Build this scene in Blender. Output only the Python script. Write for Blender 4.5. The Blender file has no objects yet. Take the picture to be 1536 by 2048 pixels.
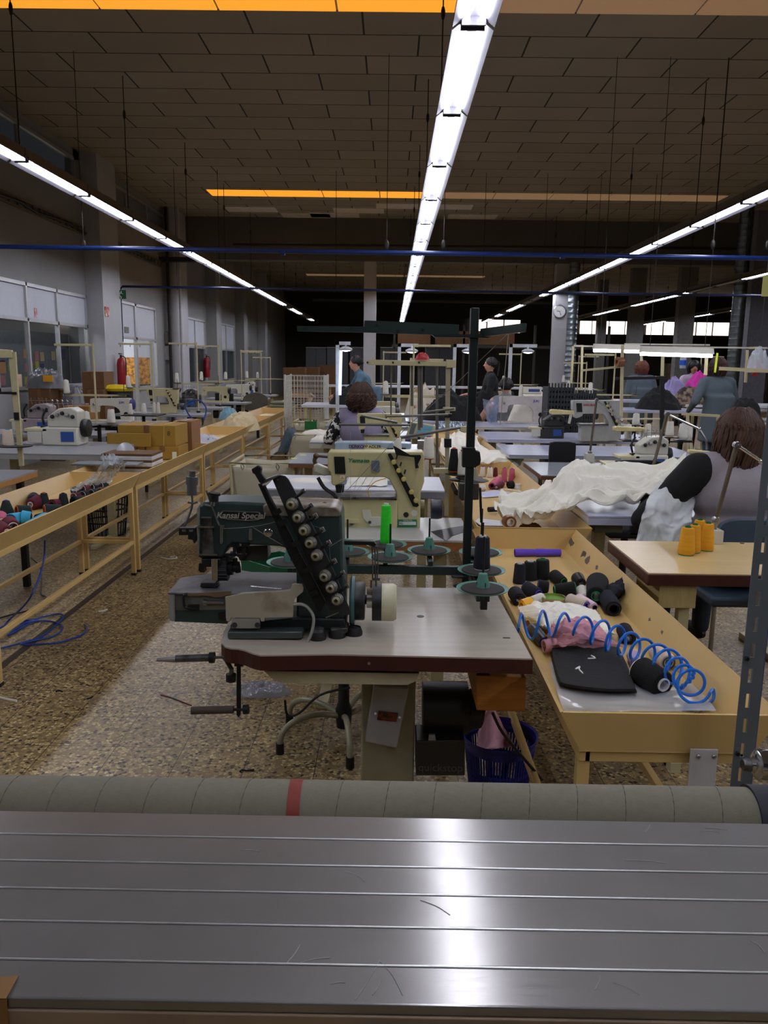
import bpy, bmesh, math, random
from mathutils import Vector, Matrix, noise, Euler
sc = bpy.context.scene
C = sc.collection
rad = math.radians
PI = math.pi

# ------------------------------------------------------------------ camera
FPX, CAMH, PITCH, YAW, ROLL = 1600.0, 1.55, 10.5, 0.4, 0.75
cam_d = bpy.data.cameras.new('camera')
cam_d.sensor_fit = 'VERTICAL'; cam_d.sensor_height = 36.0
cam_d.lens = FPX / 2048 * 36.0
cam_d.clip_start = 0.02; cam_d.clip_end = 300
cam = bpy.data.objects.new('camera', cam_d); C.objects.link(cam)
CR = Matrix.Rotation(rad(YAW), 3, 'Z') @ Matrix.Rotation(rad(90 - PITCH), 3, 'X') @ Matrix.Rotation(rad(ROLL), 3, 'Z')
cam.matrix_world = Matrix.Translation((0, 0, CAMH)) @ CR.to_4x4()
sc.camera = cam

# ------------------------------------------------------------------ exposure, world
sc.view_settings.view_transform = 'Standard'
sc.view_settings.look = 'None'
sc.view_settings.gamma = 1.0
sc.view_settings.use_curve_mapping = False
sc.view_settings.exposure = EXPO = 0.7
TUBE = 22.0
w = bpy.data.worlds.new('world'); sc.world = w; w.use_nodes = True
w.node_tree.nodes['Background'].inputs[0].default_value = (0.55, 0.62, 0.75, 1)
w.node_tree.nodes['Background'].inputs[1].default_value = 0.02
sc.cycles.use_denoising = True
sc.cycles.max_bounces = 6
sc.cycles.diffuse_bounces = 3
sc.cycles.glossy_bounces = 3
sc.cycles.transparent_max_bounces = 6
sc.cycles.caustics_reflective = False
sc.cycles.caustics_refractive = False

# ------------------------------------------------------------------ reading positions off the photograph
def ray(px, py):
    return CR @ Vector(((px - 768) / FPX, -(py - 1024) / FPX, -1.0))
def P(px, py, X=None, Y=None, z=None):
    d = ray(px, py)
    t = X / d.x if X is not None else (Y / d.y if Y is not None else (z - CAMH) / d.z)
    return Vector((0, 0, CAMH)) + d * t
def mpp(Y):           # metres per photo pixel at distance Y
    return Y * 1.0 / FPX
def V(*a): return Vector(a)

# ------------------------------------------------------------------ materials
def lin(c):
    return tuple(((x / 255) / 12.92 if x / 255 <= 0.04045 else ((x / 255 + 0.055) / 1.055) ** 2.4) for x in c) + (1,)
MATS = {}
def mat(name, col, rough=0.6, metal=0.0, var=0.12, scale=12, bump=0.0, bscale=60, stretch=None, alpha=None, spec=None,
        col2=None, mix=(0.45, 0.6), coat=0.0, aniso=0.0):
    if name in MATS: return MATS[name]
    m = bpy.data.materials.new(name); m.use_nodes = True
    nt = m.node_tree; n = nt.nodes; l = nt.links; b = n['Principled BSDF']
    b.inputs['Roughness'].default_value = rough; b.inputs['Metallic'].default_value = metal
    if spec is not None: b.inputs['Specular IOR Level'].default_value = spec
    if coat: b.inputs['Coat Weight'].default_value = coat
    if aniso: b.inputs['Anisotropic'].default_value = aniso
    tc = n.new('ShaderNodeTexCoord'); mp = n.new('ShaderNodeMapping')
    l.new(tc.outputs['Object'], mp.inputs[0])
    if stretch: mp.inputs['Scale'].default_value = stretch
    nz = n.new('ShaderNodeTexNoise'); nz.inputs['Scale'].default_value = scale; nz.inputs['Detail'].default_value = 5
    l.new(mp.outputs[0], nz.inputs[0])
    cr = n.new('ShaderNodeValToRGB'); l.new(nz.outputs[0], cr.inputs[0])
    c = lin(col)
    if col2 is None:
        lo = tuple(x * (1 - var) for x in c[:3]) + (1,); hi = tuple(min(1, x * (1 + var)) for x in c[:3]) + (1,)
        cr.color_ramp.elements[0].position = 0.3; cr.color_ramp.elements[1].position = 0.7
    else:
        lo = c; hi = lin(col2)
        cr.color_ramp.elements[0].position = mix[0]; cr.color_ramp.elements[1].position = mix[1]
    cr.color_ramp.elements[0].color = lo; cr.color_ramp.elements[1].color = hi
    l.new(cr.outputs[0], b.inputs['Base Color'])
    if bump:
        bn = n.new('ShaderNodeTexNoise'); bn.inputs['Scale'].default_value = bscale; bn.inputs['Detail'].default_value = 4
        l.new(mp.outputs[0], bn.inputs[0])
        bp = n.new('ShaderNodeBump'); bp.inputs['Strength'].default_value = bump; bp.inputs['Distance'].default_value = 0.01
        l.new(bn.outputs[0], bp.inputs['Height']); l.new(bp.outputs[0], b.inputs['Normal'])
    if alpha is not None:
        b.inputs['Alpha'].default_value = alpha
    MATS[name] = m
    return m
def emis(name, col, s):
    if name in MATS: return MATS[name]
    m = bpy.data.materials.new(name); m.use_nodes = True
    nt = m.node_tree; b = nt.nodes['Principled BSDF']
    b.inputs['Base Color'].default_value = lin(col)
    b.inputs['Emission Color'].default_value = lin(col); b.inputs['Emission Strength'].default_value = s
    MATS[name] = m; return m

# ------------------------------------------------------------------ mesh builder
def cr_spline(pts, k=8, closed=False):
    pts = [Vector(p) for p in pts]; n = len(pts); out = []
    if n < 3 and not closed:
        return [pts[0].lerp(pts[-1], i / k) for i in range(k + 1)]
    rng = range(n if closed else n - 1)
    for i in rng:
        if closed: p0, p1, p2, p3 = pts[(i - 1) % n], pts[i], pts[(i + 1) % n], pts[(i + 2) % n]
        else: p0, p1, p2, p3 = pts[max(i - 1, 0)], pts[i], pts[i + 1], pts[min(i + 2, n - 1)]
        for j in range(k):
            t = j / k
            out.append(0.5 * ((2 * p1) + (p2 - p0) * t + (2 * p0 - 5 * p1 + 4 * p2 - p3) * t * t + (3 * p1 - p0 - 3 * p2 + p3) * t ** 3))
    if not closed: out.append(pts[-1].copy())
    return out
def basis(d):
    d = Vector(d).normalized(); u = d.cross(Vector((0, 0, 1)))
    if u.length < 1e-3: u = Vector((1, 0, 0))
    u.normalize(); return u, d.cross(u).normalized(), d
ORG = {}
class MB:
    def __init__(s): s.v = []; s.f = []
    def add(s, vs, fs):
        o = len(s.v); s.v += [Vector(x) for x in vs]; s.f += [tuple(i + o for i in f) for f in fs]; return s
    def box(s, c, sz, R=None):
        c = Vector(c); h = Vector(sz) / 2; vs = []
        for i in (-1, 1):
            for j in (-1, 1):
                for k in (-1, 1):
                    p = Vector((h.x * i, h.y * j, h.z * k)); vs.append(c + (R @ p if R else p))
        return s.add(vs, [(0, 1, 3, 2), (4, 6, 7, 5), (0, 4, 5, 1), (2, 3, 7, 6), (0, 2, 6, 4), (1, 5, 7, 3)])
    def bx(s, x0, x1, y0, y1, z0, z1):
        return s.box(((x0 + x1) / 2, (y0 + y1) / 2, (z0 + z1) / 2), (abs(x1 - x0), abs(y1 - y0), abs(z1 - z0)))
    def hexa(s, b, t):       # 4 bottom points, 4 top points
        return s.add(list(b) + list(t), [(0, 3, 2, 1), (4, 5, 6, 7), (0, 1, 5, 4), (1, 2, 6, 5), (2, 3, 7, 6), (3, 0, 4, 7)])
    def prism(s, pts, vec):
        pts = [Vector(p) for p in pts]; vec = Vector(vec); n = len(pts)
        fs = [tuple(range(n)), tuple(range(2 * n - 1, n - 1, -1))] + [(i, i + n, (i + 1) % n + n, (i + 1) % n) for i in range(n)]
        return s.add(pts + [p + vec for p in pts], fs)
    def trace(s, pxs, Y, t, k=0):     # outline seen in the photo, at its distance Y, with thickness t
        return s.prism([P(a, b, Y=Y) for a, b in pxs], (0, t, 0))
    def cyl(s, a, b, r, r2=None, n=14, caps=True):
        a = Vector(a); b = Vector(b); r2 = r if r2 is None else r2; u, w_, d = basis(b - a); vs = []
        for p, rr in ((a, r), (b, r2)):
            for i in range(n):
                t = 2 * PI * i / n; vs.append(p + (u * math.cos(t) + w_ * math.sin(t)) * rr)
        fs = [(i, (i + 1) % n, (i + 1) % n + n, i + n) for i in range(n)]
        if caps: fs += [tuple(range(n - 1, -1, -1)), tuple(range(n, 2 * n))]
        return s.add(vs, fs)
    def tube(s, pts, r, n=8, k=0, closed=False, radii=None):
        pts = cr_spline(pts, k, closed) if k else [Vector(p) for p in pts]
        m = len(pts); vs = []; pu = None
        for i, p in enumerate(pts):
            d = (pts[(i + 1) % m] - pts[i - 1]) if closed else (pts[min(i + 1, m - 1)] - pts[max(i - 1, 0)])
            if d.length < 1e-9: d = Vector((0, 0, 1))
            d.normalize()
            if pu is None: u = basis(d)[0]
            else:
                u = pu - d * pu.dot(d)
                u = basis(d)[0] if u.length < 1e-4 else u.normalized()
            pu = u; w_ = d.cross(u); rr = r if radii is None else radii[min(len(radii) - 1, int(i * len(radii) / m))] if not callable(radii) else radii(i / max(1, m - 1))
            for j in range(n):
                t = 2 * PI * j / n; vs.append(p + (u * math.cos(t) + w_ * math.sin(t)) * rr)
        fs = []
        for i in range(m if closed else m - 1):
            for j in range(n):
                a = i * n + j; b = i * n + (j + 1) % n; i2 = (i + 1) % m
                fs.append((a, b, i2 * n + (j + 1) % n, i2 * n + j))
        if not closed: fs += [tuple(range(n - 1, -1, -1)), tuple(range((m - 1) * n, m * n))]
        return s.add(vs, fs)
    def lathe(s, prof, o=(0, 0, 0), ax=(0, 0, 1), n=24):   # prof [(radius, height)]
        o = Vector(o); u, w_, d = basis(ax); vs = []; m = len(prof)
        for r, h in prof:
            for j in range(n):
                t = 2 * PI * j / n; vs.append(o + d * h + (u * math.cos(t) + w_ * math.sin(t)) * max(r, 1e-5))
        fs = [(i * n + j, i * n + (j + 1) % n, (i + 1) * n + (j + 1) % n, (i + 1) * n + j) for i in range(m - 1) for j in range(n)]
        return s.add(vs, fs)
    def ball(s, c, r, n=14, m=9, R=None):
        c = Vector(c); r = Vector((r, r, r)) if not hasattr(r, '__len__') else Vector(r); vs = []; fs = []
        for i in range(m + 1):
            a = PI * i / m
            for j in range(n):
                t = 2 * PI * j / n
                p = Vector((r.x * math.sin(a) * math.cos(t), r.y * math.sin(a) * math.sin(t), r.z * math.cos(a)))
                vs.append(c + (R @ p if R else p))
        for i in range(m):
            for j in range(n): fs.append((i * n + j, (i + 1) * n + j, (i + 1) * n + (j + 1) % n, i * n + (j + 1) % n))
        return s.add(vs, fs)
    def grid(s, fn, nu, nv):
        vs = [fn(i / nu, j / nv) for i in range(nu + 1) for j in range(nv + 1)]
        fs = [(i * (nv + 1) + j, (i + 1) * (nv + 1) + j, (i + 1) * (nv + 1) + j + 1, i * (nv + 1) + j + 1) for i in range(nu) for j in range(nv)]
        return s.add(vs, fs)
    def xf(s, M):
        s.v = [M @ v for v in s.v]; return s
    def build(s, name, m, parent=None, org=None, smooth=None, bevel=0, thick=0, local=False, remesh=0, sub=0):
        if parent is not None: o = Vector(ORG.get(parent.name, (0, 0, 0)))
        elif org is not None: o = Vector(org)
        else:
            xs = [v.x for v in s.v]; ys = [v.y for v in s.v]; zs = [v.z for v in s.v]
            o = Vector(((min(xs) + max(xs)) / 2, (min(ys) + max(ys)) / 2, min(zs)))
        off = Vector((0, 0, 0)) if local else o
        me = bpy.data.meshes.new(name); me.from_pydata([v - off for v in s.v], [], s.f)
        bm = bmesh.new(); bm.from_mesh(me); bmesh.ops.remove_doubles(bm, verts=bm.verts, dist=1e-5)
        bmesh.ops.recalc_face_normals(bm, faces=bm.faces); bm.to_mesh(me); bm.free()
        me.materials.append(m)
        if smooth is None: smooth = True
        if smooth:
            for p in me.polygons: p.use_smooth = True
            if not remesh and smooth != 'full':
                try: me.set_sharp_from_angle(angle=rad(38))
                except Exception: pass
        ob = bpy.data.objects.new(name, me); C.objects.link(ob)
        if parent is not None: ob.parent = parent
        else: ob.location = o
        ORG[ob.name] = o
        if remesh:
            md = ob.modifiers.new('r', 'REMESH'); md.mode = 'VOXEL'; md.voxel_size = remesh; md.use_smooth_shade = True
            md = ob.modifiers.new('s', 'SMOOTH'); md.factor = 0.6; md.iterations = 4
        if bevel:
            md = ob.modifiers.new('b', 'BEVEL'); md.width = bevel; md.segments = 2; md.limit_method = 'ANGLE'; md.angle_limit = rad(40); md.harden_normals = False
        if thick:
            md = ob.modifiers.new('t', 'SOLIDIFY'); md.thickness = thick; md.offset = 0
        if sub:
            md = ob.modifiers.new('u', 'SUBSURF'); md.levels = sub; md.render_levels = sub
        return ob
def tag(o, label=None, cat=None, group=None, kind=None):
    if label: o['label'] = label
    if cat: o['category'] = cat
    if group: o['group'] = group
    if kind: o['kind'] = kind
    return o
def thing(name, label, cat, loc=(0, 0, 0), group=None, rz=0):
    o = bpy.data.objects.new(name, None); C.objects.link(o); o.location = loc; o.rotation_euler = (0, 0, rz)
    o.empty_display_size = 0.05; ORG[o.name] = Vector(loc)
    return tag(o, label, cat, group)
def lthing(name, label, cat, loc, rz=0, group=None):     # parts given in local coordinates
    o = thing(name, label, cat, loc, group, rz); ORG[o.name] = Vector((0, 0, 0)); return o
def one(name, mb, m, label, cat, group=None, **k):       # a thing that is one mesh
    return tag(mb.build(name, m, **k), label, cat, group)
def struct(name, mb, m, parent=None, **k):
    o = mb.build(name, m, parent, **k)
    if parent is None: o['kind'] = 'structure'
    return o
def clone(src, loc, rz=0, label=None, group=None, scale=None):
    r = src.copy(); C.objects.link(r); r.location = loc; r.rotation_euler = (0, 0, rz)
    if scale: r.scale = scale
    if label: r['label'] = label
    if group: r['group'] = group
    for ch in src.children:
        c = ch.copy(); C.objects.link(c); c.parent = r
        for g in ch.children:
            d = g.copy(); C.objects.link(d); d.parent = c
    return r
def text(name, s, m, parent, loc, size, rot=(PI / 2, 0, 0), shear=0, align='CENTER', ext=0.0006, sx=1.0, bold=0.0):
    cu = bpy.data.curves.new(name, 'FONT'); cu.body = s; cu.size = size; cu.extrude = ext; cu.align_x = align; cu.align_y = 'CENTER'
    cu.shear = shear; cu.offset = bold; cu.materials.append(m)
    tmp = bpy.data.objects.new(name, cu); C.objects.link(tmp); bpy.context.view_layer.update()
    me = bpy.data.meshes.new_from_object(tmp.evaluated_get(bpy.context.evaluated_depsgraph_get())); bpy.data.objects.remove(tmp)
    o = bpy.data.objects.new(name, me); C.objects.link(o); o.parent = parent
    o.location = Vector(loc) - ORG.get(parent.name, Vector((0, 0, 0))); o.rotation_euler = rot; o.scale = (sx, 1, 1)
    return o
def pbox(xl, xr, yb, yt, z, depth):      # box whose front face is read off the photo: standing on height z
    a = P(xl, yb, z=z); Y = a.y
    return a.x, P(xr, yb, Y=Y).x, Y, Y + depth, z, P((xl + xr) / 2, yt, Y=Y).z
ORD = ['first', 'second', 'third', 'fourth', 'fifth', 'sixth', 'seventh', 'eighth', 'ninth', 'tenth', 'eleventh', 'twelfth', 'thirteenth',
       'fourteenth', 'fifteenth', 'sixteenth', 'seventeenth', 'eighteenth', 'nineteenth', 'twentieth', 'twenty-first', 'twenty-second']
# ------------------------------------------------------------------ setting materials
def nodes(name):
    m = bpy.data.materials.new(name); m.use_nodes = True; MATS[name] = m
    return m, m.node_tree.nodes, m.node_tree.links, m.node_tree.nodes['Principled BSDF']
def m_floor():
    m, n, l, b = nodes('terrazzo_floor')
    tc = n.new('ShaderNodeTexCoord')
    v = n.new('ShaderNodeTexVoronoi'); v.inputs['Scale'].default_value = 72; l.new(tc.outputs['Object'], v.inputs['Vector'])
    mp = n.new('ShaderNodeMapping'); mp.inputs['Scale'].default_value = (1, 1, 1); l.new(tc.outputs['Object'], mp.inputs[0])
    cr = n.new('ShaderNodeValToRGB'); sep = n.new('ShaderNodeSeparateColor'); l.new(v.outputs['Color'], sep.inputs[0]); l.new(sep.outputs[0], cr.inputs[0])
    e = cr.color_ramp; e.interpolation = 'CONSTANT'
    e.elements[0].position = 0; e.elements[0].color = lin((70, 56, 40))
    e.elements[1].position = 0.13; e.elements[1].color = lin((154, 128, 84))
    for p, c in ((0.34, (196, 168, 112)), (0.55, (172, 144, 94)), (0.72, (214, 188, 130)), (0.86, (128, 106, 78)), (0.95, (226, 204, 150))):
        x = e.elements.new(p); x.color = lin(c)
    # cement between chips
    vd = n.new('ShaderNodeTexVoronoi'); vd.feature = 'DISTANCE_TO_EDGE'; vd.inputs['Scale'].default_value = 72; l.new(tc.outputs['Object'], vd.inputs['Vector'])
    ce = n.new('ShaderNodeMath'); ce.operation = 'LESS_THAN'; ce.inputs[1].default_value = 0.07; l.new(vd.outputs['Distance'], ce.inputs[0])
    mx0 = n.new('ShaderNodeMix'); mx0.data_type = 'RGBA'; l.new(ce.outputs[0], mx0.inputs[0]); l.new(cr.outputs[0], mx0.inputs[6]); mx0.inputs[7].default_value = lin((150, 130, 98))
    # worn / dusty zones
    nz = n.new('ShaderNodeTexNoise'); nz.inputs['Scale'].default_value = 1.3; nz.inputs['Detail'].default_value = 6; l.new(tc.outputs['Object'], nz.inputs[0])
    mr = n.new('ShaderNodeMapRange'); mr.inputs[1].default_value = 0.3; mr.inputs[2].default_value = 0.75; mr.inputs[3].default_value = 0.5; mr.inputs[4].default_value = .95; l.new(nz.outputs[0], mr.inputs[0])
    mul = n.new('ShaderNodeMix'); mul.data_type = 'RGBA'; mul.blend_type = 'MULTIPLY'; mul.inputs[0].default_value = 1
    l.new(mx0.outputs[2], mul.inputs[6]); l.new(mr.outputs[0], mul.inputs[7])
    # tile joints 0.28 m
    bt = n.new('ShaderNodeTexBrick'); bt.offset = 0; bt.inputs['Scale'].default_value = 1; bt.inputs['Brick Width'].default_value = 0.275; bt.inputs['Row Height'].default_value = 0.275
    bt.inputs['Mortar Size'].default_value = 0.0016; bt.inputs['Mortar Smooth'].default_value = 0; l.new(tc.outputs['Object'], bt.inputs['Vector'])
    mx = n.new('ShaderNodeMix'); mx.data_type = 'RGBA'; l.new(bt.outputs['Fac'], mx.inputs[0]); l.new(mul.outputs[2], mx.inputs[6]); mx.inputs[7].default_value = lin((60, 50, 38))
    l.new(mx.outputs[2], b.inputs['Base Color'])
    b.inputs['Roughness'].default_value = 0.36; b.inputs['Specular IOR Level'].default_value = 0.35
    return m
def m_ceiling():
    m, n, l, b = nodes('ceiling_tiles')
    tc = n.new('ShaderNodeTexCoord'); mp = n.new('ShaderNodeMapping'); l.new(tc.outputs['Object'], mp.inputs[0]); mp.inputs['Location'].default_value = (-0.25, -8.86 + 30 * 0.6, 0)
    bt = n.new('ShaderNodeTexBrick'); bt.offset = 0.5; bt.inputs['Scale'].default_value = 1; bt.inputs['Brick Width'].default_value = 1.2; bt.inputs['Row Height'].default_value = 0.6
    bt.inputs['Mortar Size'].default_value = 0.011; bt.inputs['Mortar Smooth'].default_value = 0.1
    bt.inputs['Color1'].default_value = lin((166, 154, 136)); bt.inputs['Color2'].default_value = lin((154, 143, 126)); bt.inputs['Mortar'].default_value = lin((46, 44, 38))
    l.new(mp.outputs[0], bt.inputs['Vector'])
    nz = n.new('ShaderNodeTexNoise'); nz.inputs['Scale'].default_value = 0.8; nz.inputs['Detail'].default_value = 5; l.new(tc.outputs['Object'], nz.inputs[0])
    mr = n.new('ShaderNodeMapRange'); mr.inputs[3].default_value = 0.8; mr.inputs[4].default_value = 1.1; l.new(nz.outputs[0], mr.inputs[0])
    mul = n.new('ShaderNodeMix'); mul.data_type = 'RGBA'; mul.blend_type = 'MULTIPLY'; mul.inputs[0].default_value = 1
    l.new(bt.outputs['Color'], mul.inputs[6]); l.new(mr.outputs[0], mul.inputs[7]); l.new(mul.outputs[2], b.inputs['Base Color'])
    b.inputs['Roughness'].default_value = 0.9
    return m
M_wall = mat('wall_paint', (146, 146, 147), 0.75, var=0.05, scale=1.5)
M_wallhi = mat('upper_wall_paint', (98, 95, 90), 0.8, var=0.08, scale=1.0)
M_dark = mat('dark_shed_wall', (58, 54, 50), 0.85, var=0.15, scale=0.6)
M_col = mat('column_paint', (176, 176, 180), 0.6, var=0.05, scale=3)
M_blk = mat('black_plastic', (16, 16, 18), 0.45, var=0.2)
M_alu = mat('window_aluminium', (190, 190, 192), 0.4, 0.6, var=0.05)
M_blue = mat('blue_pipe', (18, 46, 110), 0.35, 0.2, var=0.1)
M_rod = mat('dark_rod', (46, 42, 38), 0.6, 0.4)
M_steel = mat('steel', (170, 170, 172), 0.28, 1.0, var=0.08, scale=30)
M_glassd = mat('tinted_glass', (60, 70, 76), 0.08, 0.0, alpha=0.25, spec=0.8)
M_amber = emis('amber_skylight', (255, 168, 48), 0.55)
M_amberdim = emis('dim_skylight', (190, 150, 110), 0.16)
M_day = emis('daylit_pane', (255, 236, 226), 1.3)

# ------------------------------------------------------------------ shell
WL, FARY, CZ, XR = -5.42, 41.5, 5.05, 19.5
struct('floor', MB().bx(WL - 3.2, XR, -4, FARY, -0.1, 0), m_floor(), org=(0, 0, 0), smooth=False)
struct('ceiling', MB().bx(WL - 0.3, XR, -4, FARY, CZ, CZ + 0.15), m_ceiling(), org=(0, 0, 0), smooth=False)
def wallmb(x0, x1, cells):
    mb = MB()
    for a, b_, c, d in cells: mb.bx(x0, x1, a, b_, c, d)
    return mb
cells = [(-4, 14.5, 0, 1.1), (-4, 14.5, 2.66, 4.48), (-4, 3.0, 1.1, 2.66), (14.5, 16.3, 0, 4.48), (16.3, 18.7, 2.72, 4.48), (18.7, 20.4, 0, 4.48),
         (20.4, 23.6, 0, 0.95), (20.4, 23.6, 2.7, 4.48), (23.6, 25.3, 0, 4.48), (25.3, 28.0, 0, 0.95), (25.3, 28.0, 2.75, 4.48), (28.0, FARY, 0, 4.48),
         (-4, 8.0, 4.48, CZ), (14.3, 15.5, 4.48, CZ), (19.7, FARY, 4.48, CZ), (8.0, 19.7, 4.9, CZ)]
struct('wall_left', wallmb(WL - 0.15, WL, cells), M_wall, smooth=False)
struct('wall_office', MB().bx(WL - 3.2, WL - 3.1, -4, 30, 0, CZ).bx(WL - 3.2, WL - .15, 14.9, 15.0, 0, 3), M_wallhi, smooth=False)
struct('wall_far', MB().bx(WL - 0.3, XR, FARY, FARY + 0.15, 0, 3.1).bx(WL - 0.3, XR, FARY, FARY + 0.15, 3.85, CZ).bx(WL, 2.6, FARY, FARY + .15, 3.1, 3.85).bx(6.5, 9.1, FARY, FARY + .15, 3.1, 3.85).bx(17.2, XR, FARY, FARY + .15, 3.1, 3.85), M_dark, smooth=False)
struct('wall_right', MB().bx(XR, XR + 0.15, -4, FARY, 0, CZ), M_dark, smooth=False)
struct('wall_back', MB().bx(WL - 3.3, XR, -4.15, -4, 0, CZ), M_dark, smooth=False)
struct('trim_beam', MB().bx(WL, XR, 20.6, 21.0, 4.04, CZ), M_wallhi, smooth=False)
struct('trim_floor_channel', MB().bx(-2.0, -1.955, 2.5, 14, 0.0, 0.002), mat('channel_dark', (70, 58, 46), 0.6, 0.1), smooth=False)
# dull ledge and cable tray along the left wall
struct('trim_ledge', MB().bx(WL, WL + 0.18, -2, 20.5, 4.42, 4.48), M_wallhi, smooth=False)
def ladder():
    mb = MB()
    for dz in (0, 0.12): mb.bx(WL + 0.02, WL + 0.05, 6, 19.3, 3.68 + dz, 3.71 + dz)
    y = 6
    while y < 19.3: mb.bx(WL + 0.02, WL + 0.05, y, y + 0.03, 3.68, 3.83); y += 0.25
    return mb
one('cable_ladder', ladder(), mat('cable_ladder_metal', (120, 112, 100), 0.5, 0.3), 'grey ladder-type cable tray running high along the left wall', 'cable tray')
one('cable_ladder', MB().tube([(WL + .06, 6 + i * .6, 3.74 + .03 * math.sin(i * 2.1)) for i in range(22)], 0.02, 6), M_blk, 'bundled cable sagging along the tray on the left wall', 'cable')
# skylight rows in the ceiling
def sky(name, x0, x1, y0, m, n=None):
    k = max(1, round((x1 - x0) / 1.2)); mb = MB()
    for i in range(k): mb.bx(x0 + i * 1.2 + 0.012, x0 + (i + 1) * 1.2 - 0.012, y0 + 0.01, y0 + 0.59, CZ - 0.012, CZ + 0.02)
    struct(name, mb, m, smooth=False)
sky('trim_skylight_near', -5.4, 0.6, 8.26, M_amber); sky('trim_skylight_near_right', 0.6, 7.8, 8.26, M_amberdim)
sky('trim_skylight_mid', -3.9, 0.9, 17.46, M_amber); sky('trim_skylight_mid_right', 0.9, 7.2, 17.46, M_amberdim)
sky('trim_skylight_far', -3.5, 4.0, 33.2, M_amberdim); sky('trim_skylight_rear', -3.5, 6.0, 27.0, M_amberdim)
mt = mat('pale_ceiling_panel', (225, 215, 205), 0.8)
mbp = MB()
for x0, y0 in ((-3.9, 19.3), (-2.0, 19.9), (-1.4, 19.3), (-.4, 18.7), (0.6, 18.7), (1.3, 19.9), (-2.7, 20.0)): mbp.bx(x0, x0 + 1.17, y0, y0 + .57, CZ - .012, CZ + .01)
struct('trim_ceiling_panels', mbp, mt, smooth=False)
struct('trim_far_duct', MB().bx(-3.5, 9, 36, 36.15, 4.2, 4.3), M_wallhi, smooth=False)

# ------------------------------------------------------------------ left wall windows, doors
def framed(name, y0, y1, z0, z1, muls, bars, glassm, x=WL, fw=0.05, pan=None):
    mb = MB(); mb.bx(x - .03, x + .03, y0, y1, z0, z0 + fw).bx(x - .03, x + .03, y0, y1, z1 - fw, z1)
    for y in [y0] + list(muls) + [y1 - fw]: mb.bx(x - .03, x + .03, y, y + fw, z0, z1)
    for z in bars: mb.bx(x - .03, x + .03, y0, y1, z, z + fw)
    o = struct(name, mb, M_alu, smooth=False)
    g = MB().bx(x - 0.012, x - 0.004, y0, y1, z0, bars[0] if bars else z1); g.build('window_glass', glassm, o, smooth=False)
    if pan and bars: MB().bx(x - 0.02, x - 0.002, y0, y1, bars[0], z1).build('white_panel', pan, o, smooth=False)
    return o
M_pan = mat('opal_panel', (196, 199, 210), 0.5, var=0.03)
framed('window_1', 3.0, 14.5, 1.1, 2.66, [4.2, 5.4, 6.6, 7.8, 9.0, 10.0, 11.08, 12.1, 13.2], [2.1], M_glassd, pan=M_pan)
framed('window_2', 8.0, 14.3, 4.5, 4.9, [10.1, 12.2], [], M_glassd)
framed('window_3', 15.5, 19.7, 4.5, 4.9, [16.9, 18.3], [], mat('sky_glass', (120, 130, 145), 0.1))
framed('window_4', 17.25, 18.7, 0.95, 2.72, [], [1.98], M_glassd, pan=M_pan)
framed('window_5', 20.4, 23.6, 0.95, 2.7, [21.4, 22.4], [1.9], M_glassd, pan=M_pan)
framed('window_6', 25.3, 28.0, 0.95, 2.75, [26.6], [1.9], M_glassd, pan=M_pan)
struct('wall_left_apron', MB().bx(WL - .1, WL - .02, 17.25, 18.7, 0, .95), M_wall, smooth=False)
d = struct('door_1', MB().bx(WL - .03, WL + .03, 16.3, 16.36, 0, 2.72).bx(WL - .03, WL + .03, 17.19, 17.25, 0, 2.72).bx(WL - .03, WL + .03, 16.3, 17.25, 1.98, 2.03).bx(WL - .03, WL + .03, 16.3, 17.25, 2.67, 2.72), M_alu, smooth=False)
MB().bx(WL - .02, WL - .002, 16.36, 17.19, 2.03, 2.67).build('transom_panel', M_pan, d, smooth=False)
one('room_plate', MB().bx(WL + .0, WL + .012, 16.55, 16.8, 2.1, 2.22), mat('plate_grey', (110, 108, 96), .5), 'small grey name plate above the open office doorway', 'sign')
one('storage_rack', MB().bx(WL - 1.7, WL - .25, 19.2, 19.5, 1.0, 1.62), mat('orange_racking', (190, 130, 40), .6, col2=(120, 70, 20), scale=14), 'orange stacked racking seen through the open office doorway', 'shelf')
struct('wall_office_rear', MB().bx(WL - 3.1, WL - .16, 19.55, 19.65, 0, 3.2), M_pan, smooth=False)
one('office_desk', MB().bx(WL - 1.7, WL - .25, 18.9, 19.5, .96, 1.0).bx(WL - 1.65, WL - 1.6, 18.95, 19.45, 0, .96).bx(WL - .35, WL - .3, 18.95, 19.45, 0, .96), M_dark, 'dark bench holding the orange racking inside the office', 'table', smooth=False)
la = bpy.data.lights.new('office_fill_light', 'AREA'); la.energy = 110; la.size = 1.5; la.color = (.9, .95, 1)  # unseen area lights added to brighten the rooms behind glass and doorway
lo = bpy.data.objects.new('office_fill_light', la); C.objects.link(lo); lo.location = (WL - 1.6, 17.0, 2.9)
la2 = bpy.data.lights.new('office_fill_light', 'AREA'); la2.energy = 70; la2.size = 1.5; la2.color = (.9, .95, 1)
lo2 = bpy.data.objects.new('office_fill_light', la2); C.objects.link(lo2); lo2.location = (WL - 1.6, 12.0, 3.0)
struct('door_2', MB().bx(WL + .0, WL + .04, 30.5, 31.4, 0, 2.1), mat('door_grey', (120, 118, 112), .6), smooth=False)
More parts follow.
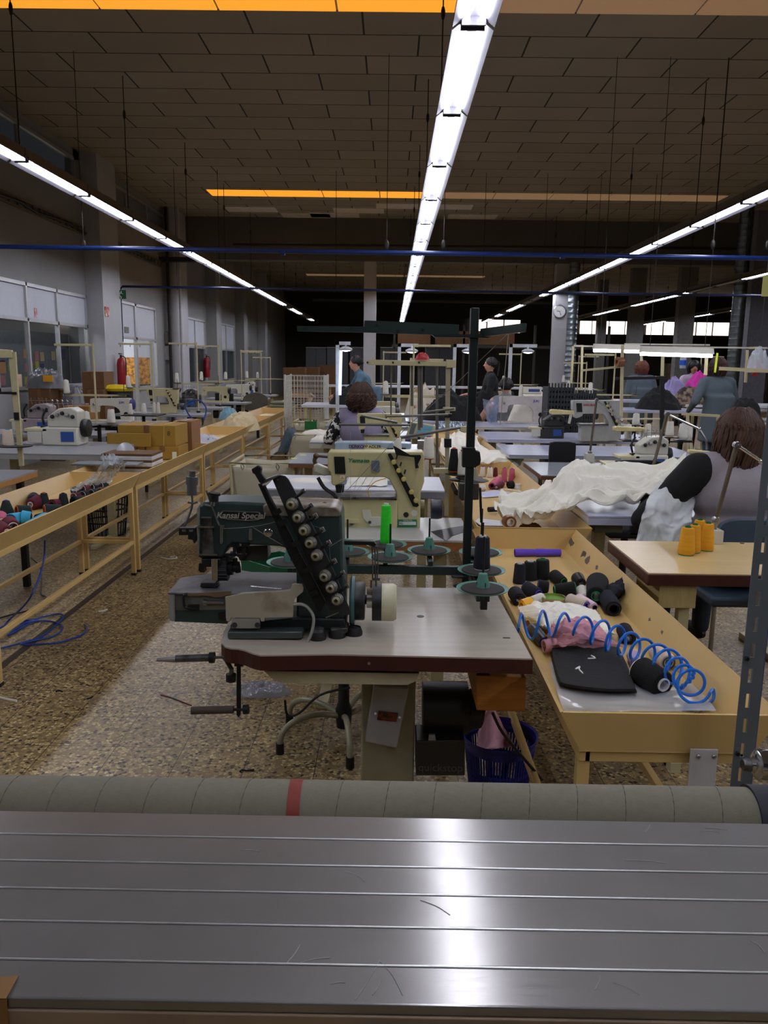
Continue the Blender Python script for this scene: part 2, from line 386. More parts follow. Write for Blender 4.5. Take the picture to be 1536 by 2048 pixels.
# columns
for nm, x0, x1, y0, y1 in (('column_1', WL, WL + .3, 14.55, 15.5), ('column_2', WL, WL + .32, 19.9, 20.5), ('column_3', WL, WL + .3, 23.9, 24.6), ('column_4', WL, WL + .3, 28.3, 29.0), ('column_10', WL, WL + .3, 33.0, 33.6)):
    struct('trim_' + nm, MB().bx(x0, x1, y0, y1, 0, CZ), M_col if nm < 'column_3' else M_wall, smooth=False)
def pcol(nm, xl, xr, Y, m=M_col, top=CZ, dep=.35):
    a = P(xl, 700, Y=Y).x; b_ = P(xr, 700, Y=Y).x
    struct('trim_' + nm, MB().bx(a, b_, Y, Y + dep, 0, top), m, smooth=False); return a, b_
pcol('column_5', 727, 751, 20.62, top=4.04); c6 = pcol('column_6', 1106, 1133, 20.62, top=4.04)
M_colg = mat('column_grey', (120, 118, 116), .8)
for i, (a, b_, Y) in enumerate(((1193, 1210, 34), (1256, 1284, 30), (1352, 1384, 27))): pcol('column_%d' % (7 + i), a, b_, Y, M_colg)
pcol('column_11', 1492, 1536, 19.0, mat('column_blue_grey', (120, 120, 132), .7))
# spiral ducts
M_duct = mat('galvanised_duct', (120, 128, 134), .35, .85, var=.15, scale=8)
def duct(xl, xr, Y, z0, z1, lab, top=None):
    a = P(xl, 640, Y=Y).x; b_ = P(xr, 640, Y=Y).x; r = (b_ - a) / 2; x = (a + b_) / 2
    prof = []; z = z0
    while z < z1: prof += [(r, z), (r, z + .1), (r * 1.03, z + .11), (r * 1.03, z + .125)]; z += .13
    mb = MB().lathe(prof, (x, Y, 0), n=20)
    if top: mb.tube([(x, Y, z1 - .05), (x, Y, z1 + .2), (x + top * .5, Y, z1 + .45), (x + top, Y, z1 + .5)], r, 16, k=5)
    return one('ventilation_duct', mb, M_duct, lab, 'duct')
duct(1134, 1155, 20.3, 0, 3.9, 'spiral metal duct running up beside the white column with the clock', None)
duct(1462, 1488, 18.6, 0, 5.0, 'spiral metal duct rising at the right beside the grey pillar', None)
# far windows (each opening in the far wall)
k = 20
for xs in ([(943, 972), (975, 1006), (1009, 1040)], [(1160, 1183), (1185, 1192)], [(1212, 1217), (1219, 1249), (1251, 1259)], [(1293, 1325), (1328, 1350)], [(1381, 1391), (1394, 1424), (1427, 1458)]):
    x0 = P(xs[0][0], 655, Y=FARY).x; x1 = P(xs[-1][1], 655, Y=FARY).x
    mb = MB().bx(x0 - .1, x1 + .1, FARY - .03, FARY + .03, 3.08, 3.16).bx(x0 - .1, x1 + .1, FARY - .03, FARY + .03, 3.8, 3.9)
    fr = struct('window_%d' % k, mb, M_dark, smooth=False); g = MB()
    for a, b_ in xs: g.bx(P(a, 655, Y=FARY).x, P(b_, 655, Y=FARY).x, FARY + .0, FARY + .02, 3.16, 3.8)
    g.build('window_pane', M_day, fr, smooth=False); k += 1
    if xs[0][0] > 1040:
        pass
struct('wall_far_infill', MB().bx(2.6, 17.2, FARY + .1, FARY + .16, 3.05, 3.9), M_dark, smooth=False)

# ------------------------------------------------------------------ fluorescent rows
M_tube = emis('fluorescent_tube', (240, 243, 255), TUBE)
M_tubeoff = mat('unlit_tube', (190, 190, 190), .4)
M_refl = mat('lamp_reflector', (70, 68, 76), .5, var=.03)
M_house = mat('lamp_housing', (96, 88, 78), .6, var=.1)
LZ = 3.37; LP = 1.53
def lamp(lab, lit=True):
    t = lthing('fluorescent_fixture', lab, 'ceiling light', (0, 0, 0), group='fluorescent battens hanging in long rows')
    L = LP - .02
    MB().prism([(-.05, 0, .0), (.05, 0, .0), (.05, 0, .075), (-.05, 0, .075)], (0, L, 0)).build('housing', M_house, t, local=True, smooth=False)
    MB().prism([(-.05, 0.01, -.001), (.05, 0.01, -.001), (.115, 0.01, -.05), (.112, 0.01, -.054), (.048, 0.01, -.006), (-.048, 0.01, -.006), (-.112, 0.01, -.054), (-.115, 0.01, -.05)], (0, L - .02, 0)).build('reflector', M_refl, t, local=True, smooth=False)
    for s in (-1, 1): MB().cyl((s * .042, .03, -.03), (s * .042, L - .03, -.03), .0155, n=10).build('tube', M_tube if lit else M_tubeoff, t, local=True)
    for y in (.014, L - .03): MB().bx(-.065, .065, y, y + .016, -.05, 0).build('lamp_holder', M_refl, t, local=True, smooth=False)
    return t
proto_on = lamp('x'); proto_off = lamp('x', False); used_on = False; used_off = False
rows = [(-3.42, 'left', 1, {13, 16, 17, 19}), (.41, 'centre', -1, set()), (3.87, 'right', 2, {9, 10, 13, 15, 18}), (7.13, 'far right', 7, {1, 2, 6, 9, 10, 13}), (10.7, 'outermost right', 12, {0, 2, 5})]
for X, nm, k0, off in rows:
    for i in range(k0, 20):
        j = i - k0
        lab = '%s lit twin fluorescent fixture from the near end of the %s ceiling row' % (ORD[j], nm)
        isoff = j in off
        if isoff: lab = '%s fixture, unlit, from the near end of the %s ceiling row' % (ORD[j], nm)
        src = proto_off if isoff else proto_on
        if (isoff and not used_off) or (not isoff and not used_on):
            o = src; o['label'] = lab
            if isoff: used_off = True
            else: used_on = True
        else: o = clone(src, (0, 0, 0), label=lab)
        o.location = (X, 4.69 + LP * i, LZ)
        if i % 2 == 0:
            one('hanging_rod', MB().cyl((X, 4.69 + LP * i, LZ + .07), (X, 4.69 + LP * i, CZ), .006, n=6).ball((X, 4.69 + LP * i, CZ - .45), (.02, .02, .06), 6, 5), M_rod,
                'thin dark rod holding the %s fixture of the %s ceiling row' % (ORD[j], nm), 'rod', 'rods that hang the light rows')
# rows run on unseen past the camera, fixtures added to light the near fronts
for X, nm, k0 in ((-3.42, 'left', 1), (.41, 'centre', -1), (3.87, 'right', 2), (7.13, 'far right', 7)):
    for i in range(-5, k0):
        clone(proto_on, (X, 4.69 + LP * i, LZ), label='lit fluorescent fixture of the %s row outside the view, %s nearest the camera' % (nm, ORD[i + 5]))
# blue pipes
pa = P(0, 493, Y=10); pb_ = P(1536, 518, Y=10)
one('blue_pipe', MB().cyl((WL + .0, 10, pa.z), (7, 10, pb_.z), .027, n=12).cyl((-1.35, 10, pa.z - .03), (-1.3, 10, pa.z - .03), .036).cyl((2.0, 10, pa.z - .03), (2.06, 10, pa.z - .03), .036), M_blue, 'nearer blue compressed-air pipe crossing the hall under the lights', 'pipe')
p2 = P(240, 573, Y=15.7); q2 = P(1536, 592, Y=15.7)
one('blue_pipe', MB().tube([(p2.x, 15.7, 1.9), (p2.x, 15.7, p2.z - .05), (p2.x + .05, 15.7, p2.z), (9, 15.7, q2.z)], .022, 10), mat('dark_blue_pipe', (14, 30, 72), .4, .2), 'farther thin dark blue air pipe dropping down at the column', 'pipe')
one('dark_pipe', MB().cyl((-3.9, 20.3, P(390, 488, Y=20.3).z), (8.7, 20.3, P(1500, 498, Y=20.3).z), .03, n=8), M_rod, 'thin dark pipe running across in front of the concrete beam', 'pipe')
for i, (px, yt, yb) in enumerate(((773, 165, 505), (887, 40, 505), (1535, 85, 515), (1425, 495, 515), (168, 60, 490))):
    a = P(px, 500, Y=10)
    one('hanging_rod', MB().cyl((a.x, 10, a.z), (a.x, 10, CZ), .004, n=5).ball((a.x, 10, a.z + .06), (.03, .02, .06), 6, 5), M_rod, 'thin wire holding up the near blue pipe, %s from the left' % ORD[i if i < 2 else i], 'rod', 'wires holding the near blue pipe')
for i, px in enumerate((355, 440, 672, 965, 1085, 1190, 1298)):
    a = P(px, 580, Y=15.7)
    one('hanging_rod', MB().cyl((a.x, 15.7, a.z), (a.x, 15.7, CZ), .005, n=5), M_rod, 'thin wire holding up the far blue pipe, %s from the left' % ORD[i], 'rod', 'wires holding the far blue pipe')
# clock on the column
cc = P(1119, 623, Y=20.6); ck = thing('wall_clock', 'round wall clock with a silver rim on the white column', 'clock', (cc.x, 20.58, cc.z))
MB().lathe([(0, 0), (.16, 0), (.165, .03), (.145, .035), (.14, .015), (0, .015)], (cc.x, 20.61, cc.z), (0, -1, 0), 28).build('clock_rim', M_steel, ck)
MB().cyl((cc.x, 20.6, cc.z), (cc.x, 20.59, cc.z), .14, n=28).build('clock_face', mat('clock_white', (225, 225, 225), .5), ck)
MB().box((cc.x - .03, 20.585, cc.z + .005), (.08, .003, .012)).box((cc.x + .02, 20.585, cc.z - .045), (.012, .003, .1), Matrix.Rotation(-.4, 3, 'Y')).build('clock_hands', M_blk, ck)
# ------------------------------------------------------------------ shared materials and small builders
M_beige = mat('beige_enamel', (208, 174, 110), .38, var=.06, scale=4)
M_edge = mat('beige_enamel_edge', (222, 196, 140), .35, var=.06)
M_rub = mat('black_rubber', (18, 18, 18), .6)
M_green = mat('dark_green_enamel', (34, 50, 46), .4, .2, var=.15, scale=8)
M_greenB = mat('green_black_paint', (22, 32, 30), .4, .2, var=.2)
M_teal = mat('teal_plastic', (88, 138, 122), .45, var=.08)
M_pad = mat('grey_foam_pad', (52, 48, 46), .9, var=.15)
M_cream = mat('cream_enamel', (192, 182, 142), .4, var=.06, scale=6)
M_creamw = mat('pale_enamel', (206, 202, 188), .4, var=.05)
M_darkm = mat('dark_metal', (40, 40, 40), .45, .6, var=.2)
M_chrome = mat('chrome', (200, 200, 200), .15, 1.0, var=.04)
M_wornst = mat('worn_steel', (120, 120, 122), .4, .8, col2=(70, 66, 62), scale=18)
M_whitey = mat('white_yarn', (222, 218, 206), .9, var=.04, bump=.3, bscale=200, stretch=(1, 1, 6))
M_blacky = mat('black_yarn', (6, 7, 9), .9, var=.3, bump=.3, bscale=200, stretch=(1, 1, 6))
M_navyy = mat('navy_yarn', (12, 14, 30), .9, var=.3, bump=.3, bscale=200, stretch=(1, 1, 6))
M_yell = mat('yellow_yarn', (226, 160, 28), .85, var=.08, bump=.3, bscale=200, stretch=(1, 1, 6))
M_creamy = mat('cream_yarn', (218, 200, 180), .9, var=.05, bump=.3, bscale=200, stretch=(1, 1, 6))
M_pinky = mat('pink_yarn', (196, 96, 122), .85, var=.08, bump=.3, bscale=200, stretch=(1, 1, 6))
M_lilac = mat('lilac_yarn', (188, 166, 206), .85, var=.08, bump=.3, bscale=200, stretch=(1, 1, 6))
M_maroon = mat('maroon_yarn', (92, 18, 38), .8, var=.2)
M_cyan = mat('cyan_yarn', (60, 168, 206), .85, var=.08)
M_dkgreen = mat('bottle_green_yarn', (14, 34, 32), .85, var=.2)
M_neon = mat('neon_green_yarn', (40, 214, 30), .7, var=.1, scale=60, stretch=(1, 1, 6))
M_corew = mat('white_plastic_core', (225, 225, 228), .4); M_coreg = mat('green_plastic_core', (14, 120, 70), .4)
M_corep = mat('purple_plastic', (92, 64, 196), .38); M_corer = mat('red_plastic_core', (170, 30, 34), .4); M_coreo = mat('orange_plastic_core', (220, 90, 20), .4)
M_corey = mat('yellow_plastic_core', (236, 176, 40), .4); M_corek = mat('dark_plastic_core', (30, 30, 32), .4); M_coret = mat('teal_plastic_core', (20, 70, 76), .4)
FWD = CR @ Vector((0, 0, -1))
def dep(p): return (Vector(p) - Vector((0, 0, CAMH))).dot(FWD)
def wpx(p, n): return n * dep(p) / FPX
def cone_at(base, h, rb, yarn, core, label, group=None, ax=(0, 0, 1), rt=None, hollow=False, name='thread_cone', cat='thread cone'):
    rt = rb * .74 if rt is None else rt; base = Vector(base); ax = Vector(ax).normalized()
    t = thing(name, label, cat, base, group)
    MB().lathe([(rb * .5, h * .03), (rb * .93, h * .035), (rb, h * .07), (rb * .99, h * .14), (rt, h * .9), (rt * .9, h * .945), (rt * .45, h * .955)], base, ax, 22).build('yarn', yarn, t)
    rc = rt * (.72 if hollow else .5)
    MB().lathe([(rb * .55, 0), (rb * .9, 0), (rb * .9, h * .03), (rc * 1.1, h * .04), (rc, h * .9), (rc, h), (rc * .8, h), (rc * .75, h * .6), (rb * .5, h * .02), (rb * .55, 0)] if not hollow else
               [(rb * .8, 0), (rb * .88, 0), (rb * .88, h * .05), (rc, h * .9), (rc, h * 1.0), (rc * .85, h * 1.0), (rb * .78, h * .05), (rb * .8, 0)], base, ax, 22).build('core', core, t)
    return t
def cone(px, yb, yt, w_, z, yarn, core, label, group=None, **k):
    b_ = P(px, yb, z=z); rb = wpx(b_, w_) / 2; b_.y += rb; b_.x *= (b_.y) / (b_.y - rb)
    h = P(px, yt, Y=b_.y).z - z
    return cone_at(b_, h, rb, yarn, core, label, group, **k)
def lying(ax_, ay, bx_, by, z, rpx, yarn, core, label, group=None, rt=None, hollow=True, **k):   # wide end a -> narrow end b
    a = P(ax_, ay, z=z); r = wpx(a, rpx); a = P(ax_, ay, z=z + r * .95); b_ = P(bx_, by, z=z + r * .8)
    rt_ = r * (.7 if rt is None else rt)
    return cone_at(a, (b_ - a).length, r, yarn, core, label, group, ax=(b_ - a), rt=rt_, hollow=hollow, **k)
def legbox(x, y, s, z0, z1, parent, m, foot=True, name='leg'):
    o = MB().bx(x - s / 2, x + s / 2, y - s / 2, y + s / 2, z0 + (.015 if foot else 0), z1).build(name, m, parent, bevel=.002)
    if foot: MB().bx(x - s / 2 - .002, x + s / 2 + .002, y - s / 2 - .002, y + s / 2 + .002, 0, .018).build('rubber_foot', M_rub, o)
    return o
def fold(u, v, sd, f=3.0):
    n1 = noise.noise(Vector((u * f, v * f, sd))); n2 = noise.noise(Vector((u * f * 2.3 + n1 * 1.5, v * f * 1.9, sd + 7)))
    return (1 - abs(n1) * 2.2) * .6 + (1 - abs(n2) * 2.4) * .35
def clothgrid(ctrl, nu=60, nv=60, amp=.02, f=4, sd=1, up=(0, 0, 1)):
    rows = [cr_spline(r, 8) for r in ctrl]; up = Vector(up); m = len(rows[0])
    cols = [cr_spline([r[i] for r in rows], 8) for i in range(m)]; mm = len(cols[0])
    def at(u, v):
        a = u * (mm - 1); b_ = v * (m - 1); i = min(int(a), mm - 2); j = min(int(b_), m - 2); fa = a - i; fb = b_ - j
        p = cols[j][i].lerp(cols[j][i + 1], fa).lerp(cols[j + 1][i].lerp(cols[j + 1][i + 1], fa), fb)
        return p + up * amp * fold(u, v, sd, f) + Vector((noise.noise(Vector((u * 9, v * 9, sd))) * .3, noise.noise(Vector((u * 9, v * 9, sd + 5))) * .3, 0)) * amp
    return MB().grid(at, nu, nv)
def heap(cx, cy, z, rx, ry, h, sd=1, amp=.25, f=2.2, n=56, p=2.2, rz=0):
    c_, s_ = math.cos(rz), math.sin(rz)
    def at(u, v):
        t = 2 * PI * u; r = v; k = 1 + .16 * noise.noise(Vector((math.cos(t) * 1.7, math.sin(t) * 1.7, sd)))
        x = rx * r * k * math.cos(t); y = ry * r * k * math.sin(t)
        b_ = max(0, 1 - r ** p); q = fold(x / rx, y / ry, sd, f)
        zz = h * b_ * (1 - amp) + h * amp * q * min(1, (1 - r) * 5) + (0.004 if r < .99 else 0)
        return Vector((cx + x * c_ - y * s_, cy + x * s_ + y * c_, z + max(zz, .001 * (1 - r))))
    return MB().grid(at, n, n // 2)

# ------------------------------------------------------------------ slatted aluminium table in front, cardboard tube, upright
mm, n_, l_, b_ = nodes('brushed_aluminium')
tc = n_.new('ShaderNodeTexCoord'); mp = n_.new('ShaderNodeMapping'); mp.inputs['Scale'].default_value = (1.2, 260, 1); l_.new(tc.outputs['Object'], mp.inputs[0])
nz = n_.new('ShaderNodeTexNoise'); nz.inputs['Scale'].default_value = 3; nz.inputs['Detail'].default_value = 6; l_.new(mp.outputs[0], nz.inputs[0])
mr = n_.new('ShaderNodeMapRange'); mr.inputs[3].default_value = .1; mr.inputs[4].default_value = .24; l_.new(nz.outputs[0], mr.inputs[0]); l_.new(mr.outputs[0], b_.inputs['Roughness'])
sc_ = n_.new('ShaderNodeTexNoise'); sc_.inputs['Scale'].default_value = 7; sc_.inputs['Detail'].default_value = 10; l_.new(tc.outputs['Object'], sc_.inputs[0])
cr_ = n_.new('ShaderNodeValToRGB'); cr_.color_ramp.elements[0].color = lin((136, 133, 130)); cr_.color_ramp.elements[1].color = lin((164, 161, 160)); l_.new(sc_.outputs[0], cr_.inputs[0]); l_.new(cr_.outputs[0], b_.inputs['Base Color'])
bp = n_.new('ShaderNodeBump'); bp.inputs['Strength'].default_value = .05; bp.inputs['Distance'].default_value = .001; l_.new(nz.outputs[0], bp.inputs['Height']); l_.new(bp.outputs[0], b_.inputs['Normal'])
b_.inputs['Metallic'].default_value = 1.0
b2 = n_.new('ShaderNodeBsdfPrincipled'); b2.inputs['Metallic'].default_value = 1; b2.inputs['Roughness'].default_value = .6; l_.new(cr_.outputs[0], b2.inputs['Base Color'])
ms = n_.new('ShaderNodeMixShader'); ms.inputs[0].default_value = .5; l_.new(b_.outputs[0], ms.inputs[1]); l_.new(b2.outputs[0], ms.inputs[2]); l_.new(ms.outputs[0], n_['Material Output'].inputs[0])
AZ = .95
ys = [P(768, y, z=AZ).y for y in (1633, 1680, 1733, 1788, 1854, 1931, 2010)]
tb = thing('slatted_table', 'brushed aluminium slatted spreading table top filling the foreground', 'table', (0, .83, 0))
mb = MB()
for a, c in zip(ys[1:], ys[:-1]): mb.bx(-.95, .95, a + .0006, c - .0006, AZ - .012, AZ)
mb.build('slatted_top', mm, tb, bevel=.0022)
mb = MB()
for a in ys[1:-1]: mb.cyl((-.95, a, AZ - .0002), (.95, a, AZ - .0002), .0013, n=10)
mb.build('slat_joint', mat('joint_highlight', (205, 205, 205), .38, 1.0, var=.03), tb)  # lighter beads: highlight of the rounded slat edges put into the colour
MB().bx(-.95, .95, ys[-1] - .0, ys[-1] + .02, AZ - .04, AZ - .013).build('front_edge', mat('edge_profile', (140, 118, 96), .5, .3), tb, bevel=.002)
a = P(722, 2036, z=AZ - .03); c = P(1285, 2040, z=AZ - .03)
MB().bx(a.x, c.x, a.y - .035, a.y - .004, AZ - .045, AZ - .028).build('front_rail', mat('dark_rail', (52, 50, 54), .35, .5), tb, bevel=.004)
for sx in (-.9, .9):
    MB().bx(sx - .02, sx + .02, .7, .74, 0, AZ - .02).build('leg', M_wornst, tb); MB().bx(sx - .02, sx + .02, .94, .98, 0, AZ - .02).build('leg', M_wornst, tb)
q = [P(-20, 1956, z=AZ + .001), P(38, 1952, z=AZ + .001), P(12, 1998, z=AZ + .001), P(-20, 1998, z=AZ + .001)]
tp = MB().prism(q, (0, 0, .0008)); tp.prism([V(q[3].x, ys[-1] - .001, AZ - .035), V(q[2].x, ys[-1] - .001, AZ - .035), V(q[2].x, ys[-1] - .001, AZ), V(q[3].x, ys[-1] - .001, AZ)], (0, -.001, 0))
tp.build('tape_patch', mat('brown_tape', (120, 84, 40), .5), tb, smooth=False)
# scratches as fine raised burrs on the top
def scr(px, py, qx, qy, w=.0005):
    a = P(px, py, z=AZ + .0003); c = P(qx, qy, z=AZ + .0003); m_ = (a + c) / 2 + V(.002, .002, 0)
    return [a, m_, c], w
mb = MB()
for s_ in ((710, 2000, 760, 1920), (760, 1922, 805, 1990), (600, 1925, 660, 1915), (660, 1968, 690, 1966), (745, 1990, 762, 1960), (690, 1742, 730, 1762), (1190, 1980, 1200, 1950), (1225, 1965, 1280, 1990), (1410, 1655, 1455, 1660), (1400, 1662, 1440, 1664), (1290, 1665, 1300, 1650), (1500, 1880, 1530, 1905), (1250, 1720, 1330, 1726), (600, 1890, 570, 1930), (840, 1800, 900, 1830), (480, 1700, 520, 1703)):
    p_, w_ = scr(*s_); mb.tube(p_, w_, 4, k=5)
mb.build('scratch_marks', mat('bright_scratch', (150, 150, 150), .6, .5), tb)
# cardboard tube
M_card = mat('grey_cardboard_tube', (116, 112, 96), .9, var=.06, scale=90, bump=.1)
ty, tz, tr = 1.1, .887, .045
te = P(1500, 1600, Y=1.1).x; th = math.atan2(.012, 1)
tt = thing('cardboard_tube', 'long grey cardboard tube with a red tape band behind the metal table', 'cardboard tube', (0, ty, tz - tr))
MB().cyl((-.95, ty, tz), (te, ty, tz), tr, n=48).build('tube_body', M_card, tt)
def spiral():
    mb = MB(); x = -.93
    while x < te - .06:
        pts = []
        for i in range(15):
            a = -PI * .75 + i / 14 * PI * 1.5
            pts.append((x + .03 * (1 - i / 14) , ty - math.sin(a + PI / 2) * (tr + .0002) , tz + math.cos(a + PI / 2) * (tr + .0002)))
        mb.tube(pts, .0007, 4); x += .07
    return mb
spiral().build('spiral_seam', mat('tube_seam', (84, 80, 70), .9), tt)
a = P(574, 1590, Y=ty - .03).x; c = P(600, 1590, Y=ty - .03).x
MB().cyl((a, ty, tz), (c, ty, tz), tr + .0008, n=48).build('tape_band', mat('dark_red_tape', (124, 42, 30), .5), tt)
MB().cyl((te, ty, tz), (te + .05, ty, tz), tr + .004, n=40).build('end_collar', mat('black_collar', (26, 28, 36), .6), tt)
MB().cyl((te + .05, ty, tz), (.95, ty, tz), .02).cyl((-.95, ty, tz), (-1.0, ty, tz), .02).build('axle', M_steel, tt)
for sx in (-1.0, .95): MB().bx(sx - .01, sx + .01, ty - .03, ty + .03, 0, tz + .02).build('stand_leg', M_wornst, tt)
# chrome roller end
rp = P(1516, 1530, Y=1.25)
rt_ = thing('chrome_roller', 'polished metal roller end at the right edge above the cardboard tube', 'roller', (rp.x + .1, 1.25, rp.z - .03))
MB().lathe([(0, 0), (.012, 0), (.013, .006), (.02, .008), (.025, .012), (.026, .02), (.026, .16)], (rp.x - .014, 1.25, rp.z), (1, 0, 0), 28).build('roller_body', M_chrome, rt_)
MB().lathe([(0, -.012), (.009, -.012), (.011, -.004), (.011, .002)], (rp.x - .014, 1.25, rp.z), (1, 0, 0), 18).build('shaft_nut', M_wornst, rt_)
MB().bx(rp.x + .12, rp.x + .16, 1.23, 1.27, 0, rp.z + .02).build('bracket', M_darkm, rt_)
# slotted steel upright
PY = 1.42; pxl = (P(1474, 1454, Y=PY).x + P(1516, 1000, Y=PY).x) / 2
up = thing('slotted_upright', 'grey slotted steel angle post standing at the right edge', 'post', (pxl + .02, PY, 0))
M_slot = mat('slotted_steel', (112, 120, 126), .45, .5, var=.12, scale=10)
mb = MB(); ztop = 2.5
mb.bx(pxl, pxl + .013, PY, PY + .002, 0, ztop).bx(pxl + .021, pxl + .04, PY, PY + .002, 0, ztop)
z = 0
while z < ztop: mb.bx(pxl + .013, pxl + .021, PY, PY + .002, z, z + .022); z += .05
mb.bx(pxl + .038, pxl + .04, PY + .002, PY + .014, 0, ztop).bx(pxl + .038, pxl + .04, PY + .024, PY + .042, 0, ztop)
z = .01
while z < ztop: mb.bx(pxl + .038, pxl + .04, PY + .014, PY + .024, z, z + .022); z += .05
mb.build('angle_section', M_slot, up, smooth=False)
for z in (.62, .73, .83, 1.02): MB().cyl((pxl + .006, PY - .006, z), (pxl + .006, PY, z), .004, n=6).build('bolt', M_darkm, up)
one('blue_hose', MB().tube([(pxl + .05, PY + .03, 0), (pxl + .052, PY + .03, 1.0), (pxl + .06, PY + .04, 2.2)], .004, 8, k=6), mat('navy_hose', (16, 40, 120), .4), 'thin blue hose running up behind the slotted steel post', 'hose')
s_ = P(1533, 568, Y=PY - .01)
one('yellow_sticker', MB().bx(s_.x - .004, s_.x + .03, PY - .004, PY - .003, s_.z - .02, s_.z + .014), mat('sticker', (206, 206, 120), .6), 'pale yellow sticker high on the slotted steel post', 'sticker', smooth=False)

# ------------------------------------------------------------------ troughs
def tray(x0, x1, y0, y1, label, ztop=.75, group='beige metal work troughs', leftlegs=True, fl=.055, dz=.1, chip=None):
    t = thing('metal_trough', label, 'trough', ((x0 + x1) / 2, (y0 + y1) / 2, 0), group); th = .006; zb = ztop - dz
    mb = MB(); A = [V(x0, y0, ztop), V(x1, y0, ztop), V(x1, y1, ztop), V(x0, y1, ztop)]; B = [V(x0 + fl, y0 + .012, zb), V(x1 - fl, y0 + .012, zb), V(x1 - fl, y1 - .012, zb), V(x0 + fl, y1 - .012, zb)]
    for i in range(4):
        j = (i + 1) % 4; ctr = (A[0] + A[2]) / 2
        n = (A[j] - A[i]).cross(B[i] - A[i]).normalized() * th
        if n.dot(ctr - A[i]) < 0: n = -n
        mb.hexa([B[i], B[j], B[j] + n, B[i] + n], [A[i], A[j], A[j] + n, A[i] + n])
    mb.bx(x0 + fl, x1 - fl, y0 + .012, y1 - .012, zb - .004, zb + .004)
    mb.build('trough_pan', M_beige, t, smooth=False)
    r = MB(); s = .028; xa, xb = x0 + fl + s / 2, x1 - fl - s / 2
    for x in (xa, xb): r.bx(x - s / 2, x + s / 2, y0 + .02, y1 - .02, zb - .034, zb - .005)
    for y in (y0 + .034, y1 - .034): r.bx(xa, xb, y - s / 2, y + s / 2, zb - .034, zb - .005)
    r.build('top_rail', M_beige, t, bevel=.002)
    for x in (xa, xb):
        MB().bx(x - .012, x + .012, y0 + .03, y1 - .03, .235, .26).build('stretcher', M_beige, t, bevel=.002)
        for y in (y0 + .04, y1 - .04): legbox(x, y, .03, 0, zb - .03, t, M_beige)
    for y in (y0 + .04, y1 - .04): MB().bx(xa, xb, y - .012, y + .012, .235, .26).build('stretcher', M_beige, t, bevel=.002)
    return t
where = ['nearest left trough, holding dark and blue thread cones', 'second left trough, carrying the cardboard boxes', 'third left trough, just beyond the stacked cartons', 'fourth left trough, holding the big ecru cloth bundle', 'fifth left trough along the aisle', 'sixth left trough, with folded green fabric', 'last left trough, at the far end of the aisle']
for i in range(7): tray(-2.32, -1.80, 3.58 + 2.16 * i, 3.58 + 2.16 * i + 2.14, 'beige enamelled ' + where[i])
TY0 = P(1125, 1425, z=.75).y
tray(.408, .93, TY0, 3.9, 'beige trough nearest the camera on the right, holding the blue coil hose')
tray(.44, 1.02, 3.94, 6.65, 'beige trough beside the cream-white cloth, second on the right')
tray(.46, 1.02, 6.68, 8.8, 'beige trough filled with crumpled white cloth, third on the right')
tray(.46, 1.02, 8.83, 10.6, 'beige trough farthest along on the right, under white cloth')
# chipped paint on the near right trough
mb = MB()
def chipat(cx, cy, s, sd):
    p0 = P(cx, cy, z=.70); random.seed(sd); k = 9; pts = []
    for i in range(k):
        a = 2 * PI * i / k; r = s * (0.4 + random.random() * .8); yy = r * math.cos(a) * 2.2; hh = r * math.sin(a)
        # lies on the slanted right wall
        u = max(.03, min(.97, .5 + hh / .1)); pts.append(V(.93 - .055 * (1 - u) - .0068, p0.y + yy, .65 + .1 * u))
    return pts
for c in ((1150, 1078, .016, 1), (1170, 1085, .02, 2), (1180, 1108, .018, 3), (1190, 1118, .02, 4), (1200, 1110, .012, 5), (1185, 1135, .01, 6), (1350, 1240, .007, 7), (1372, 1265, .006, 8)):
    mb.prism(chipat(*c), (-.0006, 0, .0004))
one('paint_chips', mb, mat('bare_metal_chip', (92, 86, 80), .6), 'bare grey patches of chipped paint on the near right trough wall', 'paint damage', smooth=False, kind=None) if False else tag(mb.build('paint_chips', mat('bare_metal_chip', (92, 86, 80), .6), smooth=False), 'bare grey patches of chipped paint on the near right trough wall', 'paint damage', kind='stuff')
# white bolted plate on the front of the near trough
a, c, y0_, y1_, z0_, z1_ = P(1386, 1504, Y=TY0 - .01).x, P(1441, 1504, Y=TY0 - .01).x, 0, 0, .1, P(1400, 1504, Y=TY0 - .01).z
bp_ = thing('bolted_plate', 'white plate fixed with two screws under the near right trough', 'plate', ((a + c) / 2, TY0 - .0, z0_))
MB().bx(a, c, TY0 + .002, TY0 + .008, z0_, z1_).build('plate_body', mat('white_plate', (200, 196, 196), .5), bp_, bevel=.001)
for px in (1397, 1428):
    s_ = P(px, 1513, Y=TY0 + .002); MB().ball((s_.x, TY0 + .001, s_.z), (.006, .004, .006), 12, 8).build('screw', M_steel, bp_)

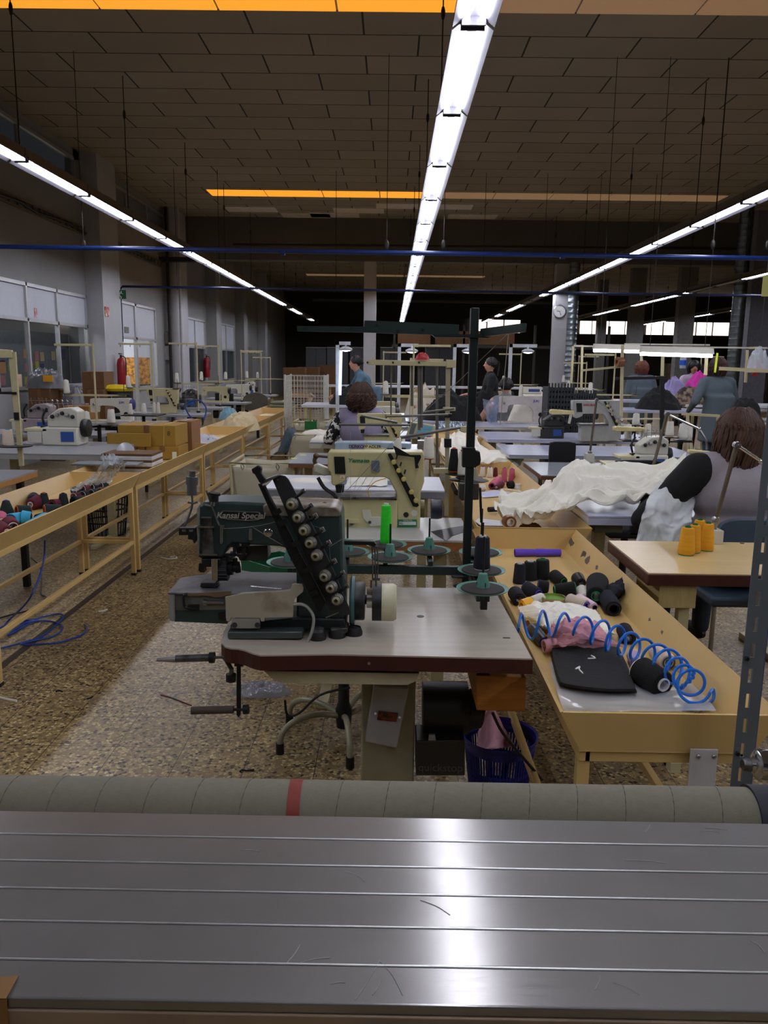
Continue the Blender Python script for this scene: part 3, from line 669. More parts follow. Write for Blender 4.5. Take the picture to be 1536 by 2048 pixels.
# ------------------------------------------------------------------ front sewing table
M_lam = mat('scuffed_laminate', (176, 166, 150), .32, var=.08, scale=3, stretch=(1, 14, 1), bump=.03)
M_red = mat('mahogany_edge', (66, 28, 24), .4, var=.2, scale=10)
ft = thing('sewing_table', 'grey laminate sewing table with dark red edge, nearest the camera', 'table', (-.05, 2.3, 0))
out = [P(a, c, z=.8) for a, c in ((1064, 1317), (660, 1308), (521, 1310), (505, 1306), (490, 1300), (477, 1297), (462, 1296), (450, 1293), (443, 1286), (447, 1265), (455, 1249))]
out += [V(-.47, 2.64, .8), V(.36, 2.64, .8)]
def shift(p, d): return V(p.x, p.y, d)
MB().prism([shift(p, .796) for p in out], (0, 0, .004)).build('laminate_top', M_lam, ft, smooth=False)
cxy = sum(out, Vector()) / len(out)
MB().prism([shift(V(cxy.x + (p.x - cxy.x) * 1.004, cxy.y + (p.y - cxy.y) * 1.006, 0), .757) for p in out], (0, 0, .039)).build('edge_band', M_red, ft, smooth=False)
MB().cyl(P(738, 1325, z=.78) + V(0, -.0, 0), P(738, 1325, z=.78) + V(0, -.008, 0), .004).build('hook_eye', M_steel, ft)
a = P(841, 1233, z=.8); MB().cyl((a.x, a.y, .8), (a.x, a.y, .8012), .011).build('cable_hole', M_blk, ft)
a = P(1013, 1276, z=.8); MB().box((a.x, a.y, .8005), (.02, .006, .001)).build('chip_mark', M_darkm, ft)
Yf = out[1].y
pan = [(528, 1342), (838, 1347), (832, 1362), (815, 1370), (560, 1366), (545, 1358)]
MB().trace(pan, Yf + .03, .35).build('drip_pan', mat('pan_beige', (186, 176, 144), .5), ft, smooth=False)
x0 = P(723, 1400, Y=2.36).x; x1 = P(831, 1400, Y=2.36).x
MB().bx(x0, x1, 2.36, 2.46, .04, .757).build('pedestal', mat('pedestal_grey_beige', (150, 144, 118), .5, var=.08), ft, bevel=.006)
MB().bx(x0, x1, 2.05, 2.85, 0, .045).build('foot_bar', M_beige, ft, bevel=.01)
sb = MB().trace([(748, 1372), (818, 1377), (794, 1497), (730, 1484)], 2.29, .06).build('switch_box', mat('switch_grey', (168, 168, 172), .5), ft, bevel=.004)
MB().trace([(757, 1423), (796, 1428), (793, 1444), (754, 1440)], 2.283, .008).build('switch_window', mat('switch_red', (120, 44, 30), .25, col2=(30, 26, 20), scale=50), sb, smooth=False)
for px, py in ((751, 1427), (799, 1435)): MB().cyl(P(px, py, Y=2.283), P(px, py, Y=2.29) , .004, n=10).build('screw', M_steel, sb)
mo = MB().cyl(P(845, 1415, Y=2.45), P(935, 1415, Y=2.45), .085, n=26).build('motor', mat('motor_black', (34, 32, 30), .5, var=.2), ft)
MB().cyl(P(935, 1420, Y=2.45), P(965, 1425, Y=2.45), .07, .05, 24).build('belt_cover', M_blk, mo)
cb = MB().trace([(832, 1482), (930, 1480), (930, 1552), (832, 1552)], 2.33, .12).build('control_box', mat('control_dark', (44, 42, 38), .5), ft, bevel=.004)
text('motor_lettering', 'quickstop', mat('lettering_dim', (92, 88, 80), .5), cb, P(881, 1536, Y=2.328), .036)
MB().trace([(858, 1470), (870, 1470), (872, 1481), (857, 1481)], 2.325, .01).build('warning_sticker', mat('sticker_w', (150, 150, 150), .6), cb)
dr = MB().trace([(953, 1350), (1053, 1354), (1050, 1424), (953, 1421)], 2.06, .35).build('hanging_drawer', mat('orange_wood', (176, 112, 36), .55, col2=(146, 88, 26), scale=9, stretch=(1, 1, 5), mix=(.3, .7)), ft, bevel=.003)
# roller rods fixed under the left end
rh = thing('roller_holder', 'black bracket with a worn metal roller and grey roller below table end', 'roller holder', (-.5, 2.05, P(480, 1430, Y=2.05).z))
ry = 2.05
def pc(mb, ax_, ay, bx_, by, r, r2=None, n=16, Y=ry): return mb.cyl(P(ax_, ay, Y=Y), P(bx_, by, Y=Y), r, r2, n)
pc(MB(), 352, 1317, 419, 1315, .0105).build('metal_roller', M_wornst, rh)
pc(MB(), 314, 1319, 352, 1318, .0055, .0095).build('wrapped_tip', mat('plastic_wrap', (150, 144, 136), .3, .3), rh)
pc(MB(), 419, 1315, 429, 1315, .015).build('collar', M_darkm, rh)
pc(pc(MB(), 429, 1315, 449, 1314, .004), 449, 1314, 464, 1340, .006).build('rod', M_wornst, rh)
pc(MB(), 463, 1338, 462, 1348, .006).build('stem', M_wornst, rh)
pc(MB(), 462, 1348, 462, 1362, .014).build('clamp_knob', M_blk, rh)
MB().trace([(473, 1326), (481, 1326), (481, 1430), (477, 1435), (473, 1430)], ry, .008).bx(P(470, 1330, Y=ry).x, P(487, 1330, Y=ry).x, ry - .01, ry + .05, P(470, 1330, Y=ry).z, .757).build('bracket_arm', M_blk, rh, smooth=False)
pc(MB(), 383, 1421, 467, 1419, .0108).build('grey_roller', mat('grey_rubber_roller', (72, 62, 52), .6), rh)
pc(pc(MB(), 467, 1419, 488, 1419, .004), 487, 1419, 497, 1418, .0135).build('roller_knob', M_blk, rh)
# ------------------------------------------------------------------ big cylinder-bed machine on the front table
KY = 2.13
def K(*pts): return [(320 + x / 3.84, 900 + y / 3.84) for x, y in pts]
def kp(x, y, Y=KY): return P(320 + x / 3.84, 900 + y / 3.84, Y=Y)
km = thing('cylinder_bed_sewing_machine', 'large dark green industrial sewing machine with eight tension knobs on front table', 'sewing machine', (-.13, 2.25, .8))
M_kans = mat('machine_dark_green', (50, 67, 66), .38, .1, var=.12, scale=9)
M_bedtop = mat('dusty_bed_plate', (112, 112, 116), .5, .3, col2=(70, 70, 74), scale=7)
body = MB().trace(K((283, 450), (300, 425), (335, 402), (560, 398), (800, 410), (1050, 430), (1340, 440), (1385, 470), (1396, 520), (1405, 900), (1420, 1000), (1420, 1362), (1050, 1362), (1045, 900), (975, 760), (920, 742), (700, 730), (560, 722), (530, 745), (495, 800), (468, 835), (310, 835), (290, 820), (283, 640)), KY + .015, .13).build('machine_body', M_kans, km, bevel=.007)
M_worncr = mat('worn_cream_lid', (150, 144, 132), .4, .2, col2=(110, 96, 78), scale=16)
MB().trace(K((788, 432), (810, 414), (1300, 432), (1350, 440), (1386, 470), (1384, 500), (1370, 516), (800, 508)), KY + .008, .135).build('top_cover', M_worncr, km, bevel=.004)
MB().lathe([(0, 0), (.014, 0), (.014, .003), (.008, .006), (.006, .012), (0, .014)], kp(1265, 436, KY + .06), n=18).build('oil_cap', mat('rusty_cap', (110, 66, 34), .6, .3), km)
MB().trace(K((283, 455), (300, 432), (305, 560), (300, 830), (286, 820)), KY + .006, .14).build('face_cover', mat('side_cover_grey', (120, 118, 110), .5), km, bevel=.002)
# name badge
bd = MB().trace(K((465, 480), (480, 465), (760, 475), (775, 490), (770, 530), (755, 538), (690, 545), (530, 535), (480, 525), (462, 510)), KY + .010, .006).build('name_badge', M_chrome, km)
MB().trace(K((475, 485), (485, 472), (755, 482), (766, 494), (762, 524), (690, 537), (530, 527), (486, 518), (473, 508)), KY + .0085, .003).build('badge_field', M_blk, bd, smooth=False)
text('badge_lettering', 'Kansai Special', mat('badge_silver', (205, 205, 195), .35, .5), bd, kp(618, 505, KY + .0075), .0235, shear=.25, sx=1.0, bold=.0004)
# head front
MB().trace(K((340, 520), (396, 520), (398, 575), (412, 780), (410, 800), (322, 800), (322, 780), (340, 575)), KY + .002, .012).build('needle_cover_plate', M_wornst, km, bevel=.001)
mb = MB().trace(K((275, 585), (415, 585), (415, 598), (275, 598)), KY - .002, .02).trace(K((300, 798), (440, 800), (440, 812), (300, 810)), KY - .002, .02).trace(K((315, 512), (395, 512), (395, 524), (315, 524)), KY - .001, .014)
mb.build('clamp_bars', M_steel, km)
MB().trace(K((145, 600), (270, 600), (270, 655), (145, 655)), KY + .01, .02).trace(K((215, 655), (270, 655), (278, 700), (262, 720), (250, 690), (215, 685)), KY + .01, .02).build('side_guard', M_blk, km, smooth=False)
for x in (182, 238): MB().trace(K((x - 14, 612), (x + 14, 612), (x + 14, 628), (x - 14, 628)), KY + .008, .003).build('slot_screw', M_steel, km)
# take-up lever and hooks
MB().tube([kp(355, 310), kp(372, 350), kp(400, 440), kp(455, 580)], .0028, 6, k=3).build('thread_lever', M_wornst, km)
MB().tube([kp(345, 420), kp(390, 430), kp(395, 385), kp(420, 385), kp(415, 430)], .003, 6).build('thread_guide', M_steel, km)
MB().cyl(kp(415, 395), kp(418, 330), .012).cyl(kp(418, 345), kp(420, 328), .016).build('knurled_knob', M_blk, km)
MB().trace(K((460, 575), (495, 575), (495, 600), (485, 600), (482, 710), (478, 722), (466, 722), (460, 710)), KY + .004, .006).build('finger_guide', M_steel, km)
MB().trace(K((684, 605), (706, 605), (710, 680), (706, 694), (684, 694), (680, 680)), KY + .006, .006).build('slotted_guide', M_steel, km, bevel=.001)
MB().ball(kp(830, 635, KY + .014), (.013, .004, .013), 18, 8).build('cover_screw', M_chrome, km)
MB().trace(K((580, 740), (825, 735), (830, 830), (805, 852), (610, 850), (600, 825), (590, 820)), KY + .10, .06).build('rear_guard', mat('guard_grey', (96, 94, 88), .6), km, bevel=.003)
# needle bars and presser
mb = MB()
for x, y0, y1 in ((572, 720, 815), (645, 725, 815)): mb.cyl(kp(x, y0), kp(x, y1), .0045)
mb.trace(K((540, 725), (600, 725), (600, 748), (540, 748)), KY, .02).trace(K((625, 725), (680, 725), (680, 742), (625, 742)), KY, .02).trace(K((495, 800), (660, 800), (660, 815), (495, 815)), KY, .012)
mb.build('presser_bars', M_darkm, km)
mb = MB()
for x in (400, 412, 424, 436): mb.cyl(kp(x, 835), kp(x, 1000), .0022, n=8)
mb.build('needles', M_chrome, km)
MB().trace(K((315, 835), (465, 835), (470, 880), (440, 900), (320, 900)), KY + .01, .06).build('needle_clamp', M_blk, km, bevel=.003)
MB().trace(K((300, 870), (330, 870), (340, 940), (310, 940), (295, 925)), KY + .01, .03).build('clamp_screw', M_blk, km)
MB().box(kp(385, 1020, KY + .04), (.042, .05, .013)).box(kp(385, 1035, KY + .035), (.05, .03, .006)).build('presser_foot', mat('presser_dark', (30, 30, 32), .5), km, bevel=.002)
pl = MB().cyl(kp(445, 905, KY + .05), kp(525, 905, KY + .05), .034, n=30)
for i in range(18):
    a = 2 * PI * i / 18; o_ = V(0, math.cos(a) * .034, math.sin(a) * .034); pl.cyl(kp(445, 905, KY + .05) + o_, kp(525, 905, KY + .05) + o_, .0026, n=6)
pl.build('puller_roller', mat('roller_rubber', (46, 46, 50), .6), km)
MB().cyl(kp(525, 905, KY + .05), kp(560, 905, KY + .05), .02).cyl(kp(560, 905, KY + .05), kp(612, 900, KY + .05), .012).cyl(kp(590, 860, KY + .05), kp(600, 940, KY + .05), .008).cyl(kp(575, 830, KY + .05), kp(580, 930, KY + .05), .007).build('puller_shaft', M_blk, km)
# cylinder bed
zt = kp(500, 1092, KY - .02).z; bl = kp(66, 1100, KY - .02).x; br = kp(1045, 1100, KY - .02).x
yb_ = P(361, 1155, z=zt).y
xa_ = P(361, 1155, z=zt).x; xm = P(455, 1145, z=zt); xn = P(508, 1137, z=zt)
topo = [V(bl, KY - .03, zt), V(kp(1040, 1100, KY - .03).x, KY - .03, zt), V(br, KY + .2, zt), V(xn.x, KY + .2, zt), V(xm.x + .02, xm.y + .04, zt), V(xa_, yb_, zt)]
MB().prism([p - V(0, 0, .006) for p in topo], (0, 0, .006)).build('bed_plate', M_bedtop, km, bevel=.002)
MB().trace(K((70, 1100), (110, 1105), (112, 1318), (75, 1312), (66, 1290)), KY - .028, .13).build('bed_end_cap', mat('bed_grey_end', (140, 140, 134), .5), km, bevel=.003)
MB().trace(K((112, 1104), (505, 1115), (505, 1225), (112, 1232)), KY - .022, .12).build('bed_side', mat('bed_side_grey', (112, 110, 100), .5, col2=(88, 84, 74), scale=9), km)
MB().trace(K((112, 1232), (510, 1225), (515, 1335), (112, 1318)), KY - .02, .12).build('bed_underside', M_kans, km)
MB().trace(K((500, 1128), (640, 1100), (930, 1085), (1000, 1075), (1015, 1035), (1030, 1030), (1095, 1034), (1104, 1060), (1100, 1090), (1040, 1140), (1028, 1160), (1020, 1285), (805, 1290), (800, 1318), (775, 1318), (768, 1292), (545, 1288), (540, 1318), (512, 1318), (505, 1290)), KY - .034, .012).build('bed_cover_plate', mat('scuffed_cover_plate', (166, 158, 138), .45, col2=(128, 110, 84), scale=8, mix=(.55, .68)), km, bevel=.0015)
MB().trace(K((548, 1300), (765, 1300), (765, 1370), (550, 1370)), KY - .036, .01).build('hinge_plate', mat('hinge_grey', (150, 146, 134), .5), km)
for x in (572, 748): MB().cyl(kp(x, 1345, KY - .04), kp(x, 1345, KY - .034), .0075).build('hinge_screw', M_blk, km)
MB().tube([kp(210, 1105, KY - .03), kp(185, 1115, KY - .034), kp(182, 1150, KY - .034), kp(190, 1200, KY - .034), kp(215, 1215, KY - .034), kp(290, 1218, KY - .034)], .0036, 8, k=4).trace(K((212, 1195), (298, 1192), (298, 1235), (235, 1238), (212, 1225)), KY - .036, .01).build('bed_handle', M_blk, km)
MB().cyl(kp(345, 1170, KY - .03), kp(490, 1172, KY - .03), .005).cyl(kp(335, 1170, KY - .03), kp(362, 1170, KY - .03), .009).build('bed_screw_rod', M_steel, km)
MB().trace(K((210, 1105), (300, 1098), (550, 1085), (545, 1110), (440, 1135), (360, 1118), (215, 1122)), KY - .032, .004).build('torn_tape', mat('brown_paper_tape', (112, 88, 62), .7), km)
MB().cyl(kp(700, 1047, KY + .01), kp(935, 1068, KY - .02), .0018, n=6).build('feed_rod', M_chrome, km)
mb = MB(); a = kp(808, 1083, KY - .025); mb.ball(V(a.x, a.y, zt), (.004, .004, .002), 8, 5); mb.build('red_mark', M_corer, km)
MB().trace(K((445, 1260), (505, 1250), (520, 1300), (480, 1310), (450, 1295)), KY - .03, .02).build('bed_knob', M_blk, km)
# base and feet
MB().trace(K((540, 1340), (1060, 1290), (1420, 1300), (1430, 1380), (540, 1385)), KY, .16).build('base_casting', mat('base_black_green', (26, 34, 34), .45, .2), km, bevel=.004)
MB().trace(K((518, 1398), (1092, 1396), (1096, 1440), (1080, 1452), (530, 1454), (518, 1445)), KY - .04, .2).build('base_rail', mat('base_rail_grey', (84, 92, 90), .4, .5, var=.15, scale=14), km, bevel=.003)
for x, y in ((585, 1455), (680, 1455), (1030, 1455)):
    a = kp(x, y, KY); MB().cyl((a.x, KY, .8), (a.x, KY, a.z + .006), .016).build('rubber_foot', M_rub, km)
for x, yy in ((1210, KY - .02), (1360, KY + .0), (1490, KY + .02)):
    a = kp(x, 1400, yy)
    f_ = MB().lathe([(0, .8 - a.z), (.024, .8 - a.z), (.024, .81 - a.z), (.019, .822 - a.z), (.019, 0), (0, 0)], a, n=20).build('foot_cup', M_rub, km)
    MB().lathe([(.0, .015), (.018, .012), (.019, -.02), (.023, -.024), (.023, -.03), (0, -.03)], a, n=20).build('foot_collar', M_wornst, f_)
MB().trace(K((1310, 1375), (1440, 1368), (1445, 1400), (1400, 1420), (1330, 1420)), KY - .015, .06).build('foot_bracket', M_wornst, km, bevel=.003)
MB().tube([kp(1020, 1188, KY - .03), kp(1085, 1185, KY - .035), kp(1140, 1215, KY - .04), kp(1180, 1290, KY - .045), kp(1165, 1400, KY - .05), kp(1120, 1500, KY - .05)], .0042, 10, k=6).build('oil_hose', mat('grey_hose', (150, 150, 138), .4), km)
# slanted tension rail with knobs
rail = MB().trace(K((865, 230), (885, 205), (925, 195), (960, 200), (985, 225), (1050, 340), (1130, 500), (1240, 720), (1330, 920), (1460, 1235), (1455, 1265), (1420, 1275), (1395, 1250), (1385, 1225), (1320, 1240), (1270, 1180)), KY - .03, .008).build('tension_rail', mat('rail_grey', (62, 62, 64), .4, .5, var=.1), km, bevel=.001)
for x, y in ((905, 228), (980, 302), (880, 238), (1432, 1248)): MB().cyl(kp(x, y, KY - .032), kp(x, y, KY - .029), .0032 if x > 900 and x < 1000 else .002, n=10).build('rail_hole', M_chrome if x == 905 else M_blk, rail)
M_knob = mat('bone_knob', (150, 140, 108), .4); M_skirt = mat('knob_skirt', (110, 108, 100), .4, .2, var=.2, scale=60)
for x, y in ((1020, 412), (1068, 512), (1115, 612), (1162, 708), (1208, 805), (1272, 962), (1320, 1048), (1365, 1142)):
    c_ = kp(x, y, KY - .03); ax = V(-.1, -1, .06)
    mb = MB().lathe([(.0, 0), (.014, 0), (.0165, .004), (.0165, .012), (.0145, .02), (.013, .024), (.0, .024)], c_, ax, 24)
    for i in range(20):
        a = 2 * PI * i / 20; u, w_, d_ = basis(ax); o_ = (u * math.cos(a) + w_ * math.sin(a)) * .0163; mb.cyl(c_ + o_ + d_ * .003, c_ + o_ * .9 + d_ * .018, .0012, n=5)
    kn = mb.build('tension_knob', M_skirt, km)
    d_ = ax.normalized(); MB().lathe([(.0105, .0), (.0112, .004), (.006, .0075), (.0055, .002), (0, .002)], c_ + d_ * .0235, ax, 22).build('knob_cap', M_knob, kn)
    MB().cyl(c_ + d_ * .024, c_ + d_ * .030, .003, n=10).build('knob_pin', M_darkm, kn)
for x, y in ((1100, 318), (1160, 428), (1195, 508), (1248, 613), (1297, 713), (1340, 853), (1405, 945), (1435, 1045)):
    g_ = MB().tube([kp(x - 75, y + 55, KY - .025), kp(x - 30, y + 25, KY - .03), kp(x, y, KY - .03)], .0045, 8).build('thread_guide', M_darkm, km)
    c_ = kp(x, y, KY - .031); MB().box(c_, (.012, .004, .014), Matrix.Rotation(-.5, 3, 'Y')).build('guide_clip', M_steel, g_, bevel=.001)
# second black rail
MB().trace(K((700, 148), (745, 122), (770, 125), (780, 150), (775, 175), (810, 225), (790, 250), (765, 255), (725, 185), (710, 180)), KY - .06, .02).build('rail_head', M_darkm, km, bevel=.003)
MB().trace(K((752, 262), (775, 255), (860, 380), (905, 480), (960, 575), (1100, 830), (1280, 1165), (1230, 1245), (1205, 1230), (1090, 1000), (980, 790), (890, 570)), KY - .05, .012).build('slanted_rail', mat('rail_black', (24, 24, 26), .4, .3), km, bevel=.001)
MB().trace(K((790, 235), (905, 190), (925, 195), (870, 225), (775, 268), (755, 265)), KY - .052, .025).build('rail_bridge', M_wornst, km, bevel=.002)
MB().tube([kp(800, 270, KY - .055), kp(850, 380, KY - .055), kp(905, 470, KY - .055)], .004, 6).tube([kp(925, 500, KY - .052), kp(1285, 1190, KY - .052)], .002, 6).build('rail_rod', M_darkm, km)
for x, y in ((900, 475), (940, 560), (1040, 720), (1130, 920), (1180, 1100)): MB().box(kp(x, y, KY - .056), (.022, .006, .014), Matrix.Rotation(-.5, 3, 'Y')).build('rail_clip', M_darkm, km)
MB().trace(K((1270, 1285), (1370, 1245), (1374, 1252), (1275, 1292)), KY - .04, .003).build('wire_tab', M_steel, km)
MB().tube([kp(490, 605, KY - .004), kp(700, 590, KY - .006), kp(860, 560, KY - .02), kp(920, 530, KY - .05)], .0008, 5, k=4).tube([kp(700, 585, KY - .005), kp(820, 660, KY - .01), kp(940, 730, KY - .03)], .0008, 5, k=3).build('thread', mat('grey_thread', (140, 138, 130), .8), km)
MB().tube([kp(1310, 740, KY), kp(1420, 670, KY + .02)], .0008, 5).tube([kp(1300, 730, KY), kp(1310, 840, KY), kp(1340, 860, KY)], .0008, 5, k=3).tube([kp(1405, 955, KY), kp(1440, 1040, KY)], .0008, 5).tube([kp(1160, 580, KY), kp(1240, 600, KY)], .0008, 5).build('thread', mat('grey_thread2', (110, 110, 104), .8), km)
# pulley side
def Z3(x, y): return (640 + x / 3.84, 850 + y / 3.84)
def z3(x, y, Y=KY + .07): return P(*Z3(x, y), Y=Y)
cy = 1350
MB().lathe([(0, 0), (.068, 0), (.072, .006), (.07, .014), (0, .016)], z3(232, cy), (1, 0, 0), 36).build('pulley_disc', mat('pulley_teal', (58, 92, 92), .45), km)
MB().lathe([(0, 0), (.055, 0), (.055, .024), (.052, .028), (0, .028)], z3(270, cy), (1, 0, 0), 32).build('hand_wheel', M_blk, km)
MB().cyl(z3(330, cy - 10), z3(420, cy - 10), .014).build('wheel_shaft', M_darkm, km)
MB().lathe([(0, 0), (.028, 0), (.028, .028), (0, .028)], z3(360, cy - 20), (1, 0, 0), 28).build('chrome_collar', M_chrome, km)
MB().lathe([(0, 0), (.053, 0), (.053, .03), (0, .03)], z3(402, cy + 10), (1, 0, 0), 32).build('wheel_ring', M_blk, km)
MB().lathe([(0, 0), (.0535, 0), (.0535, .033), (.048, .042), (0, .043)], z3(474, cy + 10), (1, 0, 0), 32).build('cream_wheel_cap', mat('wheel_cream', (196, 190, 158), .4), km)
MB().trace([Z3(185, 890), Z3(415, 893), Z3(432, 915), Z3(425, 940), Z3(400, 942), Z3(390, 925), Z3(185, 922)], KY + .03, .012).build('lifting_lever', M_blk, km, bevel=.002)
mb = MB()
for a, b_ in ((400, 405), (420, 425), (440, 440)): mb.tube([z3(a, 930, KY + .03), z3(a + 5, 1050, KY + .03), z3(b_, 1180, KY + .03)], .0022, 5)
mb.trace([Z3(400, 1175), Z3(460, 1175), Z3(460, 1195), Z3(400, 1195)], KY + .028, .008).tube([z3(395, 1190, KY + .03), z3(392, 1250, KY + .03)], .003, 6).tube([z3(430, 1190, KY + .03), z3(432, 1240, KY + .03)], .003, 6)
mb.build('thread_hooks', M_wornst, km)

# ------------------------------------------------------------------ green thread stand of the front table
SY = 2.63
ts = thing('thread_stand', 'dark green thread stand with teal cone discs behind the front table', 'thread stand', (P(937, 1090, Y=SY).x, SY, .8))
px_ = P(937, 1000, Y=SY).x; sw = .0135
ztop = P(938, 616, Y=SY).z
MB().bx(px_ - sw, px_ + sw, SY - sw, SY + sw, .8, ztop).build('pole', M_greenB, ts, bevel=.002)
MB().trace([(925, 895), (950, 895), (952, 902), (960, 904), (962, 920), (960, 930), (950, 935), (925, 935)], SY - .02, .04).build('pole_clamp', M_blk, ts, bevel=.002)
MB().trace([(594, 652), (728, 653), (729, 641), (738, 641), (900, 648), (918, 649), (918, 672), (900, 671), (735, 665), (594, 662)], SY - .01, .022).build('guide_beam', M_green, ts, smooth=False)
MB().trace([(864, 669), (985, 668), (985, 672), (975, 676), (870, 674)], SY - .02, .05).build('beam_bracket', M_greenB, ts, smooth=False)
mb = MB()
for p_ in ((609, 657), (703, 657), (796, 662), (845, 660), (753, 651)): mb.cyl(P(*p_, Y=SY - .012), P(*p_, Y=SY - .01), .005, n=10)
mb.build('beam_rivets', M_blk, ts)
a = P(965, 660, Y=SY); b_ = P(1048, 651, Y=SY - .28)
mb = MB(); d_ = (b_ - a).normalized(); u_ = d_.cross(V(0, 0, 1)).normalized() * .008
mb.hexa([a - u_ - V(0, 0, .022), a + u_ - V(0, 0, .022), b_ + u_ - V(0, 0, .018), b_ - u_ - V(0, 0, .018)], [a - u_ + V(0, 0, .004), a + u_ + V(0, 0, .004), b_ + u_ + V(0, 0, .006), b_ - u_ + V(0, 0, .006)]); mb.build('guide_arm', M_green, ts, bevel=.001)
# disc arms
zd = .9
arm = MB(); xl = P(580, 1130, Y=SY).x
arm.bx(xl, px_, SY - .012, SY + .012, zd - .05, zd - .02)
arm.bx(px_ + .0, px_ + .04, SY - .33, SY + .02, zd - .045, zd - .02)
arm.build('disc_arm', M_green, ts, bevel=.002)
a = P(967, 1210, Y=2.30); MB().bx(a.x - .01, a.x + .01, 2.29, 2.31, a.z - .012, zd - .02).build('arm_stub', M_blk, ts)
discs = [(580, 1127, 0), (695, 1106, 1), (771.5, 1091, 1), (780, 1117, 1), (858, 1103, 1), (961.5, 1107, 1), (963, 1143, 1), (965, 1180, 1)]
DC = []
for x, y, r_ in discs:
    c_ = P(x, y, z=zd); DC.append(c_)
    dk = MB().lathe([(0, -.006), (.02, -.006), (.06, -.002), (.0755, .004), (.077, .007), (.0745, .006), (.058, .001), (0, .001)], c_, n=44).build('cone_disc', M_teal, ts)
    MB().lathe([(0, .001), (.062, .001), (.064, .004), (.062, .007), (.012, .010), (0, .010)], c_, n=40).build('foam_pad', M_pad, dk)
    MB().lathe([(0, .006), (.0205, .006), (.0195, .02), (.013, .045), (.0125, .05), (.004, .053), (0, .053)], c_, n=24).build('cone_holder', M_teal, dk)
    mb = MB()
    for q_ in range(4):
        an = q_ * PI / 2 + .3 - PI / 2; mb.box((c_.x + math.cos(an) * .0185, c_.y + math.sin(an) * .0185, c_.z + .017), (.003, .003, .018))
    mb.build('holder_slit', M_blk, dk, smooth=False)
    if r_: MB().cyl((c_.x, c_.y, zd + .05), (c_.x, c_.y, zd + (.16 if x > 880 else .12)), .0032, n=8).build('cone_pin', M_darkm, dk)
    if abs(c_.y - SY) > .05: MB().bx(min(c_.x, px_ + .02 if x > 900 else c_.x) - .008, c_.x + .008, min(c_.y, SY), max(c_.y, SY), zd - .03, zd - .006).build('disc_bracket', M_green, dk)
def on_disc(i, h, rb, yarn, core, lab, **k): return cone_at(DC[i] + V(0, 0, .0075), h, rb, yarn, core, lab, **k)
on_disc(2, P(769, 1006, Y=DC[2].y).z - zd - .008, .0215, M_neon, M_corew, 'tall neon green thread cone on a disc of the green stand', rt=.0175)
on_disc(6, P(955, 1070, Y=DC[6].y).z - zd - .008, .027, M_navyy, M_corew, 'tall navy thread cone on the middle right disc of the stand', rt=.0225)
MB().cyl(DC[6] + V(-.006, -.0, .16), DC[6] + V(-.014, 0, .27), .004).build('cone_pin', M_darkm, ts)
one('steel_rod', MB().cyl(V(P(859, 1000, Y=SY).x, SY, zd + .05), V(P(858, 1000, Y=SY).x, SY, P(858, 1022, Y=SY).z), .003), M_darkm, 'thin dark rod standing on a disc left of the green pole', 'rod') if False else None
one('loose_thread', MB().tube([P(906, 695, Y=2.5), P(865, 760, Y=2.6)], .0009, 4), mat('thread_pale', (150, 148, 140), .8), 'x x x x', 'thread') if False else None
b0 = P(1015, 668, Y=SY - .2)
one('sewing_thread', MB().tube([b0, P(920, 760, Y=2.9), P(818, 850, Y=3.2), P(690, 985, Y=3.4)], .0011, 5), mat('thread_pale', (150, 148, 140), .8), 'pale thread running diagonally down from the green guide arm', 'thread')
one('sewing_thread', MB().tube([P(1017, 668, Y=SY - .2), P(1010, 740, Y=SY - .2), P(1002, 830, Y=SY - .2), P(1000, 850, Y=SY - .2)], .0012, 5, k=3), MATS['thread_pale'], 'pale thread hanging straight down from the green guide arm', 'thread')
# black cable bundle at the back corner of the table
a = P(935, 1185, z=.8)
one('power_cable', MB().tube([(a.x + .05 * math.cos(t * .8) + .004 * math.sin(t * 2), a.y - .01 + .03 * math.sin(t * .8), .81 + .004 * t) for t in range(18)], .0045, 7, k=3), M_blk, 'coiled black cable lying behind the discs on the front table', 'cable')

# ------------------------------------------------------------------ stool behind the table
sc_x, sc_y = -.18, 3.14
st = thing('swivel_stool', 'swivel stool with curved beige steel legs under the front table', 'stool', (sc_x, sc_y, 0))
MB().lathe([(0, .05), (.03, .05), (.034, .09), (.034, .13), (.024, .16), (.02, .42), (0, .42)], (sc_x, sc_y, 0), n=20).build('column', M_blk, st)
MB().lathe([(0, .42), (.17, .42), (.19, .44), (.19, .465), (.17, .48), (0, .48)], (sc_x, sc_y, 0), n=32).build('seat', M_blk, st)
for i, (px, py) in enumerate(((560, 1507), (700, 1535), (579, 1447), (745, 1440), (690, 1400))):
    f_ = P(px, py, z=0) if i < 3 else V(sc_x + (.26, .12)[i - 3], sc_y + (.1, .28)[i - 3], 0)
    d_ = V(f_.x - sc_x, f_.y - sc_y, 0)
    lg = MB().tube([V(sc_x, sc_y, .1) + d_ * .06, V(sc_x, sc_y, .13) + d_ * .4, V(sc_x, sc_y, .125) + d_ * .75, V(sc_x, sc_y, .09) + d_ * .95, V(f_.x, f_.y, .04), V(f_.x, f_.y, .015)], .0125, 12, k=5).build('leg', mat('stool_beige', (160, 156, 132), .35, .2), st)
    MB().cyl((f_.x, f_.y, 0), (f_.x, f_.y, .045), .0165).build('foot_cap', M_rub, lg)

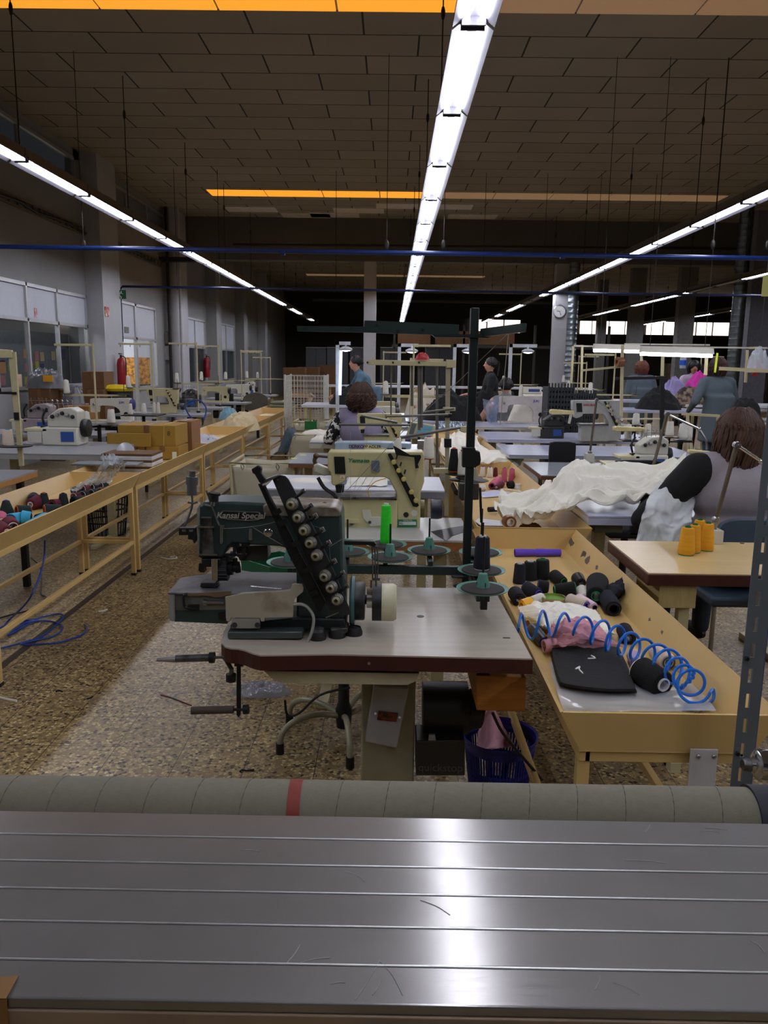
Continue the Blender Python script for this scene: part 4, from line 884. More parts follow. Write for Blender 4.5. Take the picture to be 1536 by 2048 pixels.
# ------------------------------------------------------------------ blue laundry basket
bc = P(1000, 1466, z=.25); bc = V(bc.x, bc.y, 0)
bk = thing('plastic_basket', 'dark blue slotted plastic basket on the floor beside front table', 'basket', bc)
M_bask = mat('navy_plastic', (16, 24, 120), .4, var=.1)
R1, R0 = .125, .1
MB().lathe([(0, .003), (R0, .003), (R0 + .003, .03), (R0, .03), (R0 - .004, .008), (0, .008)], bc, n=40).build('basket_base', M_bask, bk)
MB().lathe([(R1 - .004, .2), (R1 + .0, .2), (R1 + .004, .245), (R1 + .012, .25), (R1 + .012, .242), (R1 + .007, .236), (R1 - .003, .215)], bc, n=48).build('basket_rim', M_bask, bk)
mb = MB(); n_s = 64
for i in range(n_s):
    a = 2 * PI * i / n_s; d_ = V(math.cos(a), math.sin(a), 0); mb.cyl(bc + d_ * (R0 + .001) + V(0, 0, .02), bc + d_ * (R1 - .001) + V(0, 0, .21), .0034, n=6)
mb.lathe([(.1105, .118), (.1145, .118), (.1155, .132), (.1115, .132), (.1105, .118)], bc, n=48).build('basket_slats', M_bask, bk)
ca = P(985, 1500, Y=bc.y - .02)
pk = clothgrid([[V(bc.x - .085, bc.y - .05, .2), V(bc.x - .03, bc.y - .06, .21), V(bc.x + .03, bc.y - .03, .2)], [V(bc.x - .08, bc.y, .24), V(bc.x - .03, bc.y - .0, .3), V(bc.x + .05, bc.y + .0, .2)], [V(bc.x - .06, bc.y + .02, .26), V(bc.x - .035, bc.y + .01, .35), V(bc.x + .0, bc.y + .03, .25)], [V(bc.x - .07, bc.y + .06, .16), V(bc.x - .02, bc.y + .06, .2), V(bc.x + .05, bc.y + .05, .16)]], 40, 40, .012, 3, 4)
one('pink_cloth', pk, mat('pink_fabric', (206, 150, 162), .9, var=.05, bump=.1, bscale=90), 'crumpled pink cloth sticking up out of the blue basket', 'cloth', thick=.002, smooth='full')
one('cable', MB().tube([P(985, 1425, Y=2.4), P(1005, 1465, Y=2.4), P(1050, 1520, Y=2.4), P(1085, 1560, Y=2.4)], .005, 8, k=5), M_blk, 'thick black cable slanting down over the blue basket', 'cable')
# ------------------------------------------------------------------ people
M_skin = mat('skin', (196, 142, 116), .55, var=.05)
def limb(mb, a, b, r1, r2, n=12):
    a = Vector(a); b = Vector(b); mb.cyl(a, b, r1, r2, n); mb.ball(a, r1, 12, 8); mb.ball(b, r2, 12, 8); return mb
def hand(mb, w, d, s=1.0, side=1):
    w = Vector(w); d = Vector(d).normalized(); u = d.cross(V(0, 0, 1)).normalized(); up_ = u.cross(d)
    limb(mb, w, w + d * .03 * s, .024 * s, .028 * s); mb.ball(w + d * .055 * s, (.034 * s, .034 * s, .02 * s), 12, 8)
    for k, L in ((-1.5, .062), (-.5, .074), (.5, .07), (1.5, .055)):
        b0 = w + d * .075 * s + u * k * .017 * s; b1 = b0 + (d * .75 - up_ * .3) * L * .5 * s; b2 = b1 + (d * .4 - up_ * .8) * L * .5 * s
        limb(mb, b0, b1, .0085 * s, .008 * s, 8); limb(mb, b1, b2, .008 * s, .0068 * s, 8)
    t0 = w + d * .02 * s + u * side * -.02 * s; t1 = t0 + (d * .5 - u * side * .8) * .035 * s; t2 = t1 + d * .028 * s
    limb(mb, t0, t1, .0105 * s, .0095 * s, 8); limb(mb, t1, t2, .0095 * s, .008 * s, 8)
def person(label, loc, rz, top, over=None, trousers=None, sit=True, seat=.47, elbows=None, hands=None, lean=0.1, hair='bob', hairm=None, wide=1.0, voxel=.014, smock=False, tilt=(0, 0, 0), skirt_z=None, scale=1.0):
    t = lthing('person', label, 'person', loc, rz); t.scale = (scale,) * 3
    pz = seat + .09 if sit else .93
    def T(z): return V(0, lean * (z - pz) * 1.6, z)
    ch = T(pz + .34); sh = T(pz + .47); nk = T(pz + .56); hd = T(pz + .67) + V(tilt[0], tilt[1], tilt[2]); W = wide
    S = [V(s_ * .165 * W, sh.y, sh.z - .01) for s_ in (-1, 1)]
    elbows = [Vector(e) for e in (elbows or [(-.25 * W, sh.y + .1, sh.z - .27), (.25 * W, sh.y + .1, sh.z - .27)])]
    hands = [Vector(h) for h in (hands or [(-.15, sh.y + .36, sh.z - .26), (.15, sh.y + .36, sh.z - .26)])]
    hipx = .095 * W
    if sit:
        knee = [V(s_ * .13, .43, pz + .0) for s_ in (-1, 1)]; ank = [V(s_ * .13, .44, .09) for s_ in (-1, 1)]
    else:
        knee = [V(s_ * .1, .02, .5) for s_ in (-1, 1)]; ank = [V(s_ * .1, 0, .09) for s_ in (-1, 1)]
    def torso(mb, g):
        mb.ball(T(pz + .02), (.175 * W + g, .135 * W + g, .12 + g), 20, 12).ball(T(pz + .16), (.15 * W + g, .115 * W + g, .15 + g * .5), 20, 12).ball(ch, (.165 * W + g, .12 * W + g, .17 + g * .5), 20, 12)
        limb(mb, S[0].lerp(S[1], .12), S[0].lerp(S[1], .88), .062 * min(W, 1.1) + g, .062 * min(W, 1.1) + g); limb(mb, sh, nk - V(0, 0, .03), .075 + g, .055 + g * .7)
    b = MB(); torso(b, 0); limb(b, nk - V(0, 0, .05), hd - V(0, 0, .05), .05, .048)
    b.ball(hd, (.073, .09, .105), 18, 12).ball(hd + V(0, .025, -.055), (.052, .06, .055), 14, 9)
    b.ball(hd + V(0, .098, -.018), (.012, .018, .02), 8, 6)
    for s_ in (-1, 1): b.ball(hd + V(s_ * .075, -.005, -.015), (.01, .018, .028), 8, 6)
    for i in (0, 1):
        limb(b, S[i], elbows[i], .05 * W, .038); limb(b, elbows[i], hands[i], .037, .024); hand(b, hands[i], hands[i] - elbows[i], side=1 if i else -1)
        limb(b, V(hipx * (i * 2 - 1), 0, pz), knee[i], .08, .055); limb(b, knee[i], ank[i], .052, .036)
    b.build('body', M_skin, t, local=True, remesh=voxel * .8)
    c = MB(); torso(c, .014)
    for i in (0, 1): limb(c, S[i], elbows[i], .064 * W, .052 * min(W, 1.15)); limb(c, elbows[i], elbows[i].lerp(hands[i], .93), .051, .036)
    if smock:
        zb = pz - .12 if sit else (skirt_z or .62)
        c.lathe([(.0, zb), (.205 * W, zb), (.175 * W, pz + .1), (.165 * W, pz + .3), (0, pz + .3)], n=24)
    c.build('blouse' if over else 'top', top, t, local=True, remesh=voxel)
    if over:
        o = MB(); torso(o, .026); o.build('vest', over, t, local=True, remesh=voxel)
    tr = MB(); tr.ball(V(0, 0, pz), (.185 * W, .15 * W, .13), 18, 10)
    for i in (0, 1): limb(tr, V(hipx * (i * 2 - 1), 0, pz), knee[i], .092, .066); limb(tr, knee[i], ank[i], .064, .05)
    tr.build('trousers', trousers or M_blk, t, local=True, remesh=voxel)
    for i in (0, 1): MB().ball(V(ank[i].x, ank[i].y + .07, .045), (.042, .12, .045), 14, 9).build('shoe', M_blk, t, local=True)
    for s_ in (-1, 1): MB().ball(hd + V(s_ * .03, .083, .012), (.013, .008, .006), 8, 6).build('eye', M_blk, t, local=True)
    MB().ball(hd + V(0, .083, -.055), (.022, .008, .006), 8, 6).build('mouth', mat('lips', (150, 70, 70), .5), t, local=True)
    # hair
    random.seed(len(label)); hb = MB(); hc = hd + V(0, -.012, .022)
    L = {'short': .04, 'bob': .14, 'long': .24, 'curly': .17, 'tail': .05}[hair]; big = 1.0 if hair in ('short', 'tail') else 1.12
    hb.ball(hc, (.083 * big, .093 * big, .1), 20, 12)
    N = {'short': 60, 'tail': 90, 'bob': 190, 'long': 300, 'curly': 300}[hair]
    for k_ in range(N):
        a = random.uniform(-PI * 1.08, PI * .08) if True else 0
        e = random.uniform(.0, 1.2)
        r0 = V(math.cos(a) * math.cos(e) * .084 * big, math.sin(a) * math.cos(e) * .095 * big, math.sin(e) * .105)
        p0 = hc + r0; o_ = V(r0.x, r0.y, 0); o_ = o_.normalized() if o_.length > .01 else V(0, -1, 0)
        q = [p0]; ll = L * random.uniform(.7, 1.1); wv = random.uniform(0, 6.3)
        eq = V(hc.x + o_.x * .09 * big, hc.y + o_.y * .1 * big, hc.z - .0)
        q.append(p0.lerp(eq, .5) + o_ * .012); q.append(eq + o_ * random.uniform(-.004, .012))
        steps = 7 if hair == 'curly' else 4
        am = .024 if hair == 'curly' else .018
        for j in range(1, steps + 1):
            f = j / steps; bulge = (.03 * math.sin(f * PI) if hair == 'curly' else .012 * math.sin(f * PI)) - .015 * f
            q.append(eq + V(0, 0, -ll * f) + o_ * bulge + V(math.sin(wv + f * (14 if hair == 'curly' else 5)), math.cos(wv + f * (13 if hair == 'curly' else 4)), 0) * am)
        hb.tube(q, .0075, 5, k=2, radii=lambda u_: .0085 * (1 - .6 * u_))
    if hair == 'tail': 
        for k_ in range(14): hb.tube([hc + V(0, -.08, .03), hc + V(random.uniform(-.02, .02), -.13, .01), hc + V(random.uniform(-.03, .03), -.13, -.1), hc + V(random.uniform(-.02, .02), -.12, -.2)], .01, 6, k=3)
    hb.build('hair', hairm or M_blk, t, local=True)
    return t

# ------------------------------------------------------------------ what lies in the nearest right trough
def Z6(x, y): return (1000 + x / 3.072, 1050 + y / 3.072)
TZ = .6545
G1 = 'dark thread cones in the near right trough'
a = P(*Z6(90, 170), z=TZ + .018); b_ = P(*Z6(372, 170), z=TZ + .018)
pt = thing('plastic_cone_tubes', 'two purple plastic cone tubes nested end to end in the near right trough', 'plastic tube', a - V(0, 0, .018))
m_ = a.lerp(b_, .48)
MB().lathe([(.0165, 0), (.0185, .001), (.0168, (m_ - a).length), (.015, (m_ - a).length), (.0165, 0)], a, b_ - a, 24).build('left_tube', M_corep, pt)
MB().lathe([(.0195, 0), (.0195, .003), (.0168, (b_ - m_).length), (.0145, (b_ - m_).length), (.017, .0)], m_, b_ - m_, 24).build('right_tube', M_corep, pt)
def c6(x, yb, yt, w_, *a_, **k): q = Z6(x, yb); k.setdefault('rt', wpx(P(q[0], q[1], z=TZ), w_ * .46 / 3.072)); return cone(q[0], q[1], Z6(x, yt)[1], w_ * 1.12 / 3.072, TZ, *a_, **k)
c6(116, 372, 232, 70, M_navyy, M_corew, 'standing navy thread cone, leftmost of three upright in the near trough', G1)
c6(182, 352, 218, 82, M_blacky, M_corew, 'standing black thread cone with white core between two others in the near trough', G1)
c6(256, 345, 206, 88, M_blacky, M_coreg, 'standing black thread cone with green core in the near right trough', G1)
def l6(ax_, ay, bx_, by, r, *a_, **k): p_ = Z6(ax_, ay); q_ = Z6(bx_, by); return lying(p_[0], p_[1], q_[0], q_[1], TZ, r * 1.15 / 3.072, *a_, **k)
l6(330, 310, 395, 350, 34, M_blacky, M_coreg, 'black cone with green tip lying beside the three upright cones', G1)
l6(90, 415, 120, 462, 38, M_navyy, M_corek, 'navy cone lying at the left edge of the near trough, open end forward', G1, rt=.95)
l6(160, 385, 240, 425, 36, M_navyy, M_corep, 'navy cone with a purple rim lying beside the left trough edge', G1, rt=.8)
l6(230, 375, 300, 385, 36, M_blacky, M_corep, 'black cone lying crosswise in the middle of the dark cone pile', G1, rt=.9)
l6(460, 395, 330, 400, 42, M_blacky, M_coreg, 'large black cone lying with a purple and green end in the near trough', G1, rt=.75)
l6(475, 325, 500, 360, 34, M_darkm, M_corek, 'dark grey plastic cone pushed into the white thread cone', G1, rt=.8)
l6(500, 400, 525, 450, 32, M_whitey, M_corew, 'grey-white thread cone lying under the dark plastic cone', G1, rt=.8)
l6(600, 350, 590, 440, 56, M_blacky, M_coreg, 'big black cone lying with its green ring end towards the camera', G1, rt=.85, hollow=False)
l6(655, 440, 700, 520, 44, M_navyy, M_corek, 'navy cone with open end lying nearest the right wall of the trough', G1, rt=.95)
q0 = [P(*Z6(*p_), z=zz) for p_, zz in (((640, 400), TZ + .03), ((690, 370), TZ + .06), ((750, 335), TZ + .1), ((650, 450), TZ + .02), ((700, 430), TZ + .05), ((768, 400), TZ + .07), ((665, 480), TZ + .01), ((720, 470), TZ + .02), ((765, 440), TZ + .02))]
one('navy_cloth', clothgrid([q0[0:3], q0[3:6], q0[6:9]], 24, 24, .012, 3, 3), mat('navy_fabric', (14, 16, 34), .9), 'navy scrap of cloth standing over the cones at the right', 'cloth', thick=.0015, smooth='full')
l6(260, 450, 190, 470, 30, M_whitey, M_corey, 'white thread cone on a yellow plastic cone in the near trough', None, rt=.85)
l6(190, 480, 130, 495, 34, M_corey, M_corey, 'yellow plastic cone lying open in the near right trough', None, rt=.9)
tc_ = P(*Z6(325, 490), z=TZ); tr_ = wpx(tc_, 78 / 3.072)
tr0 = thing('masking_tape_roll', 'wide roll of brown tape with green core lying in the near right trough', 'tape roll', tc_)
MB().lathe([(tr_ * .93, 0), (tr_, 0), (tr_, .032), (tr_ * .93, .032), (tr_ * .93, 0)], tc_, n=40).build('tape', mat('masking_tape', (176, 150, 108), .6), tr0)
MB().lathe([(0, .002), (tr_ * .9, .002), (tr_ * .925, .031), (tr_ * .9, .033), (tr_ * .88, .026), (0, .026)], tc_, n=40).build('core', mat('lime_core', (104, 142, 40), .5, var=.3, scale=30), tr0)
l6(420, 460, 535, 500, 36, M_creamy, M_corep, 'cream thread cone with purple rim lying beside the tape roll', None, rt=.95)
l6(480, 450, 585, 508, 28, mat('pale_pink_yarn', (222, 190, 206), .9, bump=.2), M_corek, 'pale pink thread cone with black end lying beside the tape roll', None, rt=.85, hollow=False)
# cloths
def ctr(rows): return [[P(*Z6(x, y), z=TZ + h) for x, y, h in r] for r in rows]
M_white = mat('cream_white_cotton', (238, 234, 220), .85, var=.03, scale=6, bump=.08, bscale=120)
M_pink = mat('dusty_pink_fabric', (206, 146, 156), .88, var=.05, bump=.08, bscale=120)
one('white_cloth', clothgrid(ctr([[(110, 520, .01), (180, 495, .02), (300, 485, .03), (400, 500, .03), (500, 520, .03), (585, 545, .01)], [(130, 560, .01), (190, 540, .04), (300, 530, .05), (400, 540, .05), (520, 560, .04), (620, 590, .01)], [(160, 600, .01), (230, 590, .045), (300, 580, .05), (400, 590, .05), (560, 620, .04), (670, 640, .02)], [(230, 640, .01), (260, 640, .03), (330, 640, .04), (450, 640, .04), (620, 670, .03), (715, 690, .01)]]), 70, 70, .018, 4, 2), M_white, 'white cotton cloth crumpled under the pink one in the near trough', 'cloth', thick=.0015, smooth='full')
one('pink_cloth', clothgrid(ctr([[(330, 620, .05), (380, 600, .07), (450, 590, .08), (520, 595, .08), (590, 610, .06)], [(300, 670, .04), (370, 650, .08), (450, 640, .09), (540, 650, .08), (640, 680, .05)], [(280, 720, .02), (360, 710, .05), (450, 700, .07), (560, 710, .06), (690, 730, .03)], [(255, 770, .01), (330, 760, .03), (430, 760, .04), (560, 760, .03), (765, 765, .01)]]), 80, 80, .018, 3.2, 6), M_pink, 'dusty pink cloth bunched up under the blue coil hose', 'cloth', thick=.0015, smooth='full')
a = P(*Z6(268, 745), z=TZ + .03)
one('pink_cloth_roll', MB().lathe([(.016, 0), (.02, .001), (.021, .05), (.015, .05), (.016, 0)], a, V(1, .25, .05), 20), M_pink, 'rolled pink cloth end at the left edge of the near trough', 'cloth')
l6(200, 640, 280, 730, 36, M_corek, M_corep, 'dark grey plastic cone with purple rims lying left of the pink cloth', None, rt=.9)
l6(760, 640, 790, 700, 40, M_navyy, M_corek, 'dark cone with open end lying inside the coil hose', None, rt=1.0)
l6(815, 800, 830, 850, 32, M_lilac, M_corep, 'lilac thread cone lying behind the big black one', None, rt=.9)
l6(960, 770, 1040, 850, 46, M_creamy, M_coret, 'cream thread cone with a teal open end, lying under the coil hose', None, rt=.95)
l6(860, 890, 1010, 985, 74, M_blacky, M_corew, 'largest black thread cone with white label end, lying in near trough', None, rt=.92, hollow=False)
# folded black garment
gm = thing('folded_garment', 'folded black garment with two white marks in the near right trough', 'garment', P(*Z6(570, 900), z=TZ))
M_blkf = mat('black_fabric', (18, 16, 20), .85, var=.2, bump=.15, bscale=90)
o1 = [(315, 800), (330, 765), (520, 762), (715, 768), (745, 800), (790, 900), (832, 1020), (820, 1035), (600, 1030), (390, 1000), (355, 960), (325, 860)]
for i in range(3):
    k_ = 1 - i * .012
    cx_ = 575; cy_ = 900
    pts = [P(*Z6(cx_ + (x - cx_) * k_, cy_ + (y - cy_) * k_ - i * 4), z=TZ + .004 + i * .009) for x, y in o1]
    MB().prism(cr_spline(pts, 3, True), (0, 0, .0085)).build('fabric_layer', M_blkf, gm, bevel=.003)
def mark(pts):
    return MB().tube([P(*Z6(*p_), z=TZ + .0315) for p_ in pts], .0026, 5, k=3)
M_tag = mat('white_mark', (225, 225, 225), .6)
mark([(540, 820), (585, 818), (560, 802), (575, 812)]).build('white_mark', M_tag, gm); mark([(465, 885), (490, 870), (485, 885), (510, 912)]).build('white_mark', M_tag, gm)
# plastic sheet
M_film = mat('clear_film', (206, 214, 222), .12, 0, var=.03, alpha=.55, spec=1.0)
one('plastic_sheet', clothgrid(ctr([[(300, 850, .002), (560, 850, .002), (900, 1000, .004), (1180, 980, .01)], [(330, 960, .004), (560, 980, .003), (900, 1050, .006), (1240, 1040, .012)], [(370, 1090, .02), (560, 1100, .003), (900, 1100, .006), (1290, 1090, .02)], [(400, 1150, .03), (560, 1150, .01), (900, 1150, .01), (1330, 1150, .04)]]), 40, 40, .004, 2, 9), M_film, 'clear plastic sheet lying on the bottom at the near end of the trough', 'plastic sheet', smooth='full')
# spiral hose
ax6 = [((80, 640), .075), ((250, 610), .095), ((440, 620), .10), ((610, 665), .095), ((740, 715), .085), ((860, 765), .08), ((980, 830), .075), ((1080, 890), .07), ((1150, 950), .065), ((1195, 1000), .06)]
axp = cr_spline([P(*Z6(*p_), z=TZ + h) for p_, h in ax6], 30)
hp = []; turns = 13.2; n_t = len(axp)
for i, p_ in enumerate(axp):
    f = i / (n_t - 1); d_ = (axp[min(i + 1, n_t - 1)] - axp[max(i - 1, 0)]).normalized()
    side = V(d_.y, -d_.x, 0).normalized(); tw = f ** 3 * 1.0
    if f > .7: d2 = (d_ + V(0, -1, 0) * (f - .7) * 3).normalized(); side = V(1, 0, 0) * ((f - .7) * 3.3) + side * (1 - (f - .7) * 3.3); side.normalize(); upv = V(0, .25, 1).normalized()
    else: upv = V(0, 0, 1)
    sub_ = 6
    for s_ in range(sub_ if i < n_t - 1 else 1):
        ff = (i + s_ / sub_) / (n_t - 1); an = ff * turns * 2 * PI - PI / 2
        pp = p_ if i == n_t - 1 else p_.lerp(axp[i + 1], s_ / sub_)
        rr = .039 * (1 + .1 * math.sin(ff * 20)); hp.append(pp + side * math.cos(an) * rr + upv * math.sin(an) * rr)
e0 = P(*Z6(1255, 1115), z=TZ + .012)
hp += cr_spline([hp[-1], P(*Z6(1310, 1010), z=TZ + .05), P(*Z6(1310, 1070), z=TZ + .03), e0], 8)[1:]
ch = thing('coiled_air_hose', 'bright blue spiral air hose stretched over the contents of the near right trough', 'hose', P(*Z6(700, 900), z=TZ))
MB().tube(hp, .0044, 8).build('hose', mat('bright_blue_hose', (10, 110, 214), .3, var=.06), ch)
MB().cyl(e0, P(*Z6(1205, 1145), z=TZ + .01), .006, .0065).build('metal_coupling', M_steel, ch)
MB().trace([Z6(1110, 1150), Z6(1150, 1120), Z6(1200, 1130), Z6(1210, 1150)], e0.y - .005, .02).build('air_nozzle', mat('nozzle_grey', (70, 70, 72), .5), ch)

# ------------------------------------------------------------------ table with the four yellow cones
M_wtop = mat('yellowed_laminate', (214, 186, 128), .28, var=.05, scale=2.5, stretch=(1, 8, 1))
A = P(1297, 1146, z=.8); Bk = P(1218, 1081, z=.8)
X0 = (A.x + Bk.x) / 2
wt = thing('sewing_table', 'yellowed laminate table with mahogany edge holding four yellow cones', 'table', (1.45, (A.y + Bk.y) / 2, 0))
MB().bx(X0, 2.15, A.y, Bk.y, .796, .8).build('laminate_top', M_wtop, wt)
MB().bx(X0 - .003, 2.152, A.y - .003, Bk.y + .003, .752, .796).build('edge_band', M_red, wt, bevel=.003)
a = P(1320, 1165, Y=A.y + .02).x; c = P(1395, 1165, Y=A.y + .02).x
MB().bx(a, c, A.y + .02, A.y + .3, .66, .752).build('leg_bracket', mat('pale_wood', (176, 156, 104), .5, var=.1, scale=12, stretch=(8, 8, 1)), wt, bevel=.002)
for x in (c - .03, 2.05): MB().bx(x - .02, x + .02, A.y + .05, A.y + .09, 0, .66 if x < 1.9 else .752).build('leg', M_cream, wt)
for x in (c - .03, 2.05): MB().bx(x - .02, x + .02, Bk.y - .12, Bk.y - .08, 0, .752).build('leg', M_cream, wt)
MB().bx(c - .05, c - .01, A.y, Bk.y, 0, .04).build('foot_bar', M_cream, wt)
a = P(1484, 1087, z=.8); MB().cyl((a.x, a.y, .8), (a.x, a.y, .8015), .009).build('cable_hole', M_blk, wt)
GY = 'yellow thread cones on the right table'
cone(1395, 1101, 1037, 28, .8, M_yell, M_coreg, 'yellow thread cone, rearmost of four on the right table', GY)
cone(1412, 1104, 1044, 29, .8, M_yell, M_coreg, 'yellow thread cone at the right of the group of four', GY)
cone(1386, 1108, 1047, 28, .8, M_yell, M_coreg, 'yellow thread cone mostly hidden between the others', GY)
cone(1371.5, 1113, 1052, 34, .8, M_yell, M_coreg, 'yellow thread cone nearest the camera and leftmost of four', GY)
# jointed arms
def arm(px0, py0, px1, py1, px2, py2, z, Y, base, label, lamp=None, r=.0085):
    t = thing('jointed_arm', label, 'arm stand', P(px0, py0, Y=Y)); b_ = P(px0, py0, Y=Y); j = P(px1, py1, Y=Y); e = P(px2, py2, Y=Y)
    MB().bx(b_.x - base, b_.x + base * .9, Y - .03, Y + .05, z, z + .06 * base / .03).build('base_box', M_creamw, t, bevel=.002)
    MB().cyl((b_.x, Y, z + .06 * base / .03), (b_.x, Y, max(b_.z, z + .065 * base / .03)), r * .7).ball(b_, r * 1.9, 14, 9).cyl(b_ - V(0, .018, 0), b_ + V(0, .018, 0), r * 1.4).build('base_joint', M_steel, t)
    MB().cyl(b_, j, r).build('lower_arm', mat('arm_bronze', (120, 110, 96), .35, .7), t)
    MB().ball(j, r * 1.7, 14, 9).cyl(j - V(0, .015, 0), j + V(0, .015, 0), r * 1.5).build('elbow', M_steel, t)
    MB().cyl(j, e, r * .75).ball(e, r * 1.4, 12, 8).build('upper_arm', M_chrome, t)
    if lamp:
        x, y, w_ = lamp; h0 = P(x - w_ / 2, y, Y=Y); h1 = P(x + w_ / 2, y + 3, Y=Y)
        MB().tube([e, e.lerp(h1, .5) + V(.01, 0, 0), h1 + V(-.02, 0, .02)], r * .8, 8, k=3).build('swan_joint', M_steel, t)
        MB().box((h0 + h1) / 2, ((h1 - h0).length, .05, .022), Matrix.Rotation(.06, 3, 'Y')).build('lamp_head', mat('yellowed_lamp_head', (214, 196, 140), .4), t, bevel=.005)
    return t
arm(1432, 1040, 1473, 890, 1523, 923, .8, 3.42, .03, 'bent metal arm stand on the yellow-cone table beside the steel post', r=.0095)
b_ = P(1437, 1050, Y=3.42)

# ------------------------------------------------------------------ seated woman at the right
M_hairbr = mat('auburn_brown_hair', (72, 46, 30), .6, var=.35, scale=40, stretch=(1, 1, .2))
M_vest = mat('grey_lilac_vest', (150, 142, 148), .85, var=.05, bump=.06)
M_bsl = mat('black_knit', (10, 10, 12), .9, var=.3)
wx = P(1492, 900, Y=3.98).x
person('woman seen from behind with brown hair, black sleeves and grey vest, at right', (wx, 3.98, 0), rad(12), M_bsl, M_vest, mat('jeans_dark', (40, 48, 60), .9), sit=True, seat=.5, lean=.04, wide=1.42, hair='long', hairm=M_hairbr,
       elbows=[(-.50, .06, .80), (.34, .14, .8)], hands=[(-.30, .36, .85), (.16, .40, .84)], voxel=.012, tilt=(-.03, 0, -.02), scale=1.0)
cx0 = P(1438, 1040, Y=3.66).x
ck_ = thing('office_chair', 'dark blue-grey chair back behind the yellow-cone table at right', 'chair', (cx0 + .22, 3.8, 0))
M_chb = mat('blue_grey_chair', (62, 76, 92), .5)
MB().prism(cr_spline([V(cx0, 3.66, .62), V(cx0, 3.66, .8), V(cx0 + .05, 3.66, .855), V(cx0 + .2, 3.66, .862), V(cx0 + .4, 3.66, .85), V(cx0 + .44, 3.66, .8), V(cx0 + .44, 3.66, .62)], 4), (0, .03, 0)).build('backrest', M_chb, ck_, bevel=.006)
MB().bx(cx0 + .02, cx0 + .42, 3.7, 4.1, .42, .47).build('seat', M_chb, ck_, bevel=.015)
for dx, dy in ((.04, .06), (.4, .06), (.04, .4), (.4, .4)): MB().cyl((cx0 + dx, 3.66 + dy, .42), (cx0 + dx, 3.66 + dy, 0), .011).build('leg', M_steel, ck_)
MB().bx(cx0 + .2, cx0 + .24, 3.67, 3.72, .45, .64).build('back_post', M_steel, ck_)
# her table with the pile of white cloth
def tbl(xl, xr, yf, yb, label, top, z=.8, th=.035, name='sewing_table', edge=None, legs=True, xend=None, cat='table'):
    a = P(xl, yf, z=z); Y0 = a.y; Y1 = P(xl, yb, z=z).y; x0 = a.x; x1 = P(xr, yf, Y=Y0).x if xend is None else xend
    t = thing(name, label, cat, ((x0 + x1) / 2, (Y0 + Y1) / 2, 0))
    MB().bx(x0, x1, Y0, Y1, z - th * .25, z).build('top', top, t, bevel=.003)
    MB().bx(x0 + .002, x1 - .002, Y0 + .002, Y1 - .002, z - th, z - th * .25).build('edge_band', edge or mat('brown_edge', (84, 52, 34), .5), t)
    if legs:
        for x in (x0 + .12, x1 - .12):
            if x1 - x0 < .35 and x > x0 + .13: continue
            f_ = MB().bx(x - .03, x + .03, (Y0 + Y1) / 2 - .03, (Y0 + Y1) / 2 + .03, .035, z - th).build('leg', M_cream, t)
            MB().bx(x - .025, x + .025, Y0 + .02, Y1 - .02, 0, .035).build('foot_bar', M_cream, f_, bevel=.003)
    return t, x0, x1, Y0, Y1
M_blu = mat('pale_blue_laminate', (186, 190, 212), .22, var=.04, scale=3); M_gl = mat('glossy_grey_laminate', (160, 166, 176), .15, var=.05, scale=2)
T1 = tbl(1177, 1300, 1031, 1000, 'pale lilac-edged sewing table under the large cream-white cloth', M_blu, th=.05, edge=M_blu, xend=2.2)
bm_ = P(1190, 1040, Y=T1[3] + .05); bn = P(1245, 1066, Y=T1[3] + .05)
one('table_drawer', MB().bx(bm_.x, bn.x, T1[3] + .05, T1[3] + .3, bn.z, .748), mat('drawer_olive', (96, 98, 78), .6), 'dull olive drawer box under the lilac-edged table', 'drawer', bevel=.004)
# big white cloth: rises from the second right trough onto the table and hangs down beside her
def cw(r): return [P(x, y, Y=Y) for x, y, Y in r]
rows_ = [cw([(1000, 1010, 4.55), (1080, 1000, 4.7), (1120, 955, 4.75), (1190, 948, 4.75), (1290, 955, 4.75), (1370, 935, 4.6)]),
         cw([(998, 1022, 4.4), (1085, 1008, 4.5), (1125, 970, 4.5), (1195, 965, 4.5), (1290, 972, 4.5), (1370, 950, 4.4)]),
         cw([(990, 1035, 4.25), (1070, 1030, 4.3), (1140, 990, 4.3), (1200, 985, 4.35), (1290, 992, 4.35), (1350, 972, 4.25)]),
         cw([(1000, 1045, 4.12), (1060, 1048, 4.15), (1130, 1030, 4.15), (1180, 1008, 4.2), (1270, 1014, 4.2), (1330, 1000, 4.15)]),
         cw([(1040, 1052, 4.05), (1065, 1053, 4.07), (1110, 1053, 4.07), (1160, 1020, 4.1), (1260, 1022, 4.13), (1320, 1020, 4.1)])]
one('white_cloth', clothgrid(rows_, 120, 140, .1, 4.2, 11), M_white, 'large heap of cream-white cotton draped from trough onto table at right', 'cloth', thick=.002, smooth='full')
rows_ = [cw([(1300, 985, 4.0), (1340, 950, 4.0), (1385, 935, 4.05), (1400, 945, 4.1)]), cw([(1290, 1010, 3.85), (1325, 1010, 3.85), (1360, 1015, 3.88), (1385, 1020, 3.9)]),
         cw([(1275, 1060, 3.82), (1310, 1060, 3.8), (1345, 1065, 3.82), (1375, 1060, 3.85)]), cw([(1262, 1120, 3.8), (1300, 1125, 3.78), (1340, 1128, 3.8), (1370, 1115, 3.82)])]
one('white_cloth', clothgrid(rows_, 90, 70, .045, 1.5, 21, up=(-.2, -1, .1)), mat('pale_grey_white_cotton', (206, 210, 210), .85, bump=.08), 'white cloth hanging down in folds beside the seated woman at right', 'cloth', thick=.002, smooth='full')
